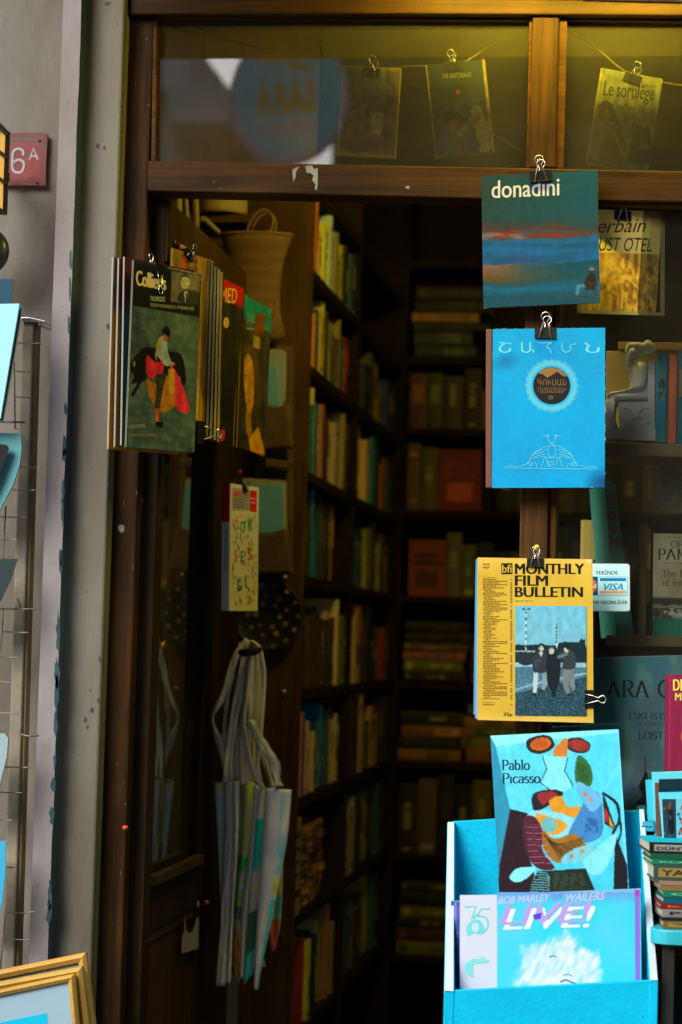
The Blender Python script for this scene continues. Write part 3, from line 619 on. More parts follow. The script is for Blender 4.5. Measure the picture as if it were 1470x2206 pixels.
# ---- blue Armenian book
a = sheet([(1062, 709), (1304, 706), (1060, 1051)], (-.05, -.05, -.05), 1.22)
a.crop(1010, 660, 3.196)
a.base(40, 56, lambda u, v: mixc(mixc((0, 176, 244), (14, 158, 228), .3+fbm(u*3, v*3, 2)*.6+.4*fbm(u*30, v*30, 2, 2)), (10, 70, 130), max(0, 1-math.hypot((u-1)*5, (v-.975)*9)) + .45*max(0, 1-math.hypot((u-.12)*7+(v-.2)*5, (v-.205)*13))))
LC = (120, 232, 248); a.up()
for ch, x0, x1, y0, y1 in (('Շ', 207, 295, 245, 320), ('Ա', 362, 452, 245, 320), ('Ն', 800, 902, 250, 320)):
    a.text(ch, x0, x1, y0, y1, LC, -.004)
cx, cy = 572, 546
for ph in range(3):
    for rr, am in ((150, 14), (162, 14)):
        a.line([(cx+(rr+am*math.sin(12*t+ph*2.1))*math.cos(t), cy+(rr+am*math.sin(12*t+ph*2.1))*math.sin(t)) for t in [2*math.pi*k/144 for k in range(144)]], 3.2, LC, closed=True)
for k in range(12):
    t = 2*math.pi*k/12; ex, ey = math.cos(t), math.sin(t); p = lambda r, o: (cx+r*ex-o*ey, cy+r*ey+o*ex)
    a.line([p(166, 0), p(178, 9), p(192, 0), p(178, -9)], 3, LC, closed=True)
    t += math.pi/12; ex, ey = math.cos(t), math.sin(t); a.line([p(158, -12), p(182, -8), p(182, 8), p(158, 12)], 3, LC)
a.blob(cx, cy, 127, 127, (30, 30, 32), n=48); a.up()
a.poly([(cx-92, cy-86), (cx-60, cy-112), (cx, cy-127), (cx+60, cy-112), (cx+104, cy-72), (cx+96, cy-60), (cx+60, cy-78), (cx+40, cy-98), (cx+10, cy-78), (cx-30, cy-54), (cx-60, cy-78)], (150, 116, 62)); GO = (128, 104, 62)
a.text('ԳՈՒՍԱՆ', 474, 674, 500, 545, GO, .01); a.text('ՀԱՅԱՍՏԱՆԻ', 474, 674, 556, 600, GO, .01)
a.line([(cx-6+14*math.cos(t), 628+14*math.sin(t)) for t in [2*math.pi*k/14 for k in range(14)]], 4, GO, closed=True); a.line([(cx-18, 628), (cx+6, 628)], 3, GO); a.line([(cx-6, 616), (cx-6, 640)], 3, GO)
bl = lambda pts, sm=5, cl=False: a.line(pts, 3.4, LC, sm, cl)
a.line([(238, 1113), (888, 1115)], 3.5, LC); bl([(256, 1104), (300, 1098), (340, 1106), (380, 1092), (410, 1078), (430, 1040), (470, 1000), (520, 968), (560, 960)])
bl([(880, 1106), (850, 1098), (820, 1106), (780, 1094), (740, 1088), (710, 1030), (670, 988), (620, 962), (570, 958)])
for sgn in (1, -1):
    X = lambda x: 574+sgn*(x-574)
    bl([(X(510), 895), (X(532), 890), (X(545), 884), (X(556), 896), (X(548), 912), (X(556), 930), (X(590), 960), (X(602), 1000), (X(590), 1030), (X(560), 1040), (X(500), 1034), (X(440), 1046)])
    bl([(X(520), 1000), (X(480), 1010), (X(430), 1026)]); bl([(X(536), 984), (X(480), 992), (X(440), 1012)]); bl([(X(530), 1016), (X(490), 1024), (X(450), 1036)])
    bl([(X(545), 896+4), (X(540), 893), (X(545), 888)], 3, True); bl([(X(520), 1040), (X(515), 1070), (X(500), 1100)]); bl([(X(536), 1040), (X(540), 1072), (X(560), 1106)])
    bl([(X(430), 1050), (X(400), 1084), (X(440), 1072), (X(420), 1098), (X(460), 1080), (X(470), 1104)])
bl([(566, 1100), (550, 1080), (556, 1066), (566, 1072), (576, 1066), (584, 1080), (566, 1100)])
for x0, y0, x1, y1 in ((280, 212, 308, 218), (862, 450, 900, 446), (697, 760, 704, 768)): a.line([(x0, y0), (x1, y1)], 3, (120, 200, 235))
for o_ in (0, 7):
    bl([(482+o_, 250+o_*.4), (530, 252+o_*.3), (578-o_, 248+o_), (545, 262+o_), (536+o_, 280), (556+o_, 296), (574, 328)], 4); bl([(640+o_, 252), (642+o_, 290), (658, 314-o_*.8), (690, 316-o_), (708-o_, 296), (706-o_, 268), (742, 256+o_*.7)], 4)
W0 = a.W; n = len(a.v)
rnd = random.Random(8)
a.cr = (0, 0, 1)
for k in range(46):          # worn pale nicks along the board edges
    e = rnd.choice('tlrrb'); t = rnd.random(); px_, py_ = {'t': (1064+238*t, 708.5-3*t), 'l': (1062.5-2*t, 712+336*t), 'r': (1303.5+0*t, 712+330*t), 'b': (1061+236*t, 1050.5-3*t)}[e]
    a.blob(px_, py_, rnd.uniform(.6, 2.4) if e in 'tb' else rnd.uniform(.5, 1.2), rnd.uniform(.5, 1.1) if e in 'tb' else rnd.uniform(.8, 4), (150, 185, 195), n=7)
arm = book_on(a, 'hardback_book', 'bright blue hardback with Armenian lettering and brown cloth spine', 'book', .014, (20, 150, 215), inset=.004)
q = MB(); wsp = 13.5*4.15/FPX
q.box(-wsp, .0, -.0006, .0146, 0, a.H, a.col((120, 78, 66))); q.build('spine', MATS['book_cloth'], arm, bevel=.002)
clip(a, 'black binder clip on top of the blue Armenian book', 1176, 708, 46, 2, thick=.014)
# ---- Monthly Film Bulletin and the issues behind it
YB = -.055
for i, (dx, dy, colr, lab) in enumerate([(-7, -6, (70, 150, 200), 'blue-edged magazine showing left behind the yellow film bulletin'), (-3, 3, (150, 175, 190), 'pale grey magazine directly behind the yellow film bulletin')]):
    b_ = sheet([(1032+dx, 1208), (1272+dx, 1212), (1027+dx, 1545+dy)], (YB+.012-i*.005,)*3, LO)
    b_.cr = (0, 0, 1); b_.paint(1032+dx, 1205, 1276+dx, 1548+dy, 6, 10, lambda u, v: mixc(colr, (110, 190, 215), v+.3*fbm(u*3, v*6, i)))
    book_on(b_, 'magazine', lab, 'magazine', .003, colr, group='magazines clipped behind the film bulletin', bevel=0)
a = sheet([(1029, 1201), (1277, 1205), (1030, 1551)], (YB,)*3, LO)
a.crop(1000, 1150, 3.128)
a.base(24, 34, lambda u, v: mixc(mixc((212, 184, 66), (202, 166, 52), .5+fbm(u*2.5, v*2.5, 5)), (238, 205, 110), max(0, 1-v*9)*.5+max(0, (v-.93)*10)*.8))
K = (26, 22, 18); a.up()
a.text('MONTHLY', 343, 812, 200, 272, K, .052); a.text('FILM', 343, 568, 280, 350, K, .052); a.text('BULLETIN', 343, 802, 358, 426, K, .052)
a.text('June', 127, 174, 197, 213, K, .03); a.text('1977', 127, 170, 221, 236, K, .03); a.text('35p', 265, 327, 1203, 1232, K, .03); a.text('VOL. 44   NO. 521', 345, 462, 447, 458, (90, 70, 20))
a.rect(252, 198, 327, 272, K); rnd = random.Random(3)
y = 292; a.text('FEATURE FILMS', 128, 212, y, y+8, (110, 84, 26))
y = 305; ind = 0; a.hold = True
while y < 1108:
    x = 128+(12 if ind else 0); xe = rnd.choice((190, 220, 290, 296, 240, 270)) if not ind else rnd.choice((180, 210, 240))
    while x < xe:
        w = rnd.uniform(8, 26); a.rect(x, y, min(x+w, xe), y+6.5, (126, 98, 32)); x += w+4
    if xe < 292 or ind: a.rect(312, y, 326, y+6.5, (126, 98, 32))
    ind = (not ind) and rnd.random() < .3; y += 11.3
a.hold = False; a.text('RETROSPECTIVE', 128, 210, 1133, 1141, (110, 84, 26)); a.rect(128, 1148, 200, 1154, (126, 98, 32)); a.rect(312, 1148, 326, 1154, (126, 98, 32))
def bul(u, v):
    n = fbm(u*9, v*9, 3); g = fbm(u*40, v*60, 1, 3)
    if v < .37-.02*fbm(u*14, 0, 2): return mixc((104, 186, 216), (118, 182, 206), v*2+n*.2)
    hz = .375-.05*max(0, u-.55)/.45+.03*fbm(u*22, 3, 2)
    if v < .36+.0: return (110, 186, 214)
    if v < .515: return mixc((12, 30, 44), (26, 52, 66), .5+g)
    if v < .555: return mixc((160, 196, 212), (120, 160, 180), .4+g)
    if v < .60+.12*(1-u): return mixc((52, 98, 122), (80, 128, 150), .5+g)
    if v < .66+.16*(1-u)-.02: return mixc((88, 136, 158), (60, 108, 132), .5+g)
    return mixc((20, 50, 66), (66, 108, 128), .35+g*.9+n*.2)
a.up(); a.text('bfi', 258, 322, 208, 262, (214, 176, 60), .01)
a.begin()
D_ = (14, 30, 42); skyw = (190, 215, 225)
a.poly([(345, 752)]+[(x, 748-10*noise.noise((x*.05, 1, 1))-4*noise.noise((x*.2, 1, 1))) for x in range(355, 640, 8)]+[(x, 738-22*abs(noise.noise((x*.03, 5, 1)))-(26 if x > 780 else 8)) for x in range(640, 824, 8)]+[(824, 850), (345, 850)], (16, 40, 50))
for (x0, y0, x1, y1) in ((421, 508, 417, 790), (625, 595, 625, 770)):
    a.line([(x0, y0), (x1, y1)], 8, (190, 220, 230)); 
a.up()
for (x0, y0, y1) in ((420, 520, 790), (625, 600, 740)):
    for k in range(6): yy = y0+(y1-y0)*k/6; a.rect(x0-5, yy, x0+3, yy+18, (30, 70, 95))
a.line([(396, 500), (420, 512), (446, 500)], 4, D_); a.blob(402, 508, 9, 7, D_); a.blob(440, 508, 9, 7, D_)
a.spoly([(345, 800), (400, 790), (470, 800), (480, 850), (440, 884), (390, 880), (345, 840)], (30, 48, 56)); a.line([(345, 790), (480, 792)], 8, (150, 180, 195))
a.line([(345, 1052), (470, 1010), (600, 980), (824, 935)], 12, (140, 175, 190))
# three men with linked arms
a.poly([(470, 930), (500, 920), (498, 1000), (488, 1070), (464, 1072), (466, 990)], (176, 200, 208)); a.poly([(528, 940), (566, 935), (560, 1010), (545, 1050), (522, 1046), (526, 990)], (120, 150, 160))
a.spoly([(466, 920), (462, 850), (478, 806), (505, 785), (548, 786), (560, 830), (552, 925), (500, 935)], (40, 52, 60))
a.spoly([(560, 830), (590, 800), (622, 810), (650, 870), (648, 960), (630, 1030), (605, 1082), (585, 1050), (562, 1000), (556, 900)], (22, 30, 38))
a.poly([(668, 900), (740, 900), (748, 1040), (728, 1062), (700, 985), (716, 1070), (694, 1082), (670, 1030), (658, 990)], (110, 122, 128))
a.spoly([(664, 905), (668, 850), (640, 830), (652, 790), (690, 780), (735, 790), (750, 850), (744, 905)], (46, 58, 64)); a.up()
a.line([(628, 830), (660, 822), (700, 800)], 20, (90, 112, 122), 3); a.line([(520, 850), (480, 860), (495, 900)], 16, (56, 70, 78), 3)
for (x, y, h) in ((522, 760, 1), (588, 782, 1), (690, 768, 1)): a.blob(x, y+6, 17, 24, (186, 186, 176)); 
a.up()
a.spoly([(503, 760), (508, 740), (530, 738), (546, 752), (540, 770), (524, 752), (506, 762)], (12, 20, 26)); a.spoly([(568, 780), (580, 762), (602, 764), (606, 780), (588, 772)], (96, 104, 108)); a.spoly([(672, 765), (676, 746), (700, 742), (708, 762), (700, 784), (690, 768)], (20, 30, 36))
for (x, y) in ((516, 764), (530, 764), (582, 788), (595, 788), (684, 772), (697, 772)): a.blob(x, y, 2.6, 2, (20, 24, 28), n=6)
a.poly([(505, 800), (520, 788), (534, 800), (520, 830)], (170, 180, 182))
for x, y in ((470, 1080), (520, 1052), (708, 1080), (606, 1088)): a.blob(x, y, 16, 7, (20, 30, 38))
a.end(345, 486, 824, 1222, 150, 220, bul, warp=1.4, tone=.10, grain=.07, wsc=.25)
a.up(); a.poly([(812, 172), (858, 174), (857, 212)], (236, 214, 150))
bul_b = book_on(a, 'film_magazine', 'yellow Monthly Film Bulletin magazine clipped to the post', 'magazine', .003, (214, 172, 60), back=False)
clip(a, 'black binder clip with a yellow pin, on top of the film bulletin', 1154, 1205, 36, 0, thick=.012)
ca = clip(a, 'black binder clip on the lower right edge of the film bulletin', 1277, 1504, 38, 90, thick=.010)
q = MB(); P = at(1157, 1180, -.045)
mat('pin_yellow', (.8, .62, .05), .35, coat=.5); q.lathe([(0, .0), (.004, .001), (.0055, .005), (.004, .009), (0, .010)], 12); o = q.build('push_pin', MATS['pin_yellow'], smooth=True); o.location = P; o.rotation_euler = (R(90), 0, 0)
tag(o, 'yellow push pin holding the clip of the film bulletin', 'push pin')
# ---- card sticker on the glass
a = sheet([(1240, 1212), (1357, 1214), (1240, 1316)], (.026, .026, .026), .8)
a.crop(1000, 1150, 3.128); pts = []
for (x, y, a0) in ((1100, 218, -90), (1102, 505, 0), (760, 505, 90), (760, 215, 180)): pts += [(x+18*math.cos(R(t)), y+18*math.sin(R(t))) for t in (a0, a0+30, a0+60, a0+90)]
a.poly(pts, (150, 110, 140)); a.up()
pts = [(x+(6 if x < 900 else -4), y+(4 if y < 300 else -4)) for x, y in pts]; a.poly(pts, (176, 224, 240)); a.up()
a.text('YERİNDE', 885, 1038, 240, 275, (10, 60, 80), .02); a.text('KARTLARI GEÇERLİDİR', 770, 1102, 443, 478, (10, 60, 80), .02)
a.rect(900, 288, 1104, 416, (40, 170, 200)); a.rect(780, 288, 900, 414, (20, 70, 110)); a.up(); a.rect(904, 292, 1100, 412, (170, 220, 235)); a.blob(868, 352, 28, 44, (190, 110, 60)); a.blob(812, 352, 28, 44, (190, 60, 50)); a.up()
a.rect(916, 298, 1092, 318, (20, 110, 170)); a.rect(916, 384, 1092, 402, (208, 150, 96)); a.text('VISA', 944, 1072, 334, 380, (30, 130, 180), .03, .35); a.text('d', 870, 890, 338, 366, (225, 235, 235), .03)
q = a; q.box(.01, a.W-.001, .0003, .002, .002, a.H-.002, a.col((150, 110, 140))); st = q.build('card_sticker', MATS['print'], None, mw=a.mw)
tag(st, 'small white bank card sticker lettered YERİNDE and VISA on the window', 'sticker')
# ---- Serbain book behind the glass
a = sheet([(1262, 450), (1427, 456), (1248, 668)], (.02, .06, .02), .45)
a.crop(1010, 340, 3.196)
a.base(40, 60, lambda u, v: mixc((176, 158, 84), (150, 132, 66), .3+fbm(u*2, v*2, 1)*.5) if v < .42 else mixc(mixc((160, 132, 44), (90, 62, 22), .45+fbm(u*18, v*10+fbm(u*3, v*3)*2, 2)*1.2), (200, 170, 90), max(0, .7-math.hypot((u-.3)*2, (v-.55)*3))*.8)); a.up()
ink = (44, 40, 34)
a.text('Serbain', 820, 1222, 420, 520, ink, -.002, .35, slope=-.02); a.text('DUST OTEL', 830, 1260, 545, 640, ink, -.01, .3, slope=.02); a.line([(1110, 558), (1182, 552)], 4, ink)
sb = book_on(a, 'plastic_wrapped_book', 'yellowed book in clear plastic with black handwriting, hung behind the glass', 'book', .006, (150, 140, 70))
q = MB(); 
for x in (0.0, a.W): q.box(x-.004+(.012 if x else 0), x+.004+(.012 if x else 0), -.001, .0, -.006, a.H+.002, (.30, .30, .12))
q.box(-.004, a.W+.016, -.001, .0, -.006, 0.0, (.34, .32, .12)); q.build('plastic_sleeve', MATS['print'], sb)
clip(a, 'black binder clip on the yellowed plastic wrapped book', 1341, 458, 36, 2, thick=.008)
# ---- white display crate with LP and art book
mat('crate_board', (.0, .55, .90), .6, var=.16, vscale=9, spec=.15, bump=.25, bscale=120); mat('crate_edge', (.50, .68, .80), .6, var=.1)
cr = empty('display_crate', 'cyan painted wooden display crate holding the record and art book', 'crate', Matrix.Translation(at(1180, 2200, -.3)))
MI = cr.matrix_world.inverted()
def cb(q, name, mname, bevel=.0015):
    q.v = [tuple(MI@Vector(p)) for p in q.v]; return q.build(name, MATS[mname], cr, bevel=bevel)
yb, yf = -.10, -.30
fl0, fl1 = at(957, 2135, yf), at(1405, 2112, yf); fb0, fb1 = at(959, 2420, yf), at(1413, 2420, yf)
q = MB(); q.hull8([fl0, fl1, fb1, fb0], [p+Vector((0, .012, 0)) for p in (fl0, fl1, fb1, fb0)]); cb(q, 'front_panel', 'crate_board')
tb0, tb1 = at(974, 1770, yb), at(1380, 1745, yb); bb0, bb1 = at(998, 2420, yb), at(1385, 2420, yb)
q = MB(); q.hull8([tb0, tb1, bb1, bb0], [p+Vector((0, .012, 0)) for p in (tb0, tb1, bb1, bb0)]); cb(q, 'back_panel', 'crate_board')
for nm, T0, B0, wd in (('side_panel', at(964, 1772, yb-.012), fl0+Vector((.0, .0, 0)), 1), ('side_panel', at(1376, 1744, yb-.012), at(1400, 2112, yf), -1)):
    k = .013 if wd > 0 else .010
    T1 = T0+Vector((k, 0, 0)); B1 = B0+Vector((k+.004, 0, 0))
    back = Vector((0, .02, 0))
    A = [T0, B0+Vector((0, -.0015, 0)), Vector((B0.x, yf, .6)), Vector((B0.x, yb, .6)), Vector((T0.x, yb+.01, T0.z))]
    Bq = [T1, B1+Vector((0, -.0015, 0)), Vector((B1.x, yf, .6)), Vector((B1.x, yb, .6)), Vector((T1.x, yb+.01, T1.z))]
    q = MB(); q.hull8(A, Bq); s_ = cb(q, nm, 'crate_board')
    q = MB(); q.hull8([T0+Vector((.001, -.002, .001)), T1+Vector((-.001, -.002, .001)), T1+Vector((-.001, -.0005, .001)), T0+Vector((.001, -.0005, .001))], [B0+Vector((.001, -.0035, .001)), B1+Vector((-.001, -.0035, .001)), B1+Vector((-.001, -.002, .001)), B0+Vector((.001, -.002, .001))]); cb(q, 'pale_edge', 'crate_edge', 0)
q = MB(); q.box(fb0.x+.01, fb1.x-.01, yf+.013, yb-.001, zat(1180, 2400, yf), zat(1180, 2392, yf)); cb(q, 'bottom_panel', 'crate_board')
mat('crate_chip', (.10, .035, .02), .8, var=.5)
rw = random.Random(5); 
for px_, py_, w_, h_, yy in ((958, 2138, 6, 7, yf-.0006), (1402, 2116, 5, 7, yf-.0006), (1180, 2124, 3, 1, yf-.0006), (975, 2170, 2, 2, yf-.0006), (1040, 2160, 3, 1.5, yf-.0006), (1320, 2180, 2, 1.5, yf-.0006), (1250, 2150, 1.5, 3, yf-.0006), (1000, 2195, 2.5, 1, yf-.0006), (1385, 2190, 2, 3, yf-.0006), (1010, 1790, 2, 2, yb-.0006), (1042, 1830, 1.5, 3, yb-.0006), (1362, 1770, 2.5, 2, yb-.0006)):
    q = MB(); q.face([at(x_, y_, yy) for x_, y_ in flake(px_, py_, w_, h_, 9, px_*.7)]); cb(q, 'paint_chip', 'crate_chip', 0)
mat('old_table', (.08, .05, .03), .7, var=.4)
tb = empty('side_table', 'low dark wooden table under the cyan crate', 'table', Matrix.Translation((fb0.x, yf, 0)))
zt = zat(1180, 2420, yf)
q = MB(); q.box(-.05, fb1.x-fb0.x+.05, -.02, .25, zt-.03, zt-.001); q.build('tabletop', MATS['old_table'], tb)
for x in (-.03, fb1.x-fb0.x): 
    for y in (0, .2): q = MB(); q.box(x, x+.03, y, y+.03, 0, zt-.031); q.build('leg', MATS['old_table'], tb)
# art book in crate: generic stand-in for the painting
a = sheet([(1057, 1585), (1333, 1571), (1080, 2000)], (-.13, -.13, -.17), LO)
a.crop(930, 1540, 2.722)
a.begin(); PF_ = lambda u, v: mixc((92, 214, 244), (60, 196, 236), .4+.5*fbm(u*3, v*3, 7)+v*.3)
a.poly([(343, 122), (1098, 85), (1098, 104), (374, 184)], (130, 228, 246)); a.poly([(343, 122), (376, 184), (462, 556), (390, 1000), (372, 800)], (34, 140, 176)); a.poly([(1092, 88), (1100, 88), (1146, 1040), (1128, 1040)], (110, 210, 235))
a.poly([(462, 556), (600, 590), (560, 800), (640, 1050), (388, 1050), (400, 880)], (34, 16, 28)); a.poly([(1070, 690), (1140, 880), (1144, 1040), (1060, 1040)], (18, 20, 30)); a.up()
a.line([(1000, 460), (1080, 520), (1096, 620), (1060, 700), (1090, 800)], 16, (12, 18, 26), 5); a.line([(1090, 560), (1106, 680), (1080, 760)], 10, (12, 18, 26), 5)
TX = (26, 44, 66)
# abstract still-life of curved patches, stripes and a disc (not the painting)
a.spoly([(560, 150), (640, 120), (700, 130), (720, 190), (640, 230), (570, 210)], (24, 30, 30)); a.blob(860, 180, 74, 46, (28, 34, 34), .2); a.up()
a.blob(642, 172, 62, 38, (196, 92, 24), -.2); a.blob(866, 180, 60, 34, (150, 44, 36), .2); a.spoly([(716, 210), (780, 140), (800, 150), (790, 250), (730, 260)], (198, 120, 40)); a.up()
for k in range(6): a.line([(592+k*16, 150-k*3), (604+k*15, 200-k*3)], 3, (90, 34, 14)); a.line([(820+k*17, 165+k*2), (824+k*16, 206)], 3, (60, 20, 16))
a.poly([(650, 240), (800, 250), (780, 330), (830, 420), (760, 470), (690, 440), (640, 400), (676, 320)], (120, 222, 246)); a.spoly([(860, 240), (930, 300), (940, 400), (890, 440), (840, 380)], (40, 100, 44)); a.up()
for k in range(7): a.line([(850+k*10, 270+k*8), (862+k*9, 330), (860+k*9, 400)], 3, (24, 60, 30), 4)
a.line([(650, 240), (676, 320), (640, 400), (690, 440)], 5, (20, 34, 50)); a.line([(800, 250), (780, 330), (830, 420)], 5, (20, 34, 50))
a.spoly([(596, 470), (690, 440), (770, 456), (740, 500), (640, 560), (596, 556)], (28, 22, 34)); a.spoly([(690, 500), (760, 480), (800, 540), (920, 540), (880, 590), (780, 604), (710, 570)], (206, 146, 40))
a.spoly([(560, 590), (640, 560), (790, 590), (840, 640), (790, 710), (720, 724), (640, 700), (570, 640)], (126, 212, 232)); a.spoly([(870, 560), (930, 450), (990, 480), (1000, 600), (996, 700), (920, 750), (800, 720)], (56, 130, 196)); a.up()
a.spoly([(612, 600), (640, 585), (790, 640), (750, 700), (680, 700), (640, 650)], (214, 152, 44)); a.spoly([(620, 470), (690, 452), (740, 466), (690, 505), (650, 530)], (140, 36, 44)); 
a.spoly([(535, 620), (600, 600), (650, 680), (650, 800), (720, 900), (620, 900), (548, 790)], (72, 24, 44)); a.spoly([(650, 680), (720, 730), (830, 700), (900, 760), (880, 830), (740, 870), (660, 790)], (150, 104, 34)); a.up()
a.blob(689, 648, 45, 46, (100, 178, 186)); 
for k in range(14): a.line([(548+k*2, 640+k*18), (600+k*3, 648+k*17), (644+k*5, 640+k*18)], 3.2, (190, 110, 140) if k % 2 else (120, 60, 90), 3)
for k in range(12): a.line([(654+k*8, 700+k*13), (740+k*6, 760+k*8), (890-k*4, 720+k*12)], 3.2, (30, 22, 14), 3)
for k in range(9): a.line([(905+k*8, 600+k*2), (900+k*9, 690)], 3, (20, 60, 130)); 
a.blob(860, 820, 110, 40, (110, 196, 216), -.4); a.spoly([(850, 400), (900, 410), (980, 470), (1000, 510), (940, 570), (880, 500)], (96, 176, 226))
a.spoly([(900, 840), (1060, 700), (1080, 720), (1050, 830), (990, 930), (920, 930), (886, 880)], (122, 220, 240)); a.spoly([(456, 960), (500, 905), (610, 898), (560, 960), (500, 985)], (126, 224, 242)); a.up()
for x, y in ((900, 470), (930, 500), (820, 830), (880, 800)): a.blob(x, y, 12, 12, (196, 120, 40), n=14)
a.poly([(560, 1040), (620, 920), (900, 900), (960, 1045)], (24, 34, 30))
for k in range(9): a.line([(600-k*3, 925+k*14), (670, 930+k*14), (690, 960+k*10)], 4, (120, 214, 236), 3); a.line([(700+k*2, 930+k*12), (880+k*6, 935+k*12)], 2.5, (60, 96, 60))
a.poly([(1000, 470), (1012, 480), (1080, 680), (1010, 640)], (30, 20, 24)); a.up(); a.poly([(1008, 540), (1034, 580), (1030, 640), (1008, 620)], (160, 40, 44)); a.poly([(1036, 590), (1070, 670), (1040, 650)], (200, 150, 50))
a.end(343, 85, 1160, 1260, 190, 290, PF_, warp=.8, tone=.07, grain=.05, full=True); a.serif('Pablo', 410, 578, 268, 326, TX, .17, .06, slope=-.01); a.serif('Picasso', 412, 640, 346, 404, TX, .17, .06, slope=-.01)
book_on(a, 'painting_book', 'cyan art book lettered Pablo Picasso leaning in the crate', 'book', .016, (120, 210, 235), inset=.003)
# record sleeve
a = sheet([(992, 1930), (1381, 1914), (992, 2260)], (-.255, -.255, -.262), LO)
a.crop(930, 1540, 2.722)
def lp(u, v):
    n = fbm(u*2.5, v*2.5, 3); k = mixc((36, 214, 236), (90, 210, 246), .45+n*.6); k = mixc(k, (120, 140, 230), max(0, 1-v*14)*.7)
    X, Y = 386+840*u, 1040+970*v; x, y = (X-750)/285, (Y-1520)/245        # pale shaggy overexposed head
    wx, wy = x+.22*noise.noise((x*2.2, y*2.2, 1)), y+.22*noise.noise((x*2.2, y*2.2, 7)); rr = math.hypot(wx, wy*.95 if wy < 0 else wy*.7)
    st = noise.noise((x*9+y*4, y*3-x*2, 3))*.8+noise.noise((x*18+y*9, y*6, 5))*.5; m_ = max(0, min(1, (.92-rr+st*.16)*4.5))
    hair = mixc((140, 212, 242), (230, 240, 250), .62+st*.8); face = mixc((222, 234, 248), (176, 200, 240), max(0, noise.noise((x*5, y*5, 8))*1.4))
    return mixc(k, mixc(hair, face, max(0, min(1, (.42-math.hypot(x+.02, y-.30))*6))), m_)
a.paint(386, 1040, 1226, 2010, 110, 120, lp); a.up(); a.rect(166, 1056, 386, 2010, (206, 218, 238))
PU = (176, 160, 238); WH = (226, 236, 248)
a.text('BOB MARLEY', 392, 700, 1068, 1110, (196, 196, 246), .02, .3, slope=-.06); a.text('AND THE', 712, 768, 1062, 1092, (130, 110, 230), .0, .2, slope=-.3); a.text('WAILERS', 790, 1020, 1048, 1096, (196, 196, 246), .02, .3, slope=-.05)
a.rect(1192, 1026, 1220, 2010, (138, 110, 222)); a.rect(1192, 1026, 1218, 1062, (176, 60, 190))
a.text('LIVE!', 420, 962, 1138, 1262, WH, .035, .25, slope=-.035); a.up(); a.text('LIVE!', 398, 940, 1112, 1234, PU, .035, .25, slope=-.035)
a.poly([(596, 1172), (650, 1160), (642, 1196), (606, 1200)], (96, 60, 216))
for pts, w__ in (([(756, 1566), (785, 1552), (812, 1562), (846, 1574)], 9), ([(770, 1526), (800, 1520), (826, 1530)], 5), ([(690, 1420), (716, 1412), (735, 1424)], 6)): a.line(pts, w__, (60, 140, 176), 4)
G7 = (90, 214, 224)
a.line([(196, 1126), (262, 1124), (236, 1196)], 9, G7); a.line([(346, 1136), (290, 1140), (268, 1180)], 8, G7); a.line(a.smooth([(268, 1180), (320, 1190), (332, 1240), (300, 1284)], 5), 9, G7); a.line([(262, 1172), (246, 1200)], 8, G7)
a.spoly([(205, 1250), (230, 1212), (270, 1200), (300, 1222), (306, 1260), (290, 1290), (250, 1280), (215, 1296)], (110, 216, 226)); a.up(); a.blob(258, 1246, 22, 28, (190, 224, 238)); 
a.poly([(196, 1460), (240, 1430), (290, 1432), (290, 1414), (342, 1444), (330, 1454), (244, 1462), (244, 1546), (196, 1510)], (130, 222, 226))
book_on(a, 'record_sleeve', 'cyan record sleeve lettered LIVE! standing at the front of the crate', 'record', .004, (120, 190, 230), inset=.002)
for i, (x, y0, w, colr) in enumerate(((972, 1941, 7, (30, 120, 190)), (978, 1940, 6, (60, 150, 215)), (984, 1944, 6, (110, 90, 200)))):
    b_ = sheet([(x, y0), (x+386, y0-14), (x, 2265)], (-.225+i*.009,)*3 if False else (-.21-i*.012,)*3, LO)
    b_.cr = (0, 0, 1); cc = colr
    b_.paint(x, y0, x+386, 2265, 20, 24, lambda u, v: mixc(cc, (120, 140, 220) if i % 2 else (20, 70, 130), .5+1.4*fbm(u*6, v*9, i*3)))
    book_on(b_, 'record_sleeve', ('dark blue record sleeve at the back of the crate', 'mottled blue record sleeve in the middle of the crate', 'violet blue record sleeve just behind the front record')[i], 'record', .004, colr, group='records in the crate', inset=.002, back=False)
# ================================================================== LEFT SIDE
def px_mesh(q, name, mname, **k): return q.build(name, MATS[mname], **k)
mat('painted_metal', (1, 1, 1), .45, var=.25, vscale=30, bump=.15, bscale=40)
# number plate
a = sheet([(-28, 286), (97, 288), (-28, 398)], (.023,)*3, 1.5); a.cr = (0, 240, 4.79)
a.rect(-140, 222, 474, 764, (118, 24, 34)); a.up(); a.poly([(90, 272), (440, 276), (448, 350), (420, 345), (400, 310), (90, 305)], (84, 76, 84)); a.poly([(-140, 318), (410, 320), (412, 680), (-140, 700)], (146, 24, 34)); a.up(3)
for s_, cc in ((0, (60, 50, 66)), (-3, (196, 200, 215))):
    a.line([(p[0]-s_, p[1]-s_) for p in [(236, 452), (238, 410), (205, 385), (165, 388), (132, 430), (125, 560), (140, 610), (180, 628), (225, 615), (245, 560), (240, 520), (210, 498), (170, 500), (135, 530)]], 24, cc, 4)
    for l_ in ([(305, 495), (345, 376), (388, 495)], [(318, 458), (374, 458)]): a.line([(p[0]-s_, p[1]-s_) for p in l_], 17, cc)
    a.up(2)
pl = empty('number_plate', 'red enamel house number plate reading 6A on the beige wall', 'number plate', a.mw)
a.box(0, a.W, .0002, .006, 0, a.H, a.col((100, 22, 30))); a.build('plate', MATS['painted_metal'], pl)
q = MB(); rust = [(.097, .006), (.098, .086)]
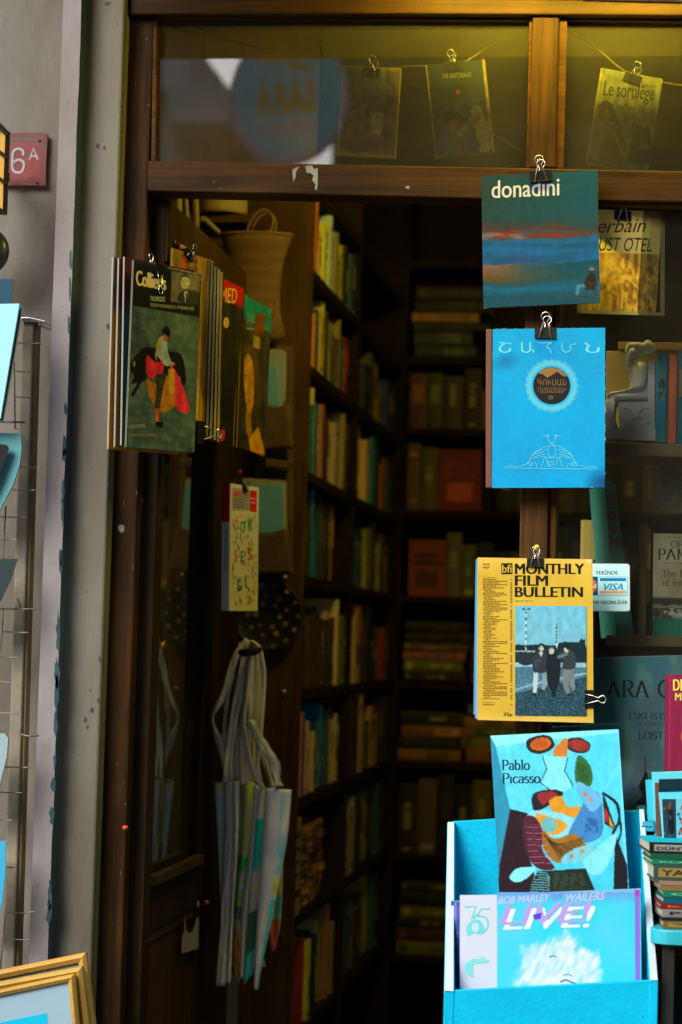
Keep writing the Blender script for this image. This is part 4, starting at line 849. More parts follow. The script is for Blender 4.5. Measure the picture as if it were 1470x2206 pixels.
for x, z in rust:
    q = MB(); q.lathe([(.0, .0015), (.0026, .001), (.003, 0)], 10); o = q.build('screw', MATS['dark_metal'], pl, smooth=True); o.location = (x, -.0005, z); o.rotation_euler = (R(90), 0, 0)
# lantern
ln = empty('lantern', 'black metal wall lantern with lit yellow panes beside the number plate', 'lantern', Matrix.Translation(at(-37, 455, -.14)))
lo = ln.matrix_world.translation; zt_ = at(-37, 262, -.14).z-lo.z; hw = (15+25)*4.06/FPX
q = MB()
for sx in (-1, 1):
    for sy in (-1, 1): q.box(sx*hw-.0035, sx*hw+.0035, sy*hw-.0035, sy*hw+.0035, .0, zt_-.012)
for z in (0, zt_*.33, zt_*.62, zt_-.02): 
    for s_ in (-1, 1): q.box(-hw, hw, s_*hw-.003, s_*hw+.003, z, z+.005); q.box(s_*hw-.003, s_*hw+.003, -hw, hw, z, z+.005)
q.build('cage', MATS['dark_metal'], ln)
q = MB(); q.hull8([(x*hw*1.12, y*hw*1.12, zt_-.014) for x, y in ((-1, -1), (1, -1), (1, 1), (-1, 1))], [(x*hw*.4, y*hw*.4, zt_+.012) for x, y in ((-1, -1), (1, -1), (1, 1), (-1, 1))]); q.tube([(0, 0, zt_+.01), (0, 0, zt_+.03)], .006); q.build('cap', MATS['dark_metal'], ln)
q = MB(); q.box(-hw+.004, hw-.004, -hw+.004, hw-.004, .005, zt_-.016); q.build('glowing_panes', MATS['lantern_glow'], ln)
q = MB(); q.box(-.008, .008, hw, .14, zt_*.5, zt_*.5+.016); q.build('bracket', MATS['dark_metal'], ln)
# dark round dish
P = at(-31, 542, -.06); q = MB(); q.lathe([(0, .02), (.02, .022), (.038, .014), (.045, .004), (.0455, 0), (0, 0)], 40); mat('dark_green', (.012, .02, .018), .35, coat=.3)
o = q.build('round_dish', MATS['dark_green'], smooth=True); o.location = P; o.rotation_euler = (R(90), 0, 0); tag(o, 'round blackish green dish hanging on the wall below the lantern', 'dish')
# rack
mat('rack_cream', (.30, .265, .20), .55, var=.35, vscale=25, bump=.3, bscale=50); mat('rack_side', (.34, .26, .10), .6, var=.3); mat('rack_wire', (.30, .27, .22), .4, metal=.4, var=.6, vscale=60)
rk = empty('display_rack', 'cream metal display rack with bare wire prongs on the left wall', 'rack', Matrix.Translation(at(45, 2206, -.05)))
MR = rk.matrix_world.inverted()
def rp(q, name, mn, **k): q.v = [tuple(MR@Vector(p)) for p in q.v]; return q.build(name, MATS[mn], rk, **k)
q = MB(); q.pxslab([(48, 694), (73, 694), (24, 2300), (-2, 2300)], -.06, .03); rp(q, 'post', 'rack_cream', bevel=.003)
q = MB(); q.pxslab([(73.3, 694), (80, 697), (33, 2300), (24.3, 2300)], -.052, .03); rp(q, 'post_edge', 'rack_side', bevel=.001)
q = MB(); q.pxslab([(44, 684), (62, 683), (98, 691), (96, 695), (48, 694)], -.066, .05); q.tube([at(84, 698, -.06), at(98, 706, -.04), at(110, 711, -.0)], .003, 6); rp(q, 'cap', 'chrome', bevel=.001)
for x0, x1, y, r in ((36, 90, 740, 1.4), (33, 77, 801, 1.5), (33, 64, 856, 1.4), (-20, 54, 909, 2.0), (38, 90, 1007, 1.3), (22, 76, 1056, 1.2), (-10, 57, 1114, 1.2), (-10, 37, 1162, 1.5), (-20, 77, 1312, 1.5), (7, 63, 1362, 1.3), (-20, 43, 1416, 1.3), (-20, 23, 1469, 1.4), (-30, 40, 1536, 1.2), (8, 63, 1653, 1.6), (-20, 47, 1707, 1.5), (-20, 26, 1766, 1.2), (-30, 30, 1868, 1.5), (18, 76, 1967, 1.4), (5, 64, 2024, 1.2)):
    q = MB(); y1 = y+(1 if x1 < 70 else -3 if y > 1900 else 0); q.tube([at(x0, y-1, -.085), at((x0+x1)/2, y, -.10), at(x1, y1, -.12)], r*.00092, 8); rp(q, 'prong', 'rack_wire', smooth=True)
for pts, r in (([(31, 780), (32, 850), (33, 924), (38, 923)], 1.6), ([(13, 1090), (9, 1160), (3, 1230), (-8, 1300)], 1.8), ([(8, 1310), (4, 1380), (-6, 1440)], 1.2), ([(11, 1970), (7, 2030), (-2, 2110)], 1.3), ([(46, 1582), (60, 1586), (84, 1584)], 2.2), ([(38, 1290), (44, 1302), (43, 1312)], 2.0)):
    q = MB(); q.tube([at(x, y, -.10) for x, y in pts], r*.0009, 8); rp(q, 'wire', 'rack_wire', smooth=True)
# books standing in the rack (cut by the left edge of the picture)
def rack_card(label, px4, y0, y1, rgb, side, thick=.010, cat='book', name='book'):
    P = [at(px, py, y0) for px, py in px4]
    e = empty(name, label, cat, Matrix.Translation(P[-1])); o = P[-1]; n_ = (P[1]-P[0]).cross(P[-1]-P[0]).normalized(); n_ = n_ if n_.y > 0 else -n_
    q = MB(); A = [p-o for p in P]; q.hull8(A, [p+n_*.0012 for p in A], c(*rgb)); q.build('cover', MATS['print'], e)
    q = MB(); q.hull8([p+n_*.0014+(sum(A, Vector())/len(A)-p)*.01 for p in A], [p+n_*thick+(sum(A, Vector())/len(A)-p)*.01 for p in A], c(*side)); q.build('pages', MATS['print_matte'], e)
    return e
rack_card('dark teal book standing highest in the wire rack', [(-90, 600), (29, 601), (25, 662), (-90, 662)], -.16, -.16, (22, 70, 96), (150, 140, 148), .03)
rack_card('large pale cyan card leaning in the rack below the teal book', [(-90, 656), (42, 654), (1, 902), (-126, 902)], -.20, -.20, (160, 228, 246), (120, 170, 190), .008, 'card', 'card')
rack_card('blue backed book behind the large pale cyan card', [(-84, 660), (48, 660), (6, 906), (-122, 906)], -.185, -.185, (10, 90, 150), (150, 150, 150), .010)
for i, (l_, p4, yy, cc, sd) in enumerate((('curved teal grey card on the second level of the rack', [(-85, 930), (45, 934), (47, 965), (43, 1000), (28, 1045), (0, 1098), (-8, 1112), (-130, 1108)], -.15, (96, 170, 180), (60, 90, 100)),
        ('dark booklet in front of the teal grey card', [(-90, 950), (14, 958), (19, 964), (-4, 1024), (-24, 1070), (-125, 1066)], -.17, (24, 26, 30), (150, 110, 130)),
        ('dark striped booklet low in the middle of the rack', [(-90, 1204), (38, 1204), (24, 1246), (-20, 1340), (-140, 1338)], -.15, (40, 60, 62), (170, 160, 170)),
        ('pale booklet on the lower part of the rack', [(-100, 1576), (10, 1580), (18, 1590), (15, 1630), (0, 1690), (-10, 1720), (-120, 1716)], -.15, (150, 175, 185), (30, 90, 96)),
        ('light blue card lowest in the rack above the picture frames', [(-100, 1812), (13, 1812), (12, 1880), (4, 1950), (-6, 1990), (-115, 1988)], -.15, (60, 170, 216), (200, 205, 210)))):
    rack_card(l_, p4, yy, yy, cc, sd, .006, 'card' if 'card' in l_ else 'booklet', 'card' if 'card' in l_ else 'booklet')
# picture frames
mat('gilt_wood', (.62, .36, .055), .4, var=.35, vscale=14, coat=.2, bump=.2)
def frame(label, TR, TL, BR, w, yy, matc, pic, lip):
    e = empty('picture_frame', label, 'picture frame', Matrix.Translation(at(*TR, yy)), 'picture frames leaning at the lower left'); o = at(*TR, yy)
    T0, T1, B1 = (at(*TL, yy)-o, Vector((0, 0, 0)), at(*BR, yy)-o); u = (T0-T1).normalized(); d = (B1-T1).normalized(); mpp = 4.0/FPX
    W_ = .42; H_ = .34; w *= mpp; C = [T1, T1+u*W_, T1+u*W_+d*H_, T1+d*H_]; inn = [C[0]+(u+d)*w, C[1]+(-u+d)*w, C[2]+(-u-d)*w, C[3]+(u-d)*w]
    yv = Vector((0, 1, 0))
    for k in range(4):
        k2 = (k+1) % 4; q = MB(); A = [C[k], C[k2], inn[k2], inn[k]]
        mid = [C[k]*.62+inn[k]*.38-yv*.006, C[k2]*.62+inn[k2]*.38-yv*.006]
        q.hull8([C[k], mid[0], inn[k]-yv*.001, inn[k]+yv*.012, C[k]+yv*.012], [C[k2], mid[1], inn[k2]-yv*.001, inn[k2]+yv*.012, C[k2]+yv*.012])
        q.build('frame_rail', MATS['gilt_wood'], e, bevel=.0008)
    q = MB(); q.hull8([p+yv*.004 for p in inn], [p+yv*.006 for p in inn], c(*matc)); q.build('mount', MATS['print_matte'], e)
    if pic:
        k = .045; P2 = [inn[0]+(u+d)*k, inn[1]+(-u+d)*k, inn[2]+(-u-d)*k, inn[3]+(u-d)*k]; q = MB(); q.hull8([p+yv*.0032 for p in P2], [p+yv*.0038 for p in P2], c(*pic)); q.build('picture', MATS['print'], e)
        q = MB(); q.hull8([p+yv*.003 for p in inn], [p+yv*.0038 for p in inn]); 
    return e
frame('gilt picture frame with pale blue mount, in front at the lower left', (160, 2098), (0, 2132), (170, 2210), 14, -.245, (150, 182, 205), (10, 190, 232), 0)
frame('gilt picture frame in the middle of the three frames', (177, 2082), (0, 2115), (192, 2210), 19, -.225, (120, 140, 150), None, 0)
frame('gilt picture frame at the back of the three frames', (185, 2052), (0, 2090), (205, 2206), 19, -.20, (130, 150, 160), None, 0)
# ------------------------------------------------------------------ magazines on the line beside the door
LM = .62
def mag(px3, ys, label, edge, art=None, L=LM, thick=.0035, group='magazines hanging beside the door', name='magazine'):
    a = sheet(px3, ys, L)
    if art: art(a)
    return a, book_on(a, name, label, 'magazine', thick, edge, pages='pages', group=group, bevel=0, inset=.0015)
def flatart(px3, fn, nx=10, ny=16):
    def f(a): (ax, ay), (bx, by), (dx, dy) = px3; a.grid(lambda u, v: (u*a.W+(1-v)*a.shear, -a.STEP, (1-v)*a.H), nx, ny, lambda u, v: a.col(fn(u, v)))
    return f
for i, (x, y0, cf, cb_, lb) in enumerate(((245, 554, (90, 70, 80), (200, 132, 20), 'magazine with orange cover at the left of the bullfighter magazine'), (257, 556, (60, 20, 30), (120, 104, 40), 'dark red magazine second from the left of the bullfighter stack'), (269, 553, (70, 24, 40), (10, 90, 128), 'teal edged magazine right behind the bullfighter magazine'))):
    px3 = [(x, y0), (x+150, y0+30), (x-11+i*2.2, 967-i*4)]
    mag(px3, (-.115+i*.005, .09+i*.005, -.115+i*.005), lb, (165, 160, 150), flatart(px3, lambda u, v, cf=cf, cb_=cb_: mixc(cf, cb_, (v-.22)*9+fbm(u*4, v*4, i)*.8)), L=.9, group=None)
# bullfighter magazine
px3 = [(289, 560), (433, 590), (272.6, 963)]
a = sheet(px3, (-.14, .07, -.14), 1.05); a.crop(200, 480, 3.196)
def P4(a, q): return q
a.begin(); CF_ = lambda u, v: mixc((84, 104, 92), (56, 76, 70), .5+fbm(u*5, v*5, 3)*1.0+fbm(u*3, v*30, 9)*.5) if v > .245 else (20, 22, 22)
a.up(2)
a.poly([(285, 256), (745, 352), (735, 372), (284, 276)], (40, 46, 48)); a.poly([(515, 302), (744, 352), (742, 362), (513, 313)], (140, 136, 96))
def por(u, v): return mixc((128, 118, 96), (96, 88, 74), u*.6+fbm(u*3, v*3, 1)*.5)
a.poly([(534, 332), (744, 368), (722, 580), (528, 548)], (112, 104, 84)); a.up()
a.spoly([(580, 550), (588, 490), (620, 470), (660, 466), (720, 484), (728, 520), (722, 578)], (50, 48, 42)); a.poly([(620, 480), (648, 474), (640, 560), (628, 556)], (180, 176, 150)); a.blob(628, 408, 32, 52, (176, 166, 140)); a.up()
a.spoly([(597, 400), (598, 366), (628, 352), (658, 368), (662, 404), (650, 380), (625, 372), (606, 380)], (60, 56, 48)); a.line([(610, 402), (620, 400)], 4, (60, 54, 44)); a.line([(636, 404), (648, 404)], 4, (60, 54, 44)); a.line([(618, 436), (640, 438)], 4, (90, 70, 56)); a.poly([(632, 490), (640, 490), (642, 560), (634, 562)], (30, 30, 28))
# bull
a.spoly([(262, 960), (300, 905), (360, 862), (440, 880), (520, 900), (590, 920), (620, 990), (634, 1110), (622, 1150), (604, 1140), (590, 1080), (520, 1070), (420, 1080), (340, 1100), (300, 1160), (270, 1200), (262, 1180), (300, 1110), (262, 1110), (280, 1060), (258, 1020)], (14, 16, 18)); a.blob(282, 975, 10, 20, (120, 124, 110)); a.up()
# cape and fighter
a.spoly([(372, 918), (420, 970), (478, 975), (470, 1060), (455, 1090), (430, 1070), (395, 1085), (365, 1060), (358, 980)], (206, 40, 60)); a.spoly([(362, 1075), (400, 1110), (470, 1130), (540, 1010), (560, 1150), (560, 1280), (480, 1330), (420, 1280), (376, 1200)], (168, 108, 24)); a.spoly([(520, 1010), (560, 1040), (620, 1180), (658, 1310), (650, 1348), (600, 1340), (560, 1290), (545, 1160)], (214, 48, 66)); a.up()
a.poly([(510, 1020), (550, 1030), (552, 1200), (520, 1210)], (180, 150, 30)); a.line([(400, 1110), (430, 1220)], 6, (120, 70, 14)); a.line([(500, 1180), (470, 1300)], 6, (120, 70, 14))
a.poly([(425, 1060), (500, 1050), (470, 1180), (452, 1300), (415, 1295), (428, 1180)], (40, 44, 34)); a.poly([(418, 1295), (448, 1300), (446, 1390), (424, 1390)], (190, 90, 30)); a.spoly([(418, 1395), (440, 1392), (474, 1400), (470, 1432), (440, 1430), (422, 1412)], (14, 14, 18)); a.up()
a.spoly([(462, 790), (500, 820), (508, 900), (530, 970), (552, 985), (540, 1004), (490, 1000), (450, 950), (424, 890), (438, 830)], (146, 158, 156)); a.spoly([(424, 890), (444, 820), (462, 800), (456, 850), (436, 880), (432, 960), (424, 950)], (180, 150, 40)); a.blob(492, 800, 16, 30, (170, 90, 50), .3); a.up()
a.spoly([(470, 775), (472, 736), (498, 722), (522, 745), (524, 785), (508, 798), (490, 780)], (14, 16, 20)); a.blob(545, 992, 10, 14, (180, 96, 60))
rnd = random.Random(2)
for k in range(70): x, y = rnd.uniform(432, 470), rnd.uniform(1080, 1290); a.rect(x-2, y-2, x+2, y+3, (110, 112, 84))
a.line([(262, 625), (390, 645)], 3, (60, 74, 66))
a.end(0, 0, 1, 1, 150, 330, CF_, warp=1.0, tone=.22, grain=.07, wsc=.2, full=True)
CR = (226, 206, 150)
a.text("Collier's", 292, 497, 322, 432, CR, .03, slope=.19)
a.text('THE DEMOCRATS', 388, 488, 505, 540, (190, 186, 160), .01, slope=.1); a.text("THEY'RE OFF AND RUNNING FOR '56    BY THEODORE H. WHITE", 386, 690, 555, 580, (180, 176, 150), .0, slope=.12)
a.text('IN THE RING WITH ARRUZA', 238, 355, 1392, 1420, (190, 186, 160), .0, slope=.03); a.text("LAST LOVERS Complete Story of a Matador's Return", 238, 432, 1452, 1478, (170, 166, 140), 0, slope=.1)
col_ = book_on(a, 'magazine', "Collier's magazine with bullfighter cover hanging in front of the door jamb", 'magazine', .004, (120, 118, 90), inset=.001, bevel=0)
clip(a, 'black binder clip on top of the bullfighter magazine', 341, 571, 40, 8, thick=.010, flip=True)
clip(a, 'black binder clip on the lower right edge of the bullfighter magazine', 424, 948, 50, -90, thick=.010, flip=True)
# yellowed magazine behind
px3 = [(372, 534), (455, 560), (362, 915)]
a = sheet(px3, (.06, .17, .06), .5); a.crop(200, 480, 3.196)
a.grid(lambda u, v: (u*a.W+(1-v)*a.shear, -a.STEP, (1-v)*a.H), 24, 30, lambda u, v: a.col(mixc((140, 112, 30), (96, 70, 18), .4+fbm(u*14, v*3, 2)*1.3)))
a.up(); a.text('Saison', 655, 720, 236, 272, (40, 34, 14), .02, slope=.15); a.text('MUSIQUE', 655, 720, 300, 330, (40, 34, 14), .02, slope=.15); a.poly([(612, 200), (640, 210), (640, 330), (608, 320)], (170, 70, 24))
book_on(a, 'magazine', 'yellowed magazine behind the top of the bullfighter magazine', 'magazine', .004, (150, 120, 40), bevel=0)
clip(a, 'dark binder clip on the yellowed magazine', 407, 545, 30, 25, thick=.008)
# thin booklets seen edge-on at the top
for i, (x, cc) in enumerate(((370, (60, 80, 66)), (377, (110, 96, 50)), (383, (90, 30, 34)), (389, (130, 116, 60)))):
    px3 = [(x, 514+i*4), (x+14, 520+i*4), (x-1, 600)]; mag(px3, (.10, .24, .10), ('green grey', 'tan', 'dark red', 'pale olive')[i]+' booklet seen edge-on above the bullfighter magazine', cc, flatart(px3, lambda u, v, cc=cc: cc, 1, 1), L=.5, thick=.002)
edges = [(449, 560, 935, (130, 104, 34)), (456, 562, 942, (120, 110, 60)), (463, 574, 945, (110, 110, 70)), (470, 580, 948, (140, 120, 50)), (476, 585, 952, (130, 110, 40))]
for i, (x, y0, y1, cc) in enumerate(edges):
    px3 = [(x+4, y0), (x+11, y0+10), (x-9+i*1.4, y1)]; mag(px3, (.16, .42, .16), 'thin cream-edged magazine, '+('first', 'second', 'third', 'fourth', 'fifth')[i]+' of the edge-on ones left of the red one', cc, flatart(px3, lambda u, v: (28, 24, 14), 1, 1), L=.45, thick=.004)
# red titled magazine
px3 = [(476, 598), (526, 622), (455, 950)]
a = sheet(px3, (.22, .38, .22), .5); a.crop(420, 540, 4.695)
a.grid(lambda u, v: (u*a.W+(1-v)*a.shear, -a.STEP, (1-v)*a.H), 10, 30, lambda u, v: a.col((150, 20, 18) if v < .13 else mixc((40, 40, 20), (16, 16, 12), v+fbm(u*4, v*6, 6)*.6)))
a.up(2); a.text('MED', 262, 424, 368, 520, (200, 160, 50), .0, .15, slope=.12); a.blob(315, 732, 27, 56, (170, 146, 40)); a.up(); a.line([(306, 720), (322, 700), (318, 760)], 5, (60, 50, 20)); a.spoly([(250, 600), (262, 700), (250, 760), (238, 700)], (150, 120, 20))
a.spoly([(235, 1900), (290, 1820), (296, 1930), (240, 1940)], (190, 40, 20))
book_on(a, 'magazine', 'dark magazine with red title block hanging along the door', 'magazine', .004, (140, 116, 40), bevel=0)
for i in range(4):
    x = 507+i*5; px3 = [(x+2, 632-i*2), (x+8, 640), (x-16+i*2, 955+i*3)]; mag(px3, (.36+i*.01, .62, .36), 'pale thin magazine edge, '+('first', 'second', 'third', 'fourth')[i]+' of four beside the portrait magazine', (140, 116, 44), flatart(px3, lambda u, v: (30, 26, 14), 1, 1), L=.45, thick=.003)
# portrait magazine
px3 = [(527, 634), (584, 668), (514, 960)]
a = sheet(px3, (.42, .58, .42), .5); a.crop(420, 540, 4.695)
a.begin(); QF_ = lambda u, v: (20, 100, 96) if v < .16 else mixc((56, 56, 40), (30, 28, 20), .5+fbm(u*6, v*5, 6))
a.up(2); a.poly([(610, 630), (725, 650), (690, 860), (590, 850)], (90, 54, 22)); 
a.poly([(585, 850), (665, 900), (655, 1010), (585, 980)], (120, 104, 30)); a.spoly([(500, 1060), (530, 1030), (570, 1100), (592, 1280), (590, 1500), (560, 1680), (520, 1600), (498, 1400), (494, 1200)], (156, 112, 34)); a.spoly([(490, 980), (560, 960), (620, 1060), (650, 1300), (640, 1600), (600, 1560), (596, 1300), (575, 1120), (530, 1040), (494, 1100)], (64, 50, 20)); a.up()
a.line([(500, 1270), (525, 1265)], 9, (50, 34, 14)); a.line([(562, 1262), (588, 1268)], 9, (50, 34, 14)); a.line([(545, 1300), (540, 1440), (556, 1446)], 5, (110, 70, 20)); a.line([(528, 1530), (548, 1522), (566, 1536)], 12, (120, 50, 20)); a.spoly([(520, 1620), (560, 1690), (570, 1900), (530, 1880), (510, 1740)], (130, 92, 28)); a.poly([(540, 1930), (640, 1800), (700, 2090), (690, 2110), (560, 2060)], (176, 120, 26))
a.end(0, 0, 1, 1, 70, 200, QF_, warp=1.2, tone=.25, grain=.05, full=True); a.text('ELLE', 520, 600, 640, 800, (90, 120, 110), .0, .2, slope=.1)
book_on(a, 'magazine', 'magazine with a long-haired portrait cover hanging deepest along the door', 'magazine', .005, (150, 124, 40), bevel=0)
# hanging book with bright letters
a = sheet([(497, 1041), (558, 1050), (494, 1316)], (.45, .61, .45), .34); a.crop(400, 980, 3.196)
a.grid(lambda u, v: (u*a.W+(1-v)*a.shear, -a.STEP, (1-v)*a.H), 4, 8, lambda u, v: a.col(mixc((200, 190, 140), (180, 166, 110), v)))
a.up(); a.poly([(322, 228), (440, 240), (438, 388), (320, 384)], (104, 108, 118)); a.poly([(442, 244), (492, 250), (488, 402), (440, 392)], (150, 24, 30)); a.up(); a.poly([(330, 250), (384, 256), (384, 290), (330, 286)], (140, 60, 66))
for k in range(4): a.line([(326, 304+k*18), (400, 310+k*18)], 6, (60, 64, 74))
a.line([(446, 300), (478, 304)], 7, (220, 190, 150)); a.line([(446, 330), (478, 334)], 7, (220, 190, 150))
CL = [(20, 70, 110), (170, 40, 30), (14, 80, 90), (30, 110, 80), (196, 80, 30)]
for (t_, x0, x1, y0, y1) in (('Ç', 326, 358, 440, 610), ('O', 368, 412, 452, 600), ('K', 422, 466, 430, 596), ('S', 326, 358, 650, 810), ('E', 374, 404, 660, 806), ('S', 420, 460, 650, 806), ('L', 350, 384, 850, 1020), ('İ', 402, 424, 830, 1010)):
    k = rnd.randrange(5); a.text(t_, x0+4, x1-4, y0+8, (y0+y1)/2+10, CL[k], .02); 
a.up(); rnd = random.Random(31)
for k in range(130):
    x, y = rnd.uniform(318, 484), rnd.uniform(405, 1030); l_ = rnd.uniform(12, 34); an = rnd.uniform(-.6, .6); a.line([(x, y), (x+l_*math.sin(an)*.6, y+l_*math.cos(an))], 5, rnd.choice(CL+[(180, 140, 50)]))
cb_ = book_on(a, 'hanging_book', 'cream paperback with bright hand-drawn ÇOK SES letters hanging by the door', 'book', .017, (200, 180, 120), back=True, inset=.001)
q = MB(); q.box(-.0012, -.0002, 0, .0165, .0, a.H*.695, c(150, 160, 190, .52)); q.box(-.0012, -.0002, 0, .0165, a.H*.695, a.H, c(130, 18, 34, .52))
for k in range(16): z = a.H*(.34+.021*k); 
V, F, a0, a1, b0, b1 = text_mesh('ÇOK SESLİ MÜZİKALLİK', .01)
q.mesh([(-.0014, .005+(p[1]-b0)/(b1-b0)*.006, a.H*(.66-.36*(p[0]-a0)/(a1-a0))) for p in V], F, (.03, .03, .04)); q.build('spine', MATS['print'], cb_)
clip(a, 'dark binder clip on the cream lettered paperback', 527, 1046, 26, 20, thick=.015)
mat('pin_pink', (.5, .03, .16), .4); mat('pin_orange', (.7, .08, .02), .4); mat('pin_white', (.6, .6, .55), .4)
for px_, py_, yy, mn, lb in ((305, 1078, .05, 'pin_pink', 'pink push pin high on the door stile'), (518, 1016, .5, 'pin_pink', 'pink push pin above the cream lettered paperback'), (447, 1944, .44, 'pin_pink', 'pink push pin beside the torn paper on the lower door panel'), (272, 1783, .01, 'pin_orange', 'orange push pin low on the door jamb'), (616, 1243, .995, 'pin_white', 'pale round pin above the dark floral tray'), (614, 1490, .995, 'pin_white', 'pale round pin below the dark floral tray')):
    P = at(px_, py_, yy-.001); q = MB(); q.lathe([(0, .008), (.0035, .007), (.0045, .005), (.002, .004), (.002, .002), (.004, 0)], 12); o = q.build('push_pin', MATS[mn], smooth=True); o.location = P; o.rotation_euler = (R(90), 0, R(-20)); tag(o, lb, 'push pin')
# ------------------------------------------------------------------ canvas bags on the door handle
mat('canvas', (1, 1, 1), .95, bump=.5, bscale=500, var=.12, vscale=20)
hd = empty('door_hook', 'black lever handle holding the canvas bags', 'hook', Matrix.Translation(at(541, 1403, .572)))
q = MB(); q.tube([(-.022, 0, -.003), (-.012, -.012, -.004), (.012, -.014, .001), (.02, -.004, .004)], [.006, .0085, .0085, .006], 12); q.build('lever', MATS['clip_black'], hd, smooth=True)
q = MB(); q.tube([(0, 0, -.002), (0, .09, 0)], .006); q.build('stem', MATS['clip_black'], hd)
CAN = .145
def canvas_bag(label, top, bot, yy, folds, amp, paint, phase=0.0, thick=.0025, nv=26, nu=40):
    (tl, tr), (bl_, br) = top, bot; o = at(*tl, yy); e = empty('tote_bag', label, 'tote bag', Matrix.Translation(o), 'canvas bags on the door hook')
    def fn(u, v):
        v2 = v; sag = 4*math.sin(u*math.pi*folds+phase)+3*noise.noise((u*6, phase, 2))
        px = (tl[0]+(tr[0]-tl[0])*u)*(1-v2)+(bl_[0]+(br[0]-bl_[0])*u)*v2+2.5*math.sin(v*4+u*5+phase)
        py = (tl[1]+(tr[1]-tl[1])*u)*(1-v2)+(bl_[1]+(br[1]-bl_[1])*u)*v2+sag*(.3+.4*v)
        w = math.sin(u*math.pi*folds+phase); w = math.copysign(abs(w)**.7, w)
        return at(px, py, yy+amp*w*(1-.25*v)+.010*noise.noise((u*3, v*3, phase))+.009*noise.noise((u*7+v*4, v*9, phase))+.004*noise.noise((u*18, v*14, phase)))-o
    q = MB(); q.grid(fn, nu, nv, lambda u, v: tuple(min(.85, lin(k)/CAN) for k in paint(u, v))); q.build('body', MATS['canvas'], e, smooth=True, solid=thick)
    return e, o
def cnv(u, v, base=(112, 112, 100), deep=(96, 100, 104)): return mixc(base, deep, v*1.2+fbm(u*3, v*5, 2)*.4)
def pa(u, v):
    k = cnv(u, v)
    if u < .35: k = mixc((122, 120, 60), (62, 126, 136), v*7+fbm(u*4, v*6, 1)); k = mixc(k, (84, 96, 90), v*1.0)
    return mixc(k, (20, 130, 140), max(0, 1-math.hypot((u-.85)*7, (v-.26)*26)))
def pb(u, v):
    n = fbm(u*5, v*6, 11); k = cnv(u, v)
    if .02 < u < .75:
        if v < .42: k = mixc((96, 110, 56), (130, 140, 70), .5+n)
        elif v < .55: k = mixc((30, 90, 40), (150, 176, 196), .5+n*2.2)
        elif v < .72: k = mixc((120, 110, 30), (20, 60, 60), .5+n*2.5)
        else: k = mixc((180, 130, 20), (10, 100, 130), .5+n*3.5) if n < .12 else (150, 40, 20)
    return k
def pc(u, v):
    k = mixc((120, 118, 106), (104, 116, 128), v*1.5)
    if u < .18 and .18 < v < .5: k = (14, 150, 205)
    if u < .14 and v >= .5: k = mixc((110, 110, 90), (20, 60, 50), fbm(u*9, v*14, 3)*3+.2)
    if u > .74: k = mixc((56, 136, 156), (120, 124, 84), .45+fbm(u*4, v*5, 8)*2); k = mixc(k, (150, 130, 30), max(0, 1-abs(v-.55)*14)); 
    if u > .72 and v > .62: k = (18, 130, 176)
    return k
def bag_root(label, px, py, yy): o = at(px, py, yy); return empty('tote_bag', label, 'tote bag', Matrix.Translation(o), 'canvas bags on the door hook'), o
def fold(root, o, Lp, Rp, yy, fn, bulge=.008, seed=0):
    """one hanging fold of cloth between two traced edges (points in the 2.958x crop at 150,1508)"""
    def path(P):
        Q = [Vector(q) for q in Art.smooth(None, P, 8)]; Ls = [0]
        for a_, b_ in zip(Q[:-1], Q[1:]): Ls.append(Ls[-1]+(b_-a_).length)
        def f(v):
            t = v*Ls[-1]; k = 0
            while k < len(Ls)-2 and Ls[k+1] < t: k += 1
            return Q[k].lerp(Q[k+1], (t-Ls[k])/max(1e-6, Ls[k+1]-Ls[k]))
        return f
    L_, R_ = path(Lp), path(Rp)
    def P(u, v):
        q = L_(v).lerp(R_(v), u); x, y = 150+q.x/2.958, 1508+q.y/2.958
        d = -bulge*math.sin(math.pi*u)-.004*math.sin(math.pi*2*u+seed)+.004*noise.noise((u*2.5, v*7, seed))+.0022*noise.noise((u*6, v*22, seed+3))
        return at(x, y, yy+d)-o
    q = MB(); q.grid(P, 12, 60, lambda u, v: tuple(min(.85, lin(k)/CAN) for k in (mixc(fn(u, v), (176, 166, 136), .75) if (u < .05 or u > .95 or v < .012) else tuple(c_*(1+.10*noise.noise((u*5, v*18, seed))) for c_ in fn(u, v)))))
    return q.build('fold', MATS['canvas'], root, smooth=True, solid=.0022)
GR = lambda u, v: mixc((126, 126, 118), (116, 122, 124), v)
b1, o1 = bag_root('pale canvas tote with faded teal edge, left of the hanging cluster', 462, 1684, .60)
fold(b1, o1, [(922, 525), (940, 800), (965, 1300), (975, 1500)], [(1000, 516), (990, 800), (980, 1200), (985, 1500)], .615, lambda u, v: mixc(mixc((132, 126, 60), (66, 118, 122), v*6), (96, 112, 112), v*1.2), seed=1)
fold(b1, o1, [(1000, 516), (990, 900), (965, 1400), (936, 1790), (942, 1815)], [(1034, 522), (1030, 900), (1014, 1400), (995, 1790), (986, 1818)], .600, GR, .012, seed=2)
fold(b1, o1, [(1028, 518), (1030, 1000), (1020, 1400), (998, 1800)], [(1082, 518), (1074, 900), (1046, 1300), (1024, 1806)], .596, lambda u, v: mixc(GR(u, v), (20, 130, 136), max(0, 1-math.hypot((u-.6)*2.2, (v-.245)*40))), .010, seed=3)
b2, o2 = bag_root('canvas tote with green and orange floral print in the middle of the cluster', 516, 1680, .63)
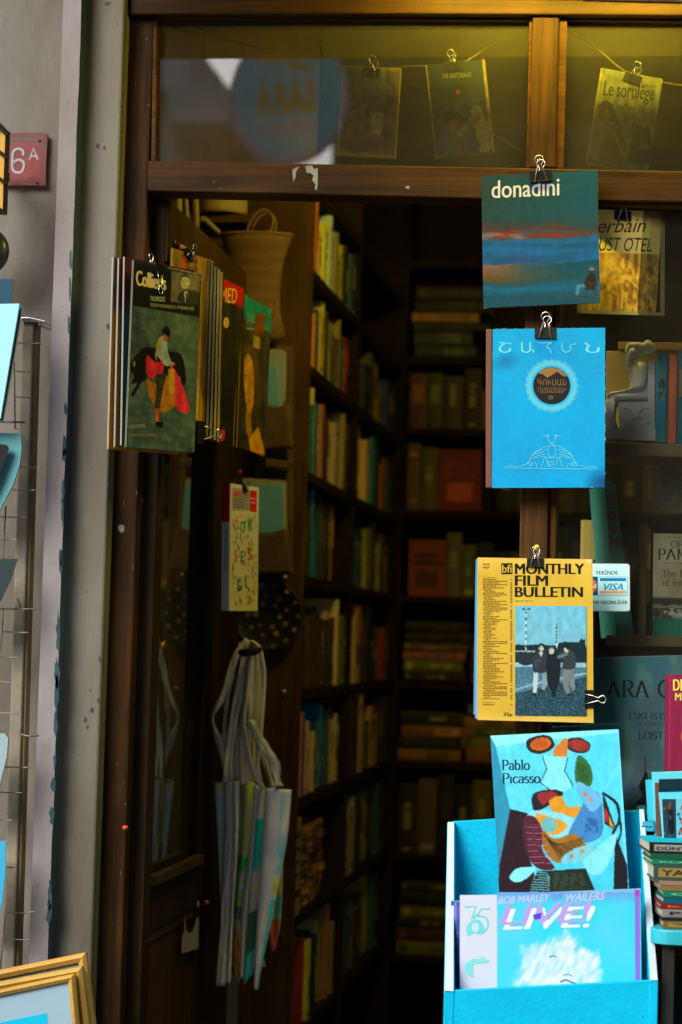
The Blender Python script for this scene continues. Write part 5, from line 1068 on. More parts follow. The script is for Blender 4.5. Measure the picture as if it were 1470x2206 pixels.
def flor(u, v):
    n = fbm(u*2.5, v*9, 11)
    if v < .38: return mixc((128, 134, 84), (92, 112, 50), .5+n*1.2+(v-.2))
    if v < .46: return mixc((24, 84, 40), (60, 120, 70), .5+n*2)
    if v < .54: return mixc((40, 96, 50), (150, 176, 206), .5+n*2.4)
    if v < .62: return mixc((120, 120, 30), (30, 80, 60), .5+n*2.5)
    if v < .70: return mixc((12, 56, 70), (90, 50, 30), .4+n*1.5)
    return (170, 130, 16) if n > .12 else ((16, 110, 150) if n > -.12 else (160, 44, 20))
fold(b2, o2, [(1085, 495), (1078, 850), (1052, 1180), (1030, 1400), (1052, 1780)], [(1188, 532), (1160, 900), (1115, 1250), (1085, 1550), (1082, 1802)], .63, flor, .010, seed=4)
fold(b2, o2, [(1180, 535), (1150, 950), (1105, 1300), (1088, 1550), (1086, 1776)], [(1204, 545), (1180, 950), (1145, 1300), (1128, 1550), (1108, 1772)], .612, lambda u, v: (140, 130, 108), .006, seed=5)
b3, o3 = bag_root('canvas tote with bright blue panel at the right of the cluster', 555, 1694, .58)
def bluep(u, v): return (124, 122, 130) if v < .16 else (8, 150, 214) if v < .43 else (136, 140, 140) if v < .49 else (128, 114, 70) if v < .55 else (100, 104, 98) if v < .65 else (20, 50, 34) if v < .86 else (26, 112, 142)
fold(b3, o3, [(1198, 556), (1182, 900), (1160, 1120), (1138, 1420), (1110, 1812)], [(1262, 576), (1242, 850), (1215, 1120), (1192, 1480), (1168, 1742)], .606, bluep, .006, seed=6)
def rightp(u, v):
    k = mixc((118, 122, 132), (108, 124, 138), v)
    if u > .62 and v < .42: k = mixc((52, 140, 162), (122, 132, 88), .42+fbm(u*3, v*9, 8)*1.8+(u-.8)*1.5)
    if u > .7 and .42 <= v < .55: k = mixc((146, 128, 24), (60, 120, 130), abs(v-.47)*14+fbm(u*4, v*9, 2))
    if u > .74 and v >= .55: k = (14, 138, 196)
    return k
fold(b3, o3, [(1250, 560), (1236, 850), (1215, 1120), (1192, 1500), (1178, 1800), (1184, 1850)], [(1416, 572), (1392, 850), (1345, 1120), (1282, 1430), (1220, 1720), (1200, 1846)], .588, rightp, .014, seed=7)
b4, o4 = bag_root('grey canvas tote with red and blue print, half hidden behind the others', 590, 1880, .70)
fold(b4, o4, [(1230, 600), (1240, 1000), (1262, 1400), (1290, 1600)], [(1370, 600), (1362, 1000), (1345, 1400), (1304, 1604)], .68, lambda u, v: (96, 98, 90) if v < .55 else mixc((120, 110, 26), (16, 90, 120), .5+fbm(u*3, v*7, 5)*3) if v < .8 else (140, 44, 20), .008, seed=8)
b5, o5 = bag_root('narrow canvas tote hanging lowest behind the floral one', 520, 1690, .70)
fold(b5, o5, [(1040, 520), (1100, 1000), (1120, 1500), (1130, 1700)], [(1200, 540), (1200, 1000), (1190, 1400), (1250, 1700)], .70, lambda u, v: (90, 92, 76), .008, seed=9)
def strap(par, o, pts, w, yy, flat=.22, colr=(132, 126, 92)):
    P = [Vector(p) for p in Art.smooth(None, pts, 6)]; N = len(P); sd_ = w*7.3+pts[0][0]
    def fn(u, v):
        f = v*(N-1); i = min(int(f), N-2); p = P[i].lerp(P[i+1], f-i); t = (P[min(i+1, N-1)]-P[max(i-1, 0)]).normalized(); nn = Vector((-t.y, t.x))
        ww = w*(1+.45*noise.noise((v*6, sd_, 1))); tw = 1.5*noise.noise((v*4, sd_, 4))
        x = p+nn*(u-.5)*ww*math.cos(tw)+nn*1.2*noise.noise((v*9, u*2, sd_)); return at(x.x, x.y, yy+(u-.5)*ww*math.sin(tw)*.0011-.004*math.sin(u*math.pi)+.010*noise.noise((x.x*.05, x.y*.01, 1))+.0012*math.sin(u*13))-o
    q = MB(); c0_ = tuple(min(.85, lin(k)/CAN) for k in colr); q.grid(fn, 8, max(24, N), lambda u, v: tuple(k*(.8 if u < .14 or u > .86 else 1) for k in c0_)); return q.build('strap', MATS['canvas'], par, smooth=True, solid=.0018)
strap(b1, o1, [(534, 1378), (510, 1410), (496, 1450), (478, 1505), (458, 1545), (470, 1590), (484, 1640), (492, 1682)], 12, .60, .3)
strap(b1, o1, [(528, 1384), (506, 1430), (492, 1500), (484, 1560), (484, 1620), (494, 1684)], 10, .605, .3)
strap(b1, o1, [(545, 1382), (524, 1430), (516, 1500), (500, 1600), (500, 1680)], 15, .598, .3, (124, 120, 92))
strap(b2, o2, [(540, 1390), (538, 1440), (532, 1520), (516, 1600), (508, 1684)], 20, .61, .3, (128, 124, 96))
strap(b2, o2, [(550, 1388), (548, 1460), (540, 1560), (530, 1640), (532, 1688)], 18, .60, .35, (140, 132, 92))
strap(b3, o3, [(540, 1382), (560, 1400), (568, 1450), (566, 1520), (560, 1600), (556, 1650), (560, 1692)], 11, .59, .35)
strap(b3, o3, [(538, 1553), (552, 1580), (574, 1616), (592, 1648), (600, 1694)], 22, .575, .25, (146, 134, 84))
strap(b5, o5, [(552, 1396), (552, 1480), (546, 1580), (540, 1700)], 14, .63, .3, (110, 104, 76))
strap(b1, o1, [(538, 1386), (520, 1440), (504, 1520), (492, 1600), (486, 1684)], 9, .592, .3, (140, 134, 96))
strap(b2, o2, [(546, 1386), (544, 1450), (528, 1540), (522, 1620), (524, 1690)], 12, .594, .3, (120, 116, 84))
strap(b3, o3, [(542, 1400), (536, 1480), (526, 1555), (540, 1640), (568, 1700)], 9, .588, .3, (138, 128, 90))
strap(b4, o4, [(556, 1400), (556, 1500), (562, 1600), (590, 1706)], 12, .66, .3, (100, 96, 70))
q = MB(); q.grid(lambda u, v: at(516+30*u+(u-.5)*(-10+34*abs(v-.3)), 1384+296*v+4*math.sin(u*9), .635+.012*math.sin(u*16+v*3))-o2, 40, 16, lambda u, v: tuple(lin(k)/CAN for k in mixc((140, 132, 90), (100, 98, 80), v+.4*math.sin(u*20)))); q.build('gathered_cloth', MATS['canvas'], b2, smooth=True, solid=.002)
mat('grey_board', (.16, .17, .16), .8, var=.2)
q = MB(); q.pxslab([(486, 2100), (512, 2100), (506, 2420), (480, 2420)], .985, .012); tag(q.build('grey_board', MATS['grey_board']), 'narrow grey board against the bookcase end below the canvas bags', 'board')
# ------------------------------------------------------------------ basket, organiser, tray, boxes (on the bookcase end)
YE = 1.0
mat('straw', (.26, .15, .04), .85, var=.5, vscale=120, stretch=(1, 1, 6), bump=.7, bscale=160)
def spx(px, py, y=YE-.02): return at(px, py, y)
bk = empty('straw_basket', 'woven straw basket bag hanging on the bookcase end', 'basket', Matrix.Translation(spx(552, 740, .93)))
ob = bk.matrix_world.translation; prof = [(1, 34), (100, 48), (180, 62), (235, 76), (242, 78)]; q = MB()
sc_ = 5.13/FPX
V = []; n_ = 40
rows = [(k/16) for k in range(17)]
def brad(t): return (30+46*t**1.1+3*math.sin(t*8))
q.grid(lambda u, v: Vector(((-6+(brad(v)*math.cos(u*2*math.pi)))*sc_+.004*noise.noise((math.cos(u*6.28)*2, v*3, 1)), .42*brad(v)*math.sin(u*2*math.pi)*sc_, v*240*sc_+.003*math.cos(u*6.28*2)*v)), n_, 16, lambda u, v: (1, 1, 1) if int(v*16) % 2 else (.75, .75, .7))
q.mesh([(( -6+brad(0)*math.cos(2*math.pi*k/20))*sc_, .42*brad(0)*math.sin(2*math.pi*k/20)*sc_, .001) for k in range(20)], [tuple(range(20))]); q.build('body', MATS['straw'], bk, smooth=True, solid=.004)
q = MB(); q.tube([((-6+brad(1)*math.cos(2*math.pi*k/30))*sc_, .42*brad(1)*math.sin(2*math.pi*k/30)*sc_, 240*sc_) for k in range(30)], .004, 8, True); q.build('rim', MATS['straw'], bk, smooth=True)
for yy in (-.022, .02): q = MB(); q.tube([(x*sc_, yy, z*sc_) for x, z in Art.smooth(None, [(-24, 235), (-20, 262), (-4, 285), (14, 292), (30, 280), (32, 258), (22, 236)], 4)], .0034, 8); q.build('handle', MATS['straw'], bk, smooth=True)
tl_ = empty('straw_tail', 'frayed straw whisk hanging beside the basket', 'whisk', Matrix.Translation(spx(612, 532, .96)))
q = MB(); q.tube([(0, 0, 0), (-.006, 0, -.03), (-.016, -.004, -.10), (-.022, -.006, -.15), (-.012, -.004, -.20), (-.022, 0, -.218)], [.005, .007, .012, .022, .026, .012], 14, flat=.5); q.build('whisk_body', MATS['straw'], tl_, smooth=True)
rnd = random.Random(5); q = MB()
for k in range(60): z = -rnd.uniform(.03, .2); q.tube([(-.01+z*.05, -.008, z), (-.01+z*.05+rnd.uniform(-.03, .012), -.01, z-rnd.uniform(.0, .02))], .0005, 4)
q.build('fringe', MATS['straw'], tl_)
tag(tl_, None, None)
mat('leather_brown', (.12, .066, .02), .75, var=.45, vscale=30, bump=.4, bscale=80); mat('notebook_blue', (.14, .42, .62), .5, var=.12); mat('notebook_grey', (.28, .36, .40), .5, var=.15)
og = empty('hanging_organiser', 'brown leather pocket organiser hanging on the bookcase end', 'organiser', Matrix.Translation(spx(595, 740)))
oo = og.matrix_world.translation
def slabm(pts, y, d, o_, name, mn, par, bevel=.002, sub=0):
    q = MB(); A = [at(px, py, y)-o_ for px, py in pts]; q.hull8(A, [p+Vector((0, d, 0)) for p in A]); return q.build(name, MATS[mn], par, bevel=bevel)
slabm([(556, 740), (632, 745), (630, 1225), (545, 1225)], .985, .012, oo, 'backing', 'leather_brown', og)
slabm([(563, 868), (600, 876), (622, 866), (632, 965), (560, 968)], .94, .03, oo, 'pocket', 'leather_brown', og, .006)
slabm([(540, 1146), (590, 1150), (618, 1138), (630, 1235), (545, 1236)], .94, .03, oo, 'pocket', 'leather_brown', og, .006)
slabm([(570, 985), (630, 995), (622, 1012), (570, 1006)], .955, .02, oo, 'knotted_strap', 'leather_brown', og, .004)
for lb, pts, y, mn in (('greyish notebook standing at the back of the upper organiser pocket', [(560, 753), (606, 755), (615, 760), (613, 860), (606, 880), (560, 880)], .972, 'notebook_grey'), ('blue notebook in the upper organiser pocket', [(556, 786), (590, 783), (596, 790), (604, 884), (556, 888)], .957, 'notebook_blue'),
        ('cream backed notebook in the lower organiser pocket', [(512, 1032), (606, 1034), (614, 1040), (616, 1150), (512, 1152)], .972, 'pages_dim'), ('blue notebook in the lower organiser pocket', [(516, 1042), (604, 1044), (610, 1050), (612, 1142), (556, 1154), (520, 1154)], .957, 'notebook_blue')):
    o_ = at(*pts[0], y); e = empty('notebook', lb, 'notebook', Matrix.Translation(o_), 'notebooks in the leather organiser'); slabm(pts, y, .006, o_, 'cover', mn, e, .001); slabm([(p[0]+2, p[1]-2) for p in pts], y+.0065, .005, o_, 'pages', 'pages_dim', e, 0)
# tray
mat('tray_black', (.010, .012, .009), .4, coat=.3)
P = at(577, 1326, .985); ty = empty('floral_tray', 'round black tray painted with small flowers on the bookcase end', 'tray', Matrix.Translation(P)@Matrix.Rotation(R(90), 4, 'X'))
q = MB(); q.lathe([(0, .0), (.060, .0), (.074, .006), (.080, .009), (.081, .006), (.074, .0), (.0, -.004)], 48); q.build('dish', MATS['tray_black'], ty, smooth=True)
rnd = random.Random(9); q = MB()
for ring, r, nn in ((0, .071, 14), (1, .045, 9), (2, .028, 6)):
    for k in range(nn):
        t = 2*math.pi*k/nn+ring; x, y = r*math.cos(t), r*math.sin(t); z = .0062 if r > .06 else .0012; r_ = rnd.uniform(.004, .0062); cc = rnd.choice([(.34, .26, .05), (.38, .10, .07), (.14, .24, .05), (.30, .16, .06)])
        q = MB(); q.mesh([(x+r_*math.cos(j*math.pi/4), y+r_*math.sin(j*math.pi/4), z) for j in range(8)]+[(x+.002*math.cos(j*math.pi/4), y+.002*math.sin(j*math.pi/4), z) for j in range(8)], [(j, (j+1) % 8, 8+(j+1) % 8, 8+j) for j in range(8)], cc); q.build('painted_flower', MATS['print_matte'], ty)
# things above the door leaf
mat('cream_box', (.30, .24, .07), .7, var=.25); mat('roll_paper', (.30, .24, .07), .8, var=.3)
P = at(478, 440, 1.0); q = MB(); q.lathe([(0, -.026), (.058, -.026), (.060, -.02), (.060, .016), (.062, .017), (.062, .034), (.058, .038), (0, .039)], 36)
o = q.build('round_box', MATS['cream_box'], smooth=False, bevel=.001); o.location = P; tag(o, 'round cream hat box on top of the shelves above the door', 'box')
sb_ = MB(); x0 = at(345, 430, .95).x; sb_.box(-1.49, at(545, 470, .95).x, .96, 1.2, P.z-.05, P.z-.03); tag(sb_.build('high_shelf', MATS['wood_end'], bevel=.002), 'high wooden shelf carrying the hat box and paper rolls', 'shelf')
rnd = random.Random(6)
for i, (x0, y0, x1, y1, r) in enumerate(((352, 420, 356, 470, 7), (385, 410, 384, 500, 8), (400, 395, 404, 505, 5), (420, 400, 424, 520, 7), (438, 470, 470, 500, 6))):
    q = MB(); A, B = at(x0, y0, .8), at(x1, y1, .8+.02*i); q.tube([A-A, B-A], r*sc_, 12); o = q.build('paper_roll', MATS['roll_paper'], smooth=False); o.location = A
    tag(o, ('pale paper roll at the far left above the door', 'thick pale paper roll above the door', 'thin pale paper roll between two thicker ones', 'pale paper roll nearest the round box', 'short paper roll lying slanted below the round box')[i], 'paper roll', 'paper rolls above the door')
# ================================================================== BOOKCASES AND BOOKS INSIDE
lp = empty('pendant_lamp', 'warm bulb lamp hanging inside the shop above the doorway', 'lamp', Matrix.Translation((-.22, .38, 2.86)))
q = MB(); q.lathe([(0.001, -.04), (.03, -.03), (.042, 0), (.03, .03), (.012, .06)], 20); q.build('bulb', MATS['bulb_glow'] if 'bulb_inner' not in MATS else MATS['bulb_inner'], lp, smooth=True)
q = MB(); q.tube([(0, 0, .05), (0, 0, .085)], .004); q.build('cord', MATS['dark_metal'], lp)
mat('shelf_book', rough=.6, var=.22, vscale=26, stretch=(1, 1, .35))
XS = at(645, 1400, 1.0).x            # front plane of the left bookcase (faces +x)
YA, YM, YZ = 1.0, at(757, 1400, 0).y, 2.9
YM = -4.2 + (XS-0)/(at(757, 1400, 1.0).x-0)*5.2      # divider depth
YZ = -4.2 + XS/(at(850, 1400, 1.0).x)*5.2
rows_px = [330, 545, 765, 1005, 1237, 1487, 1722, 1972, 2225]
rz = [atx(645, py, XS).z for py in rows_px]
bc = empty('left_bookcase', 'dark wooden bookcase filled with books along the left wall', 'bookcase', Matrix.Translation((XS, YA, 0)))
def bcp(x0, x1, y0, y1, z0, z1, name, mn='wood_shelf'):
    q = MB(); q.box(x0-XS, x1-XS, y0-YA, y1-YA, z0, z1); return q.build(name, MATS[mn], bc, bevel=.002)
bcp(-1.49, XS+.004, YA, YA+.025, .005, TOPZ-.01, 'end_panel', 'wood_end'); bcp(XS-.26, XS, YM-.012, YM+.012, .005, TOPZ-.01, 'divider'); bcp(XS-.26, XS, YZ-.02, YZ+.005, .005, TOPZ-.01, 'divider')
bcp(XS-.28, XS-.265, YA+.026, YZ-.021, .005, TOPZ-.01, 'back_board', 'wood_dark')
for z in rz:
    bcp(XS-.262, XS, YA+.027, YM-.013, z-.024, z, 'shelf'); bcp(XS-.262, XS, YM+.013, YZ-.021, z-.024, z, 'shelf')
PAL = [((168, 144, 40), 'yellow', 5), ((140, 128, 80), 'cream', 7), ((46, 32, 16), 'dark brown', 7), ((96, 20, 22), 'dark red', 2), ((20, 22, 22), 'black', 6), ((120, 66, 18), 'orange', 1), ((30, 62, 70), 'slate blue', 3), ((14, 90, 100), 'teal', 1), ((110, 96, 50), 'tan', 4), ((60, 62, 40), 'olive green', 2), ((18, 50, 90), 'navy blue', 1), ((150, 146, 120), 'off white', 2)]
pick = [p for p in PAL for _ in range(p[2])]
ORD = ['first', 'second', 'third', 'fourth', 'fifth', 'sixth', 'seventh', 'eighth', 'ninth', 'tenth', 'eleventh', 'twelfth', 'thirteenth', 'fourteenth', 'fifteenth', 'sixteenth', 'seventeenth', 'eighteenth', 'nineteenth', 'twentieth', 'twenty-first', 'twenty-second', 'twenty-third', 'twenty-fourth', 'twenty-fifth', 'twenty-sixth', 'twenty-seventh', 'twenty-eighth', 'twenty-ninth', 'thirtieth']
ROWN = ['top', 'second', 'third', 'fourth', 'fifth', 'sixth', 'seventh', 'eighth', 'lowest']
NB = [0]
def shelf_book(W_, T_, H_, rgb, mw, label, group, rnd, L=.42, simple=False):
    """spine towards local -y: W_ deep, T_ thick (local x), H_ tall"""
    NB[0] += 1; base = tuple(min(.8, lin(k)/L) for k in rgb); e = empty('book', label, 'book', mw, group); q = MB()
    rr = min(.004, T_*.3); A = [(0, rr*.9), (T_*.2, rr*.2), (T_*.5, 0), (T_*.8, rr*.2), (T_, rr*.9)]
    q.hull8([(x, y, 0) for x, y in A]+[(T_, W_, 0), (T_-.0022, W_, 0), (T_-.0022, .006, 0), (.0022, .006, 0), (.0022, W_, 0), (0, W_, 0)], [(x, y, H_) for x, y in A]+[(T_, W_, H_), (T_-.0022, W_, H_), (T_-.0022, .006, H_), (.0022, .006, H_), (.0022, W_, H_), (0, W_, H_)], base)
    k = rnd.random(); cc = tuple(min(.8, v*(.25 if sum(base) > .5 else 3)+.01) for v in base)
    for (f0, f1) in ([(.80, .86), (.12, .14)] if k < .25 else [(.45, .8)] if k < .45 else [(.06, .14)] if k < .6 else [(.3, .32), (.84, .85)] if k < .75 else []):
        q.box(T_*.18, T_*.82, -.0006, .001, H_*f0, H_*f1, cc)
    if not simple or k > .5:
        z = H_*rnd.uniform(.28, .5); ze = z+H_*rnd.uniform(.2, .4); x0_ = rnd.uniform(.28, .4); xs_ = (cc if k < .6 else (.5, .42, .16) if sum(base) < .5 else (.03, .025, .02)) if not (.25 < k < .45) else tuple(v*.8 for v in base)
        while z < ze:
            h_ = rnd.uniform(.004, .011); q.box(T_*x0_, T_*(1-x0_), -.0013, .0, z, z+h_*.72, xs_); z += h_
            if rnd.random() < .18: z += .008
        if rnd.random() < .5: q.box(T_*.3, T_*.7, -.0012, 0, H_*.05, H_*.085, xs_)
    q.build('cover', MATS['shelf_book'], e)
    q = MB(); q.box(.0023, T_-.0023, .0062, W_-.004, .003, H_-.003); q.build('pages', MATS['pages_dim'], e)
    return e
FIX = {(1, 0): [((20, 20, 16), .018, .9), ((176, 150, 20), .026, .95), ((24, 22, 16), .012, .8), ((150, 110, 24), .020, .95), ((130, 70, 20), .024, .96)],
       (2, 0): [((20, 18, 14), .030, .8), ((150, 146, 70), .022, .86), ((110, 10, 20), .040, .84), ((170, 138, 30), .044, .86), ((140, 86, 20), .030, .7)],
       (3, 0): [((16, 40, 60), .03, .8), ((160, 80, 24), .014, .8), ((40, 36, 20), .03, .7)],
       (5, 0): [((14, 20, 20), .028, .84), ((178, 138, 14), .042, .92), ((16, 16, 18), .034, .9), ((120, 108, 80), .016, .88), ((20, 26, 40), .03, .86)],
       (6, 0): [((18, 18, 24), .034, .9), ((20, 40, 44), .036, .89), ((60, 70, 80), .016, .88), ((150, 64, 20), .014, .86), ((10, 70, 110), .030, .88), ((110, 90, 30), .024, .84)],
       (8, 0): [((150, 130, 30), .040, .9), ((90, 20, 10), .012, .85), ((150, 140, 90), .036, .95), ((90, 60, 110), .03, .85), ((130, 14, 14), .04, .88), ((160, 150, 110), .04, .95)]}
def fill_left(ri, unit, seed):
    rnd = random.Random(seed); y0, y1 = (YA+.03, YM-.016) if unit == 0 else (YM+.016, YZ-.024); z = rz[ri]; gap = (rz[ri-1]-.024-z) if ri else .24
    y = y0; n = 0; fx = list(FIX.get((ri, unit), [])); last = None
    while True:
        if fx: rgb, T_, hf = fx.pop(0); nm = min(PAL, key=lambda p: sum((p[0][k]-rgb[k])**2 for k in range(3)))[1]
        else:
            p = rnd.choice(pick); nm = p[1]; rgb = tuple(v*rnd.uniform(.8, 1.15) for v in p[0]); T_ = rnd.uniform(.026, .055) if unit == 0 else rnd.uniform(.07, .12); hf = rnd.uniform(.60, .97)
        if y+T_ > y1: break
        H_ = gap*hf; W_ = rnd.uniform(.13, .17); rec = rnd.uniform(.004, .03)
        lean = 0 if rnd.random() < .72 else rnd.uniform(-.03, .07)
        # spine towards +x : local -y -> +x ; local x -> +y
        mw = Matrix.Translation((XS-rec, y, z+.0005))@Matrix.Rotation(R(90), 4, 'Z')@Matrix.Rotation(lean, 4, 'Y')
        shelf_book(W_, T_, H_, rgb, mw, '%s book, %s from door in %s row, %s bay, left bookcase' % (nm, ORD[n], ROWN[ri], 'near' if unit == 0 else 'far'), 'books standing in the left bookcase', rnd, simple=unit == 1)
        y += T_+rnd.uniform(.0008, .003)+abs(lean)*.1*(1 if lean else 0); n += 1
        if n > 28: break
    return
for ri in (1, 2, 3, 5, 6, 8):
    fill_left(ri, 0, 100+ri)
    if ri > 1: fill_left(ri, 1, 200+ri)
fill_left(4, 1, 204); fill_left(7, 1, 207)
# row with leaning books
rnd = random.Random(44); z = rz[4]
for i, (y, T_, H_, lean, rgb, nm) in enumerate(((YA+.05, .022, .20, .16, (170, 60, 18), 'orange'), (YA+.11, .030, .21, .20, (70, 20, 12), 'dark red'), (YA+.17, .026, .19, .10, (40, 34, 18), 'dark brown'), (YA+.24, .035, .19, .05, (34, 32, 20), 'black'), (YA+.33, .026, .215, .18, (14, 90, 104), 'teal'), (YA+.42, .034, .20, .06, (30, 46, 44), 'slate grey'), (YA+.49, .03, .19, .0, (44, 24, 14), 'brown'), (YA+.56, .04, .2, .0, (22, 24, 22), 'black'), (YA+.63, .03, .2, .0, (90, 60, 20), 'tan'))):
    mw = Matrix.Translation((XS-.02, y, z+.0005))@Matrix.Rotation(R(90), 4, 'Z')@Matrix.Rotation(-lean, 4, 'Y')
    shelf_book(.15, T_, H_, rgb, mw, '%s book leaning in the fourth row of the near bay, %s from the door' % (nm, ORD[i]), 'books leaning in the left bookcase', rnd)
# row 7 near bay: a labelled box file and piles
z = rz[7]; gap = rz[6]-z
def pile(x0, y, z0, specs, rot, where, group, depth=.16, face='x', L=.42):
    rnd = random.Random(int(abs(x0*1000)+abs(y*1000)+z0*77)); z = z0
    for i, (T_, Ln, rgb, nm) in enumerate(specs):
        j = rnd.uniform(-.05, .05); mw = Matrix.Translation((x0+rnd.uniform(-.008, .008), y+rnd.uniform(-.006, .006), z))@Matrix.Rotation(rot+j, 4, 'Z')@Matrix.Translation((0, 0, T_))@Matrix.Rotation(R(90), 4, 'Y')
        shelf_book(depth, T_, Ln, rgb, mw, '%s book, %s up in %s' % (nm, ORD[i], where), group, rnd, L=L)
        z += T_+.0008
    return z
def rspecs(rnd, h, lo=.014, hi=.034, ln=.2):
    out = []; t = 0
    while True:
        p = rnd.choice(pick); T_ = rnd.uniform(lo, hi)
        if t+T_ > h: return out
        out.append((T_, ln*rnd.uniform(.8, 1.1), tuple((v*.5+.5*sum(p[0])/3*m__)*rnd.uniform(.6, 1.0) for v, m__ in zip(p[0], (1.18, .92, .6))), p[1])); t += T_+.0008
rr_ = random.Random(71)
bx = empty('box_file', 'pale labelled box file standing in the seventh row near the door', 'box file', Matrix.Translation((XS-.004, YA+.03, z)))
q = MB(); q.box(-.2, 0, 0, .115, 0, gap*.83); q.build('case', MATS['cream_box'], bx, bevel=.001)
q = MB(); q.box(.0002, .0012, .01, .105, gap*.25, gap*.80, (.9, 1, 1.6)); 
for k in range(4): q.box(.0014, .002, .02, .09, gap*(.34+.11*k), gap*(.37+.11*k), (.15, .15, .2))
q.build('label_sheet', MATS['cream_box'], bx); q = MB(); q.box(.0002, .0014, .0, .115, gap*.16, gap*.22, (.05, .05, .08)); q.build('band', MATS['cream_box'], bx)
brown = [((74, 48, 18), 'brown'), ((100, 70, 26), 'tan'), ((60, 34, 14), 'dark brown'), ((112, 84, 40), 'pale brown')]
for k, yy in enumerate((YA+.16, YA+.40)):
    sp_ = [(rr_.uniform(.02, .034), .19*rr_.uniform(.9, 1.1), *rr_.choice(brown)) for _ in range(7)]; t = 0; s2 = []
    for s_ in sp_:
        if t+s_[0] < gap*.86: s2.append(s_); t += s_[0]+.001
    pile(XS-.012, yy, z+.001, s2, R(90), 'the %s lying pile, left bookcase' % ('nearer' if k == 0 else 'farther'), 'books lying in the left bookcase')
# ---- back bookcase
YB2 = YZ+.02
bb = empty('back_bookcase', 'dark wooden bookcase standing across the back wall of the shop', 'bookcase', Matrix.Translation((XS, YB2, 0)))
XR = 1.35
brow = [(560, 'first'), (768, 'second'), (922, 'third'), (1098, 'fourth'), (1284, 'fifth'), (1470, 'sixth'), (1640, 'seventh'), (1842, 'eighth'), (2060, 'ninth')]
bz = [at(900, py, YB2).z for py, _ in brow]
def bbp(x0, x1, y0, y1, z0, z1, name, mn='wood_dark'): q = MB(); q.box(x0-XS, x1-XS, y0-YB2, y1-YB2, z0, z1); return q.build(name, MATS[mn], bb, bevel=.002)
bbp(XS-.1, XR, YB2+.28, YB2+.30, .005, 2.93, 'back_board')
for x in (XS+.0, .12, XR-.02): bbp(x-.012, x+.012, YB2, YB2+.279, .005, 2.93, 'upright')
for z in bz: bbp(XS+.013, .107, YB2, YB2+.279, z-.022, z, 'shelf'); bbp(.133, XR-.033, YB2, YB2+.279, z-.022, z, 'shelf')
def fill_back(bi, x0, x1, seed, lo=.03, hi=.06, cols=None, gapf=(.55, .95), L=1.1, n0=0):  # high L: dimness deep in the shop is put into the book colours
    rnd = random.Random(seed); z = bz[bi]; gap = bz[bi-1]-.022-z if bi else .2; x = x0; n = n0
    while True:
        p = rnd.choice(cols or pick); T_ = rnd.uniform(lo, hi)
        if x+T_ > x1: break
        rgb = tuple((v*.55+.45*sum(p[0])/3*m__)*rnd.uniform(.7, 1.0) for v, m__ in zip(p[0], (1.18, .92, .6))); H_ = gap*rnd.uniform(*gapf)
        mw = Matrix.Translation((x, YB2+rnd.uniform(.008, .03), z+.0005))
        shelf_book(.15, T_, H_, rgb, mw, '%s book, %s from left in %s row, back bookcase' % (p[1], ORD[n], brow[bi][1]), 'books standing in the back bookcase', rnd, L=L, simple=True)
        x += T_+.0015; n += 1
creams = [PAL[1], PAL[8], PAL[11], PAL[9]]
XV = .10
fill_back(2, XS+.02, XV, 1, .045, .07, creams); fill_back(3, XS+.02, XS+.13, 2, .04, .06); fill_back(3, XS+.30, XV, 3, .05, .08, n0=3)
fill_back(4, XS+.02, XS+.04, 4); fill_back(4, XS+.15, XV, 5, .04, .065, n0=2); fill_back(7, XS+.02, XV, 6, .04, .065)
def facing(x, bi, w, h, rgb, label, band=None):
    e = empty('book', label, 'book', Matrix.Translation((x, YB2+.004, bz[bi]+.001)), None); q = MB(); q.box(0, w, 0, .003, 0, h, tuple(lin(k)/.42 for k in rgb))
    if band: q.box(w*.1, w*.9, -.001, 0, h*.55, h*.62, tuple(lin(k)/1.1 for k in band)); q.box(w*.15, w*.8, -.001, 0, h*.68, h*.75, tuple(lin(k)/1.1 for k in band)); q.box(w*.2, w*.8, -.001, 0, h*.15, h*.45, tuple(lin(k)/.4 for k in band))
    q.build('cover', MATS['shelf_book'], e); q = MB(); q.box(.002, w-.003, .0032, .03, .003, h-.003); q.build('pages', MATS['pages_dim'], e)
facing(at(945, 1000, YB2).x, 3, .135, .19, (90, 14, 18), 'red book shown face out in the fourth row of the back bookcase', (150, 60, 50))
facing(XS+.035, 4, .115, .175, (112, 42, 12), 'orange book shown face out in the fifth row of the back bookcase', (60, 24, 8))
for bi, x, k in ((1, XS+.03, 0), (5, XS+.03, 0), (5, XS+.24, 1), (6, XS+.02, 0), (6, XS+.22, 1), (8, XS+.03, 0), (8, XS+.26, 1)):
    rr_ = random.Random(bi*9+k); g = bz[bi-1]-.022-bz[bi]
    pile(x, YB2+.02, bz[bi]+.001, rspecs(rr_, g*.84, .026, .045, .19 if k else .22), 0, 'the %s pile, %s row, back bookcase' % ('left' if k == 0 else 'right', brow[bi][1]), 'books lying in the back bookcase', L=.6)
# everything farther right in the back bookcase, seen only dimly through the shop window
rnd = random.Random(77); q = MB()
for bi in range(1, 9):
    x = .15; z = bz[bi]; g = bz[bi-1]-.022-z
    while x < XR-.08:
        p = rnd.choice(pick); T_ = rnd.uniform(.02, .05); q.box(x, x+T_, YB2+rnd.uniform(.01, .03), YB2+.2, z, z+g*rnd.uniform(.7, .92), tuple(lin(v)/.5 for v in p[0])); x += T_+.002
tag(q.build('far_books', MATS['shelf_book']), 'dim rows of books at the back right, seen through the window', 'books', None, 'stuff')
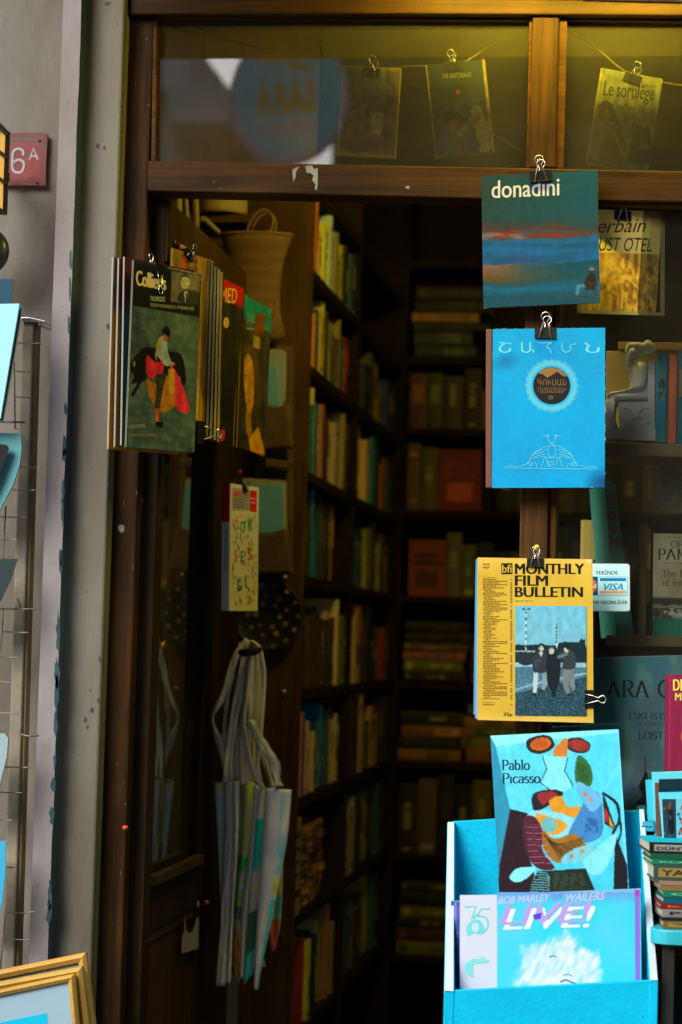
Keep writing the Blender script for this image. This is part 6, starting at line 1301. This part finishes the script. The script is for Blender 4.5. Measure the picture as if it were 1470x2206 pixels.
# ================================================================== RIGHT WINDOW DISPLAY
mat('shelf_yellow', (.30, .23, .09), .6, var=.3, vscale=10); mat('gypsum', (.82, .84, .90), .6, var=.12, vscale=14, bump=.15)
WY = .16
def board(pts, y, d, label, mn='shelf_yellow'):
    q = MB(); q.pxslab(pts, y, d); return tag(q.build('display_shelf', MATS[mn], bevel=.002), label, 'shelf', 'shelves of the window display')
board([(1206, 949), (1800, 966), (1800, 996), (1206, 976)], WY, .22, 'upper display shelf in the window under the seated figurine')
board([(1306, 1368), (1800, 1376), (1800, 1400), (1306, 1391)], WY-.02, .20, 'lower display shelf in the window under the museum novel')
# seated figurine
fo = at(1360, 952, WY+.04); fg = empty('seated_figurine', 'white seated figurine with tall headdress on the upper display shelf', 'figurine', Matrix.Translation(fo))
def fpx(pts, y): return [at(1010+x/3.196, 660+y_/3.196, y)-fo for x, y_ in pts]
def inflate(pts, y0, d, name, par, n=5, inset=.012, bevel=0):
    sh = n > 3
    q = MB(); P0 = fpx(pts, y0); cx = sum((p.x for p in P0))/len(P0); cz = sum((p.z for p in P0))/len(P0); prev = None; rings = []
    N = len(P0)
    nrm = []
    area = sum(P0[i].x*P0[(i+1) % N].z-P0[(i+1) % N].x*P0[i].z for i in range(N)); sg = 1 if area > 0 else -1
    for i in range(N):
        t = (P0[(i+1) % N]-P0[i-1]); nn = Vector((t.z, 0, -t.x)); nn = nn.normalized()*sg if nn.length > 0 else Vector((0, 0, 0)); nrm.append(nn)
    for k in range(n+1):
        a_ = math.pi*k/n; off = inset*(1-math.sin(a_)); yy = -d/2*math.cos(a_); rings.append([p-nn*off+Vector((0, yy, 0)) for p, nn in zip(P0, nrm)])
    V = [p for r_ in rings for p in r_]; F = [tuple(range(N))[::-1], tuple(range(n*N, n*N+N))]+[(k*N+i, k*N+(i+1) % N, (k+1)*N+(i+1) % N, (k+1)*N+i) for k in range(n) for i in range(N)]
    q.mesh(V, F); return q.build(name, MATS['gypsum'], par, smooth=sh, bevel=bevel)
sm = lambda p, k=3: Art.smooth(None, p, k, True)
yF = WY+.045
inflate(sm([(1100, 310), (1090, 350), (1078, 400), (1084, 430), (1104, 444), (1104, 480), (1108, 540), (1096, 600), (1060, 650), (1230, 660), (1232, 540), (1226, 410), (1190, 385), (1160, 392), (1140, 400), (1130, 380), (1160, 350), (1150, 300), (1120, 296)]), yF, .055, 'torso', fg, inset=.003)
inflate(sm([(1076, 325), (1092, 262), (1150, 250), (1200, 258), (1212, 240), (1245, 236), (1270, 262), (1288, 300), (1262, 322), (1215, 330), (1160, 356), (1140, 350), (1132, 300), (1110, 300)], 2), yF, .04, 'headdress', fg, inset=.003)
inflate(sm([(1160, 400), (1200, 385), (1232, 420), (1226, 500), (1200, 570), (1130, 600), (1060, 604), (1000, 612), (960, 632), (955, 612), (985, 590), (1060, 580), (1130, 552), (1160, 520)]), yF-.024, .022, 'arm', fg, inset=.0015)
inflate(sm([(955, 640), (1000, 606), (1100, 600), (1225, 610), (1228, 660), (1100, 664), (1036, 672), (1020, 700), (1012, 780), (1030, 830), (1012, 856), (950, 856), (930, 780), (925, 690)]), yF-.004, .06, 'legs', fg, inset=.003)
inflate([(1022, 662), (1228, 664), (1230, 385), (1288, 378), (1286, 862), (1040, 858), (1030, 700)], yF, .062, 'throne', fg, inset=.0015, n=3)
inflate([(930, 846), (1290, 856), (1286, 944), (930, 928)], yF, .075, 'base', fg, inset=.0015, n=3)
q = MB(); yr = yF-.033
for pts in ([(1070, 700), (1110, 705), (1140, 760), (1160, 770), (1190, 705), (1240, 700)], [(1120, 770), (1210, 772)], [(1080, 860), (1090, 800), (1070, 790)], [(1165, 780), (1160, 850)], [(1240, 860), (1230, 800), (1252, 790)], [(1100, 800), (1130, 820), (1150, 800)], [(1180, 800), (1200, 820), (1225, 800)]):
    q.tube(fpx(Art.smooth(None, pts, 4), yr), .0014, 6)
q.build('throne_relief', MATS['gypsum'], fg, smooth=True)
# books beside the figurine and board behind
def up_book(px0, px1, ytop, ybot, y, rgb, label, deco=None, L=.2, W_=.14, dz=0):
    o_ = at(px0, ybot, y); T_ = (at(px1, ybot, y)-o_).x; H_ = (at(px0, ytop, y)-o_).z; e = empty('book', label, 'book', Matrix.Translation(o_)); q = MB(); cc = tuple(lin(k)/L for k in rgb)
    A = [(0, .004), (T_*.15, .001), (T_*.5, 0), (T_*.85, .001), (T_, .004), (T_, W_), (0, W_)]; q.hull8([(x, yy, 0) for x, yy in A], [(x, yy, H_) for x, yy in A], cc)
    if deco: deco(q, T_, H_)
    q.build('cover', MATS['book_cloth'], e); q = MB(); q.box(.002, T_-.002, .006, W_-.003, H_, H_+.0005); q.build('pages', MATS['pages_dim'], e); return e
gold = (.45, .36, .16)
def deco_blue(q, T, H):
    q.box(.001, T-.001, -.0008, .002, H*.90, H*.905, gold); q.box(.003, T-.003, -.0008, .002, H*.955, H*.965, gold); q.box(.003, T-.003, -.0008, .002, H*.75, H*.77, gold); q.box(.003, T-.003, -.0008, .002, H*.06, H*.07, gold)
    rnd = random.Random(3)
    for k in range(16): z = H*(.48+.24*rnd.random()); x = T*(.3+.4*rnd.random()); q.box(x-.0018, x+.0018, -.001, .001, z-.004, z+.004, gold)
up_book(1411, 1436, 759, 953, WY+.01, (8, 76, 96), 'teal cloth book with gilt emblem right of the seated figurine', deco_blue)
up_book(1438, 1458, 765, 955, WY+.014, (120, 62, 44), 'plain reddish brown book between two teal books', None)
up_book(1459, 1500, 755, 957, WY+.008, (10, 60, 74), 'dark teal book with pale label at the right edge of the window', lambda q, T, H: q.box(.001, T*.9, -.001, .002, H*.5, H*.8, (.3, .28, .14)))
q = MB(); q.pxslab([(1306, 756), (1700, 760), (1700, 958), (1306, 946)], WY+.17, .04, (1.5, 1.35, .7)); o = q.build('card_box', MATS['cream_box'], bevel=.002); tag(o, 'olive yellow cardboard box behind the seated figurine', 'box')
q = MB(); q.pxslab([(1332, 736), (1700, 742), (1700, 757), (1332, 751)], WY+.14, .1, (1.4, 1.2, .5)); tag(q.build('cardboard_sheet', MATS['cream_box'], bevel=.001), 'flat yellow box lid lying on the cardboard box', 'lid')
# lower display items
a = sheet([(1405, 1004), (1560, 1008), (1403, 1104)], (WY+.10,)*3, .2); a.crop(1250, 980, 5.012)
a.grid(lambda u, v: (u*a.W, -a.STEP, (1-v)*a.H), 30, 24, lambda u, v: a.col(mixc((60, 62, 46), (34, 36, 30), .4+fbm(u*14, v*18, 2)*1.6) if u > .13 and v < .85 else (62, 60, 40)))
book_on(a, 'drawing_book', 'dim grey landscape drawing book at the right, below the upper shelf', 'book', .012, (60, 58, 40))
P = at(1404, 1108, WY+.10); zb = at(1404, 1373, WY+.10).z
q = MB(); q.box(P.x, P.x+.2, WY+.10, WY+.14, zb, P.z-.006); tag(q.build('book_prop', MATS['wood_dark'], bevel=.002), 'dark block propping the drawing book behind the novel', 'block')
o_ = at(1342, 1371, WY+.02); e = empty('book', 'green book with magenta spine lettering leaning beside the bank card sticker', 'book', Matrix.Translation(o_)@Matrix.Rotation(R(-6.2), 4, 'Y')@Matrix.Rotation(R(14), 4, 'Z'))
mpp = 4.38/FPX; H_ = 330*mpp; T_ = 27*mpp; q = MB(); q.hull8([(-T_/2, 0, 0), (T_*.9, 0, 0), (T_*.9, .13, 0), (-T_/2, .13, 0)], [(-T_/2+.002, 0, H_), (T_*.42, 0, H_), (T_*.42, .13, H_), (-T_/2+.002, .13, H_)], (.05, .36, .27)); q.build('cover', MATS['book_cloth'], e)
q = MB(); 
for i, ch in enumerate('ᗺI6BI'): pass
for i, (ch, z) in enumerate((('B', .90), ('I', .835), ('D', .775), ('B', .69), ('I', .62))):
    V, F, a0, a1, b0, b1 = text_mesh(ch, .03); hh = .045*H_ if ch != 'I' else .016*H_; q.mesh([(T_*.42*((p[1]-b0)/(b1-b0)-.55)*1.5, -.0012, H_*z-(p[0]-a0)/(a1-a0)*hh+hh*.5) for p in V], F, (.5, .01, .09))
q.build('spine_lettering', MATS['print'], e)
q = MB(); V, F, a0, a1, b0, b1 = text_mesh('K.', .0); q.mesh([((p[0]-a0)*.016, -.001, .02+(p[1]-b0)*.016) for p in V], F, (.3, .35, .3)); q.build('publisher_mark', MATS['print'], e)
q = MB(); q.box(T_*.43, T_*.43+.002, .001, .12, .01, H_*.99, (.9, .9, .8)); q.build('page_edge', MATS['pages'], e)
up_book(1250, 1294, 1120, 1205, WY+.14, (90, 78, 34), 'dim cream box-like book left of the green leaning book')
up_book(1372, 1391, 1126, 1372, WY+.10, (84, 66, 26), 'dim tan book behind the green leaning book')
# novel
a = sheet([(1408, 1149), (1580, 1152), (1406, 1370)], (WY-.01,)*3, .36); a.crop(1250, 980, 5.012)
a.grid(lambda u, v: (u*a.W+(1-v)*a.shear, -a.STEP, (1-v)*a.H), 30, 60, lambda u, v: a.col(mixc((150, 146, 122), (128, 124, 98), .5+fbm(u*3, v*3, 1)) if v < .625 else ((44, 50, 36) if v < .69 else mixc((120, 120, 108), (44, 52, 44), .5+fbm(u*9, v*40, 4)*2) if v < .83 else (24, 104, 92))))
a.up(2); DK = (40, 44, 36); MB_ = (92, 72, 50)
a.text('THE INTERNATIONAL BESTSELLER', 935, 1300, 882, 896, DK, 0); a.serif('ORHAN', 976, 1340, 932, 998, DK, .14, .05); a.serif('PAMUK', 834, 1400, 1015, 1128, DK, .17, .05); a.text('Winner of the Nobel Prize', 898, 1300, 1158, 1180, DK)
a.serif('The', 884, 1040, 1242, 1318, MB_, .13, .05); a.serif('M', 1075, 1150, 1242, 1318, MB_, .13, .05); a.serif('of Inn', 890, 1120, 1340, 1414, MB_, .13, .05); a.serif('ocence', 1125, 1360, 1340, 1414, MB_, .13, .05)
for x, y in ((920, 1690), (992, 1660), (1070, 1676)): a.blob(x, y, 22, 24, (150, 146, 128)); a.spoly([(x-20, y-8), (x-6, y-26), (x+14, y-24), (x+22, y-4), (x+4, y-14)], (24, 26, 24)); a.poly([(x-46, y+70), (x-24, y+26), (x+24, y+26), (x+52, y+70)], (170, 172, 160) if x > 950 else (60, 64, 60))
a.line([(796, 1650), (960, 1636), (1130, 1644)], 7, (170, 166, 150)); a.line([(830, 1880), (1010, 1884)], 5, (60, 130, 116)); a.line([(1030, 1760), (1030, 1940)], 2, (60, 130, 116))
book_on(a, 'novel', 'beige and green paperback novel lettered PAMUK on the lower shelf', 'book', .022, (120, 118, 96))
# large grey photograph book and the table it stands on
a = sheet([(1262, 1418), (1640, 1408), (1240, 1800)], (.10,)*3, .17); a.crop(1000, 1150, 3.128)
def ara(u, v):
    n = fbm(u*2.4, v*2.2, 3); n2 = fbm(u*9, v*4, 5); k = mixc((62, 84, 94), (40, 96, 120), .5+n*1.2); k = mixc(k, (86, 122, 150), max(0, n2*1.1))
    return mixc(k, (16, 24, 28), max(0, (v-.62+.2*n)*2.4))
a.grid(lambda u, v: (u*a.W+(1-v)*a.shear, -a.STEP, (1-v)*a.H), 70, 50, lambda u, v: a.col(ara(u, v)))
a.up(); a.line([(860, 836), (1200, 826), (1700, 815)], 5, (120, 170, 185)); BK = (18, 26, 28)
a.serif('ARA', 960, 1252, 990, 1102, BK, .15, .04); a.serif('G', 1306, 1420, 986, 1102, BK, .15, .04); a.serif('ESKİ İSTANBUL', 1106, 1560, 1208, 1246, BK, .15, .06); a.serif('A PHOTOGRAPH', 1172, 1560, 1268, 1292, BK, .13, .06); a.serif('LOST I', 1172, 1390, 1334, 1382, BK, .14, .05)
a.up(); a.spoly([(1206, 1640), (1180, 1700), (1200, 1760), (1160, 1820), (1290, 1830), (1280, 1740), (1240, 1700), (1240, 1620), (1222, 1600)], (10, 16, 18)); a.line([(1222, 1600), (1222, 1500)], 6, (10, 16, 18))
a.spoly([(1380, 1560), (1370, 1640), (1340, 1700), (1420, 1720), (1430, 1560)], (12, 18, 20))
book_on(a, 'photograph_book', 'large grey blue photograph book lettered ARA standing in the window', 'book', .02, (50, 70, 78))
q = MB(); q.pxslab([(1172, 1796), (1900, 1770), (1900, 1800), (1172, 1826)], .06, .34); tag(q.build('display_shelf', MATS['wood_dark'], bevel=.002), 'dark lowest display shelf under the large photograph book', 'shelf', 'shelves of the window display')
# red book outside
a = sheet([(1434, 1454), (1600, 1450), (1431, 1668)], (-.10,)*3, LO); a.crop(1370, 1400, 7.35)
a.grid(lambda u, v: (u*a.W+(1-v)*a.shear, -a.STEP, (1-v)*a.H), 10, 16, lambda u, v: a.col(mixc((134, 30, 72), (128, 32, 58), .5+fbm(u*3, v*3, 1))))
a.up(); a.line([(548, 390), (528, 1890)], 5, (190, 80, 150)); a.line([(474, 390), (460, 1890)], 12, (120, 14, 40)); a.text('DE', 590, 780, 466, 645, (226, 208, 90), .03); a.text('MA', 622, 830, 684, 800, (226, 208, 90), .03); a.blob(760, 1370, 50, 90, (170, 90, 50)); a.blob(765, 1120, 45, 110, (96, 70, 74))
book_on(a, 'book', 'crimson book with yellow capitals standing at the right edge', 'book', .02, (130, 26, 60))
# tray table with the pile of books
mat('tray_paint', (.03, .50, .66), .4, var=.15, vscale=8); tr_y = -.30
to = at(1402, 2003, tr_y); tt = empty('tray_table', 'cyan painted round-cornered tray table carrying the pile of books', 'table', Matrix.Translation((to.x, tr_y, 0)))
def rounded(x0, x1, y0, y1, r, z):
    P = []
    for cx_, cy_, a0 in ((x1-r, y1-r, 0), (x0+r, y1-r, 90), (x0+r, y0+r, 180), (x1-r, y0+r, 270)): P += [(cx_+r*math.cos(R(a0+k*15)), cy_+r*math.sin(R(a0+k*15)), z) for k in range(7)]
    return P
hT = .024; q = MB(); q.hull8(rounded(0, .42, 0, .26, .035, to.z-hT), rounded(0, .42, 0, .26, .035, to.z)); q.build('tabletop', MATS['tray_paint'], tt, bevel=.002)
q = MB(); R0_, R1_ = rounded(0, .42, 0, .26, .035, to.z+.001), rounded(.004, .416, .004, .256, .031, to.z+.001); 
for x in (.02, .38): 
    for y in (.02, .22): q = MB(); q.box(x, x+.02, y, y+.02, 0, to.z-hT-.001); q.build('leg', MATS['dark_metal'], tt)
specs = [(1981, 1996, 1429, (112, 90, 50), 'brown paperback with black lettering', 'YET', (30, 24, 14)), (1975, 1981, 1427, (30, 30, 26), 'thin black book', None, None), (1959, 1975, 1427, (136, 130, 130), 'grey white book', 'PARLAK', (40, 40, 40)), (1949, 1958.5, 1423, (130, 26, 24), 'red book', 'KALKAN', (200, 120, 60)), (1936, 1948.5, 1429, (10, 84, 106), 'teal book', None, None), (1924, 1936, 1429, (12, 118, 92), 'green book', 'CEVAT', (120, 190, 160)), (1913, 1923.5, 1424, (130, 106, 62), 'brown paper covered book', None, None), (1904, 1912.5, 1420, (150, 124, 110), 'pinkish worn book', None, None), (1872, 1903.5, 1408, (54, 78, 70), 'thick green and tan book', 'YAZARLAR', (60, 56, 30)), (1861, 1871.5, 1405, (10, 124, 92), 'bright green book', 'KLASİKLERİ', (120, 200, 170)), (1850, 1860.5, 1401, (24, 84, 60), 'dark green book', None, None), (1827, 1849, 1399, (16, 28, 40), 'black spined cyan book', 'DÜNYA EDEBİYATI', (20, 20, 20))]
mpp = (CAM.y*-1+tr_y+.03)/FPX*1.0
zc = to.z+.001
for i, (yt, yb_, px, rgb, lb, tx, tcol) in enumerate(specs):
    yy = tr_y+.02; o_ = at(px, yb_, yy); T_ = (yb_-yt+.6)*abs(yy-CAM.y)/FPX; th = R(6+(i*37 % 5)*.8)
    e = empty('book', lb+', '+ORD[i]+' from the bottom of the pile on the tray table', 'book', Matrix.Translation((o_.x, yy, zc))@Matrix.Rotation(th, 4, 'Z'), 'books piled on the tray table'); ln_, dp_ = .19+.01*(i % 3), .125+.006*(i % 4); cc = c(*rgb)
    q = MB(); q.box(0, ln_, .0, .0025, 0, T_, cc); q.box(0, ln_, .0025, dp_, 0, .0018, cc); q.box(0, ln_, .0025, dp_, T_-.0018, T_, c(6, 170, 205) if i == 11 else cc)
    if tx:
        q.box(.008, ln_*.8, -.0006, .0, T_*.2, T_*.8, c(150, 150, 140) if i in (11,) else (c(150, 126, 66) if i == 8 else c(150, 120, 60) if i == 0 else cc)); V, F, a0, a1, b0, b1 = text_mesh(tx, .02); q.mesh([(.012+(p[0]-a0)/(a1-a0)*(ln_*.72), -.0012, T_*(.3+.4*(p[1]-b0)/(b1-b0))) for p in V], F, c(*tcol))
    q.build('cover', MATS['print_matte'], e); q = MB(); q.box(.002, ln_-.002, .003, dp_-.002, .002, T_-.002); q.build('pages', MATS['pages'], e); zc += T_+.0006
# box of cards and books behind the pile
def flat(pts, y, d, name, label, rgb, cat, mn='print_matte', par=None, group=None):
    o_ = at(*pts[0], y); q = MB(); A = [at(px, py, y)-o_ for px, py in pts]; q.hull8(A, [p+Vector((0, d, 0)) for p in A], c(*rgb)); 
    if par is None: e = empty(name, label, cat, Matrix.Translation(o_), group); q.build('cover', MATS[mn], e, bevel=.0008); return e
flat([(1404, 1664), (1600, 1658), (1600, 1810), (1411, 1810)], -.13, .012, 'card_box', 'pale cyan upright box behind the postcards at the right edge', (96, 214, 236), 'box')
flat([(1391, 1683), (1405, 1682), (1412, 1770), (1396, 1770)], -.12, .05, 'booklet', 'narrow cyan booklet left of the pale upright box', (60, 190, 220), 'booklet')
flat([(1372, 1739), (1390, 1738), (1405, 1764), (1380, 1768)], -.11, .05, 'booklet', 'small dark green booklet behind the right edge of the crate', (20, 90, 90), 'booklet')
flat([(1411, 1687), (1420, 1687), (1424, 1804), (1414, 1804)], -.15, .05, 'booklet', 'brown edged booklet in front of the pale upright box', (110, 70, 56), 'booklet')
flat([(1420, 1680), (1600, 1676), (1600, 1700), (1420, 1700)], -.155, .03, 'album', 'dark teal album top behind the postcards', (6, 44, 56), 'album')
a = sheet([(1419, 1707), (1580, 1704), (1427, 1806)], (-.18,)*3, LO); a.crop(1370, 1640, 5.25)
a.grid(lambda u, v: (u*a.W+(1-v)*a.shear, -a.STEP, (1-v)*a.H), 4, 4, lambda u, v: a.col((96, 212, 236)))
a.up(); a.poly([(296, 428), (455, 428), (462, 870), (318, 870)], (30, 60, 76)); a.poly([(460, 428), (800, 428), (800, 870), (468, 870)], (100, 190, 210)); a.line([(292, 430), (312, 868)], 7, (190, 190, 190)); rnd = random.Random(21); a.up()
a.spoly([(360, 500), (400, 480), (420, 560), (430, 660), (440, 780), (400, 830), (370, 760), (366, 640)], (20, 20, 24)); a.blob(380, 510, 24, 40, (110, 62, 34)); 
for k in range(60):
    x, y = rnd.uniform(304, 450), rnd.uniform(440, 860); a.line([(x, y), (x+rnd.uniform(-12, 12), y+rnd.uniform(6, 26))], 4, rnd.choice([(110, 170, 190), (20, 40, 60), (96, 50, 30), (16, 110, 150)]))
for k in range(30): a.blob(rnd.uniform(480, 620), rnd.uniform(450, 850), 14, 18, rnd.choice([(190, 80, 40), (30, 70, 90), (150, 190, 200), (110, 40, 30)]), w=.4, seed=k)
book_on(a, 'postcard', 'postcard with two painted figures above the book pile at the right edge', 'postcard', .003, (96, 212, 236))
a = sheet([(1384, 1770), (1412, 1769), (1386, 1792)], (-.135,)*3, LO); a.crop(1370, 1640, 5.25); a.poly([(76, 684), (200, 680), (200, 786), (80, 790)], (50, 176, 206)); a.up(); a.text('Aykut', 60, 186, 722, 766, (14, 40, 60), .02)
book_on(a, 'booklet', 'small blue booklet lettered Aykut beside the crate', 'booklet', .012, (30, 120, 150))
q = MB(); o_ = at(1384, 1792, -.135); q.box(o_.x, o_.x+.2, -.16, -.08, to.z+.15, at(1384, 1812, -.135).z+.0); 
bz_ = MB(); z1 = at(1400, 1811, -.14).z; bz_.box(to.x+.006, to.x+.36, -.17, -.06, to.z+.001, z1); tag(bz_.build('wooden_box', MATS['wood_dark'], bevel=.002), 'dark wooden box behind the book pile, holding the postcards up', 'box')
# poster low in the window base
a = sheet([(1417, 2104), (1640, 2100), (1417, 2420)], (-.006,)*3, 1.0)
a.grid(lambda u, v: (u*a.W, -a.STEP, (1-v)*a.H), 24, 30, lambda u, v: a.col(mixc((4, 44, 52), (30, 48, 42), fbm(u*3, v*3, 5)*3)))
a.box(0, a.W, .0002, .001, 0, a.H, a.col((8, 40, 46))); o = a.build('poster', MATS['print'], None, mw=a.mw); tag(o, 'dark teal poster on the panel below the shop window', 'poster')
for k in range(3):
    q = MB(); q.pxslab([(1404, 2046+k*12), (1800, 2052+k*12), (1800, 2058+k*12), (1404, 2052+k*12)], -.01, .01); q.build('trim_slat', MATS['wood_dark'], sf)
# ================================================================== CARDS AND TWINE IN THE TOP LIGHTS
mat('twine', (.40, .29, .05), .9, bump=.6, bscale=300); mat('twine_dark', (.02, .015, .008), .9)
def twine(pts, r, label, y=.10, mn='twine'):
    q = MB(); P = [at(px, py, y) for px, py in Art.smooth(None, pts, 5)]; P = [p+Vector((0, .002*noise.noise((p.x*90, p.z*90, 1)), .0012*noise.noise((p.x*120, 3, p.z*50)))) for p in P]
    q.tube(P, r*4.3/FPX, 6); tag(q.build('twine', MATS[mn], smooth=True), label, 'twine')
twine([(1140, 60), (1060, 96), (1000, 134), (960, 136)], 2.2, 'thick frayed twine running from the centre post to the middle cover')
twine([(738, 141), (800, 148), (905, 142), (962, 140)], 1.0, 'thin horizontal twine between the two left covers')
twine([(1236, 70), (1290, 108), (1348, 154), (1420, 176), (1500, 188)], 2.2, 'thick frayed twine holding the cover in the right top light')
twine([(872, 172), (950, 215), (1040, 276), (1132, 330)], 1.0, 'thin slack thread crossing in front of the middle cover', .06)
twine([(335, 46), (430, 74), (540, 100), (596, 106)], 1.2, 'dark thread slanting across the left of the top light', .10, 'twine_dark'); twine([(370, 38), (470, 76), (560, 104)], 1.0, 'second dark thread just above the slanting one', .11, 'twine_dark')
twine([(474, 120), (470, 170), (473, 230)], 2.0, 'short dark twig of twine hanging at the left', .08, 'twine_dark'); twine([(690, 100), (694, 140), (690, 200), (694, 250)], 2.2, 'knotted dark twine hanging over the mirrored blue sign', .08, 'twine_dark'); twine([(692, 204), (702, 222), (710, 238)], 1.6, 'loose short end of the knotted dark twine', .08, 'twine_dark')
def tcard(px3, y, fn, label, deco=None, name='book_cover', L=.5, sleeve=(190, 160, 50)):
    a = sheet(px3, (y, y, y), L); a.cr = (0, 0, 1)
    TQ = []; a.begin(); tx_ = a.text; a.text = lambda *q_, **k_: TQ.append((a.cr, q_, k_)); deco(a); a.text = tx_
    a.end(0, 0, 1, 1, 100, 140, fn, warp=1.6, tone=.28, grain=.08, wsc=.2, blur=2, full=True)
    for cr_, q_, k_ in TQ: a.cr = cr_; a.text(*q_, **k_)
    e = book_on(a, name, label, 'book', .012, sleeve, spine=None, bevel=0); return a, e
def c1(u, v):
    if min(u, 1-u) < .07 or min(v, 1-v) < .05: return (134, 112, 40) if min(u, 1-u, v*1.4, (1-v)*1.4) > .02 else (170, 146, 50)
    k = mixc((104, 104, 84), (84, 86, 66), v*2+fbm(u*4, v*4, 1)); 
    if v > .4: k = mixc(mixc((96, 74, 60), (120, 100, 66), fbm(u*6, v*6, 3)*2+.5), (90, 40, 50), max(0, fbm(u*4, v*5, 9)*2))
    return k
def d1(a):
    a.crop(300, 0, 2.45); a.text('Versailles', 1115, 1345, 425, 500, (130, 110, 64), .0, .3)
    a.blob(1258, 670, 30, 44, (166, 140, 104)); a.spoly([(1220, 650), (1235, 600), (1280, 590), (1300, 640), (1296, 690), (1280, 640), (1240, 640), (1226, 700)], (150, 136, 84)); a.spoly([(1190, 775), (1215, 730), (1250, 740), (1300, 730), (1330, 775)], (110, 50, 60)); a.up()
    a.spoly([(1090, 700), (1110, 600), (1140, 580), (1160, 640), (1180, 660), (1150, 720), (1100, 750)], (120, 80, 44)); a.blob(1132, 610, 20, 28, (130, 90, 50)); a.blob(1180, 578, 16, 34, (126, 112, 56)); a.blob(1208, 590, 12, 30, (30, 36, 34))
ac, _ = tcard([(738, 141), (864, 147), (725, 333)], .09, c1, 'gold bordered romance cover hanging left in the top light', d1)
clip(ac, 'black binder clip on the gold bordered romance cover', 801, 149, 37, 3, thick=.012)
def c2(u, v):
    if u < .03 or u > .95: return (160, 136, 40)
    k = mixc((16, 26, 34), (24, 40, 50), v+fbm(u*3, v*3, 6))
    if v > .42: k = mixc(k, (44, 66, 86), max(0, .5+fbm(u*7, v*7, 2)*2)); k = mixc(k, (110, 84, 44), max(0, fbm(u*4, v*4, 8)*2-.1)*(v > .5))
    return k
def d2(a):
    a.crop(870, 0, 2.45); a.text('THE BASTONNAIS', 202, 358, 388, 416, (120, 108, 54), .01, slope=-.05); a.line([(215, 432), (330, 425)], 2, (90, 84, 50)); a.rect(274, 476, 298, 494, (150, 60, 50))
    a.blob(250, 660, 34, 60, (130, 84, 44), .4); a.spoly([(205, 640), (215, 590), (260, 590), (285, 630), (250, 625), (225, 660)], (22, 20, 18)); a.blob(390, 630, 40, 50, (150, 130, 70)); a.spoly([(355, 580), (380, 552), (410, 570), (405, 600), (360, 600)], (140, 132, 100)); a.spoly([(380, 700), (400, 640), (446, 640), (452, 720), (410, 760)], (166, 140, 64)); a.up(); a.blob(372, 628, 18, 24, (150, 100, 56))
    a.spoly([(285, 700), (310, 660), (350, 640), (340, 690), (300, 720)], (130, 116, 84)); a.spoly([(400, 770), (440, 730), (460, 790), (405, 800)], (150, 140, 60)); a.blob(316, 790, 20, 22, (120, 44, 40)); a.spoly([(180, 800), (200, 700), (240, 690), (230, 800)], (50, 74, 100))
ac, _ = tcard([(917, 140), (1044, 127), (938, 340)], .09, c2, 'dark blue painted cover hanging beside the centre post in the top light', d2)
clip(ac, 'black binder clip on the dark blue painted cover', 975, 137, 37, -4, thick=.012)
def c3(u, v):
    if u < .03: return (170, 146, 50)
    k = mixc((124, 122, 66), (92, 104, 96), min(1, v*1.3+fbm(u*2, v*2, 6)*.4)); return mixc(k, (60, 64, 50), max(0, (v-.8)*3+fbm(u*5, v*5, 3)*.5)*(v > .6))
def d3(a):
    a.crop(870, 0, 2.45); I_ = (34, 38, 26); a.text('Le sortilège', 1052, 1325, 425, 530, I_, .012, .25, slope=.10); a.text('roman', 1146, 1210, 514, 530, (110, 60, 40), 0, slope=.05); a.text('HÉRITIER', 1258, 1335, 440, 458, I_, 0, slope=.1); a.text('par', 1166, 1190, 545, 558, I_); a.text('SAINT-ALF', 1126, 1220, 556, 578, I_, .01, slope=.05)
    a.spoly([(1030, 620), (1032, 560), (1060, 534), (1096, 548), (1120, 600), (1150, 680), (1130, 660), (1100, 640), (1046, 640)], (30, 26, 20)); a.blob(1068, 612, 22, 40, (116, 82, 40)); a.spoly([(1000, 850), (1000, 740), (1030, 660), (1080, 650), (1150, 680), (1172, 760), (1180, 860)], (96, 84, 50)); a.up(); a.spoly([(1040, 800), (1060, 740), (1120, 750), (1140, 800), (1160, 860), (1050, 860)], (80, 50, 30)); a.blob(1036, 570, 10, 14, (110, 30, 20))
    a.spoly([(1190, 850), (1200, 760), (1210, 700), (1204, 660), (1236, 635), (1290, 660), (1304, 740), (1295, 860)], (30, 34, 36)); a.blob(1216, 686, 14, 26, (110, 76, 40)); a.spoly([(1218, 650), (1240, 628), (1285, 650), (1280, 680), (1250, 665)], (120, 110, 60)); a.spoly([(1240, 780), (1262, 750), (1294, 770), (1290, 790)], (100, 100, 80))
ac, _ = tcard([(1295, 146), (1428, 170), (1262, 350)], .09, c3, 'cover lettered Le sortilège hanging in the right top light', d3)
clip(ac, 'black binder clip on the cover in the right top light', 1366, 163, 38, 8, thick=.012)
clip(ac, 'small dark clip hanging on the thread beside the mirrored sign', 596, 106, 22, 0, thick=.004) if False else None
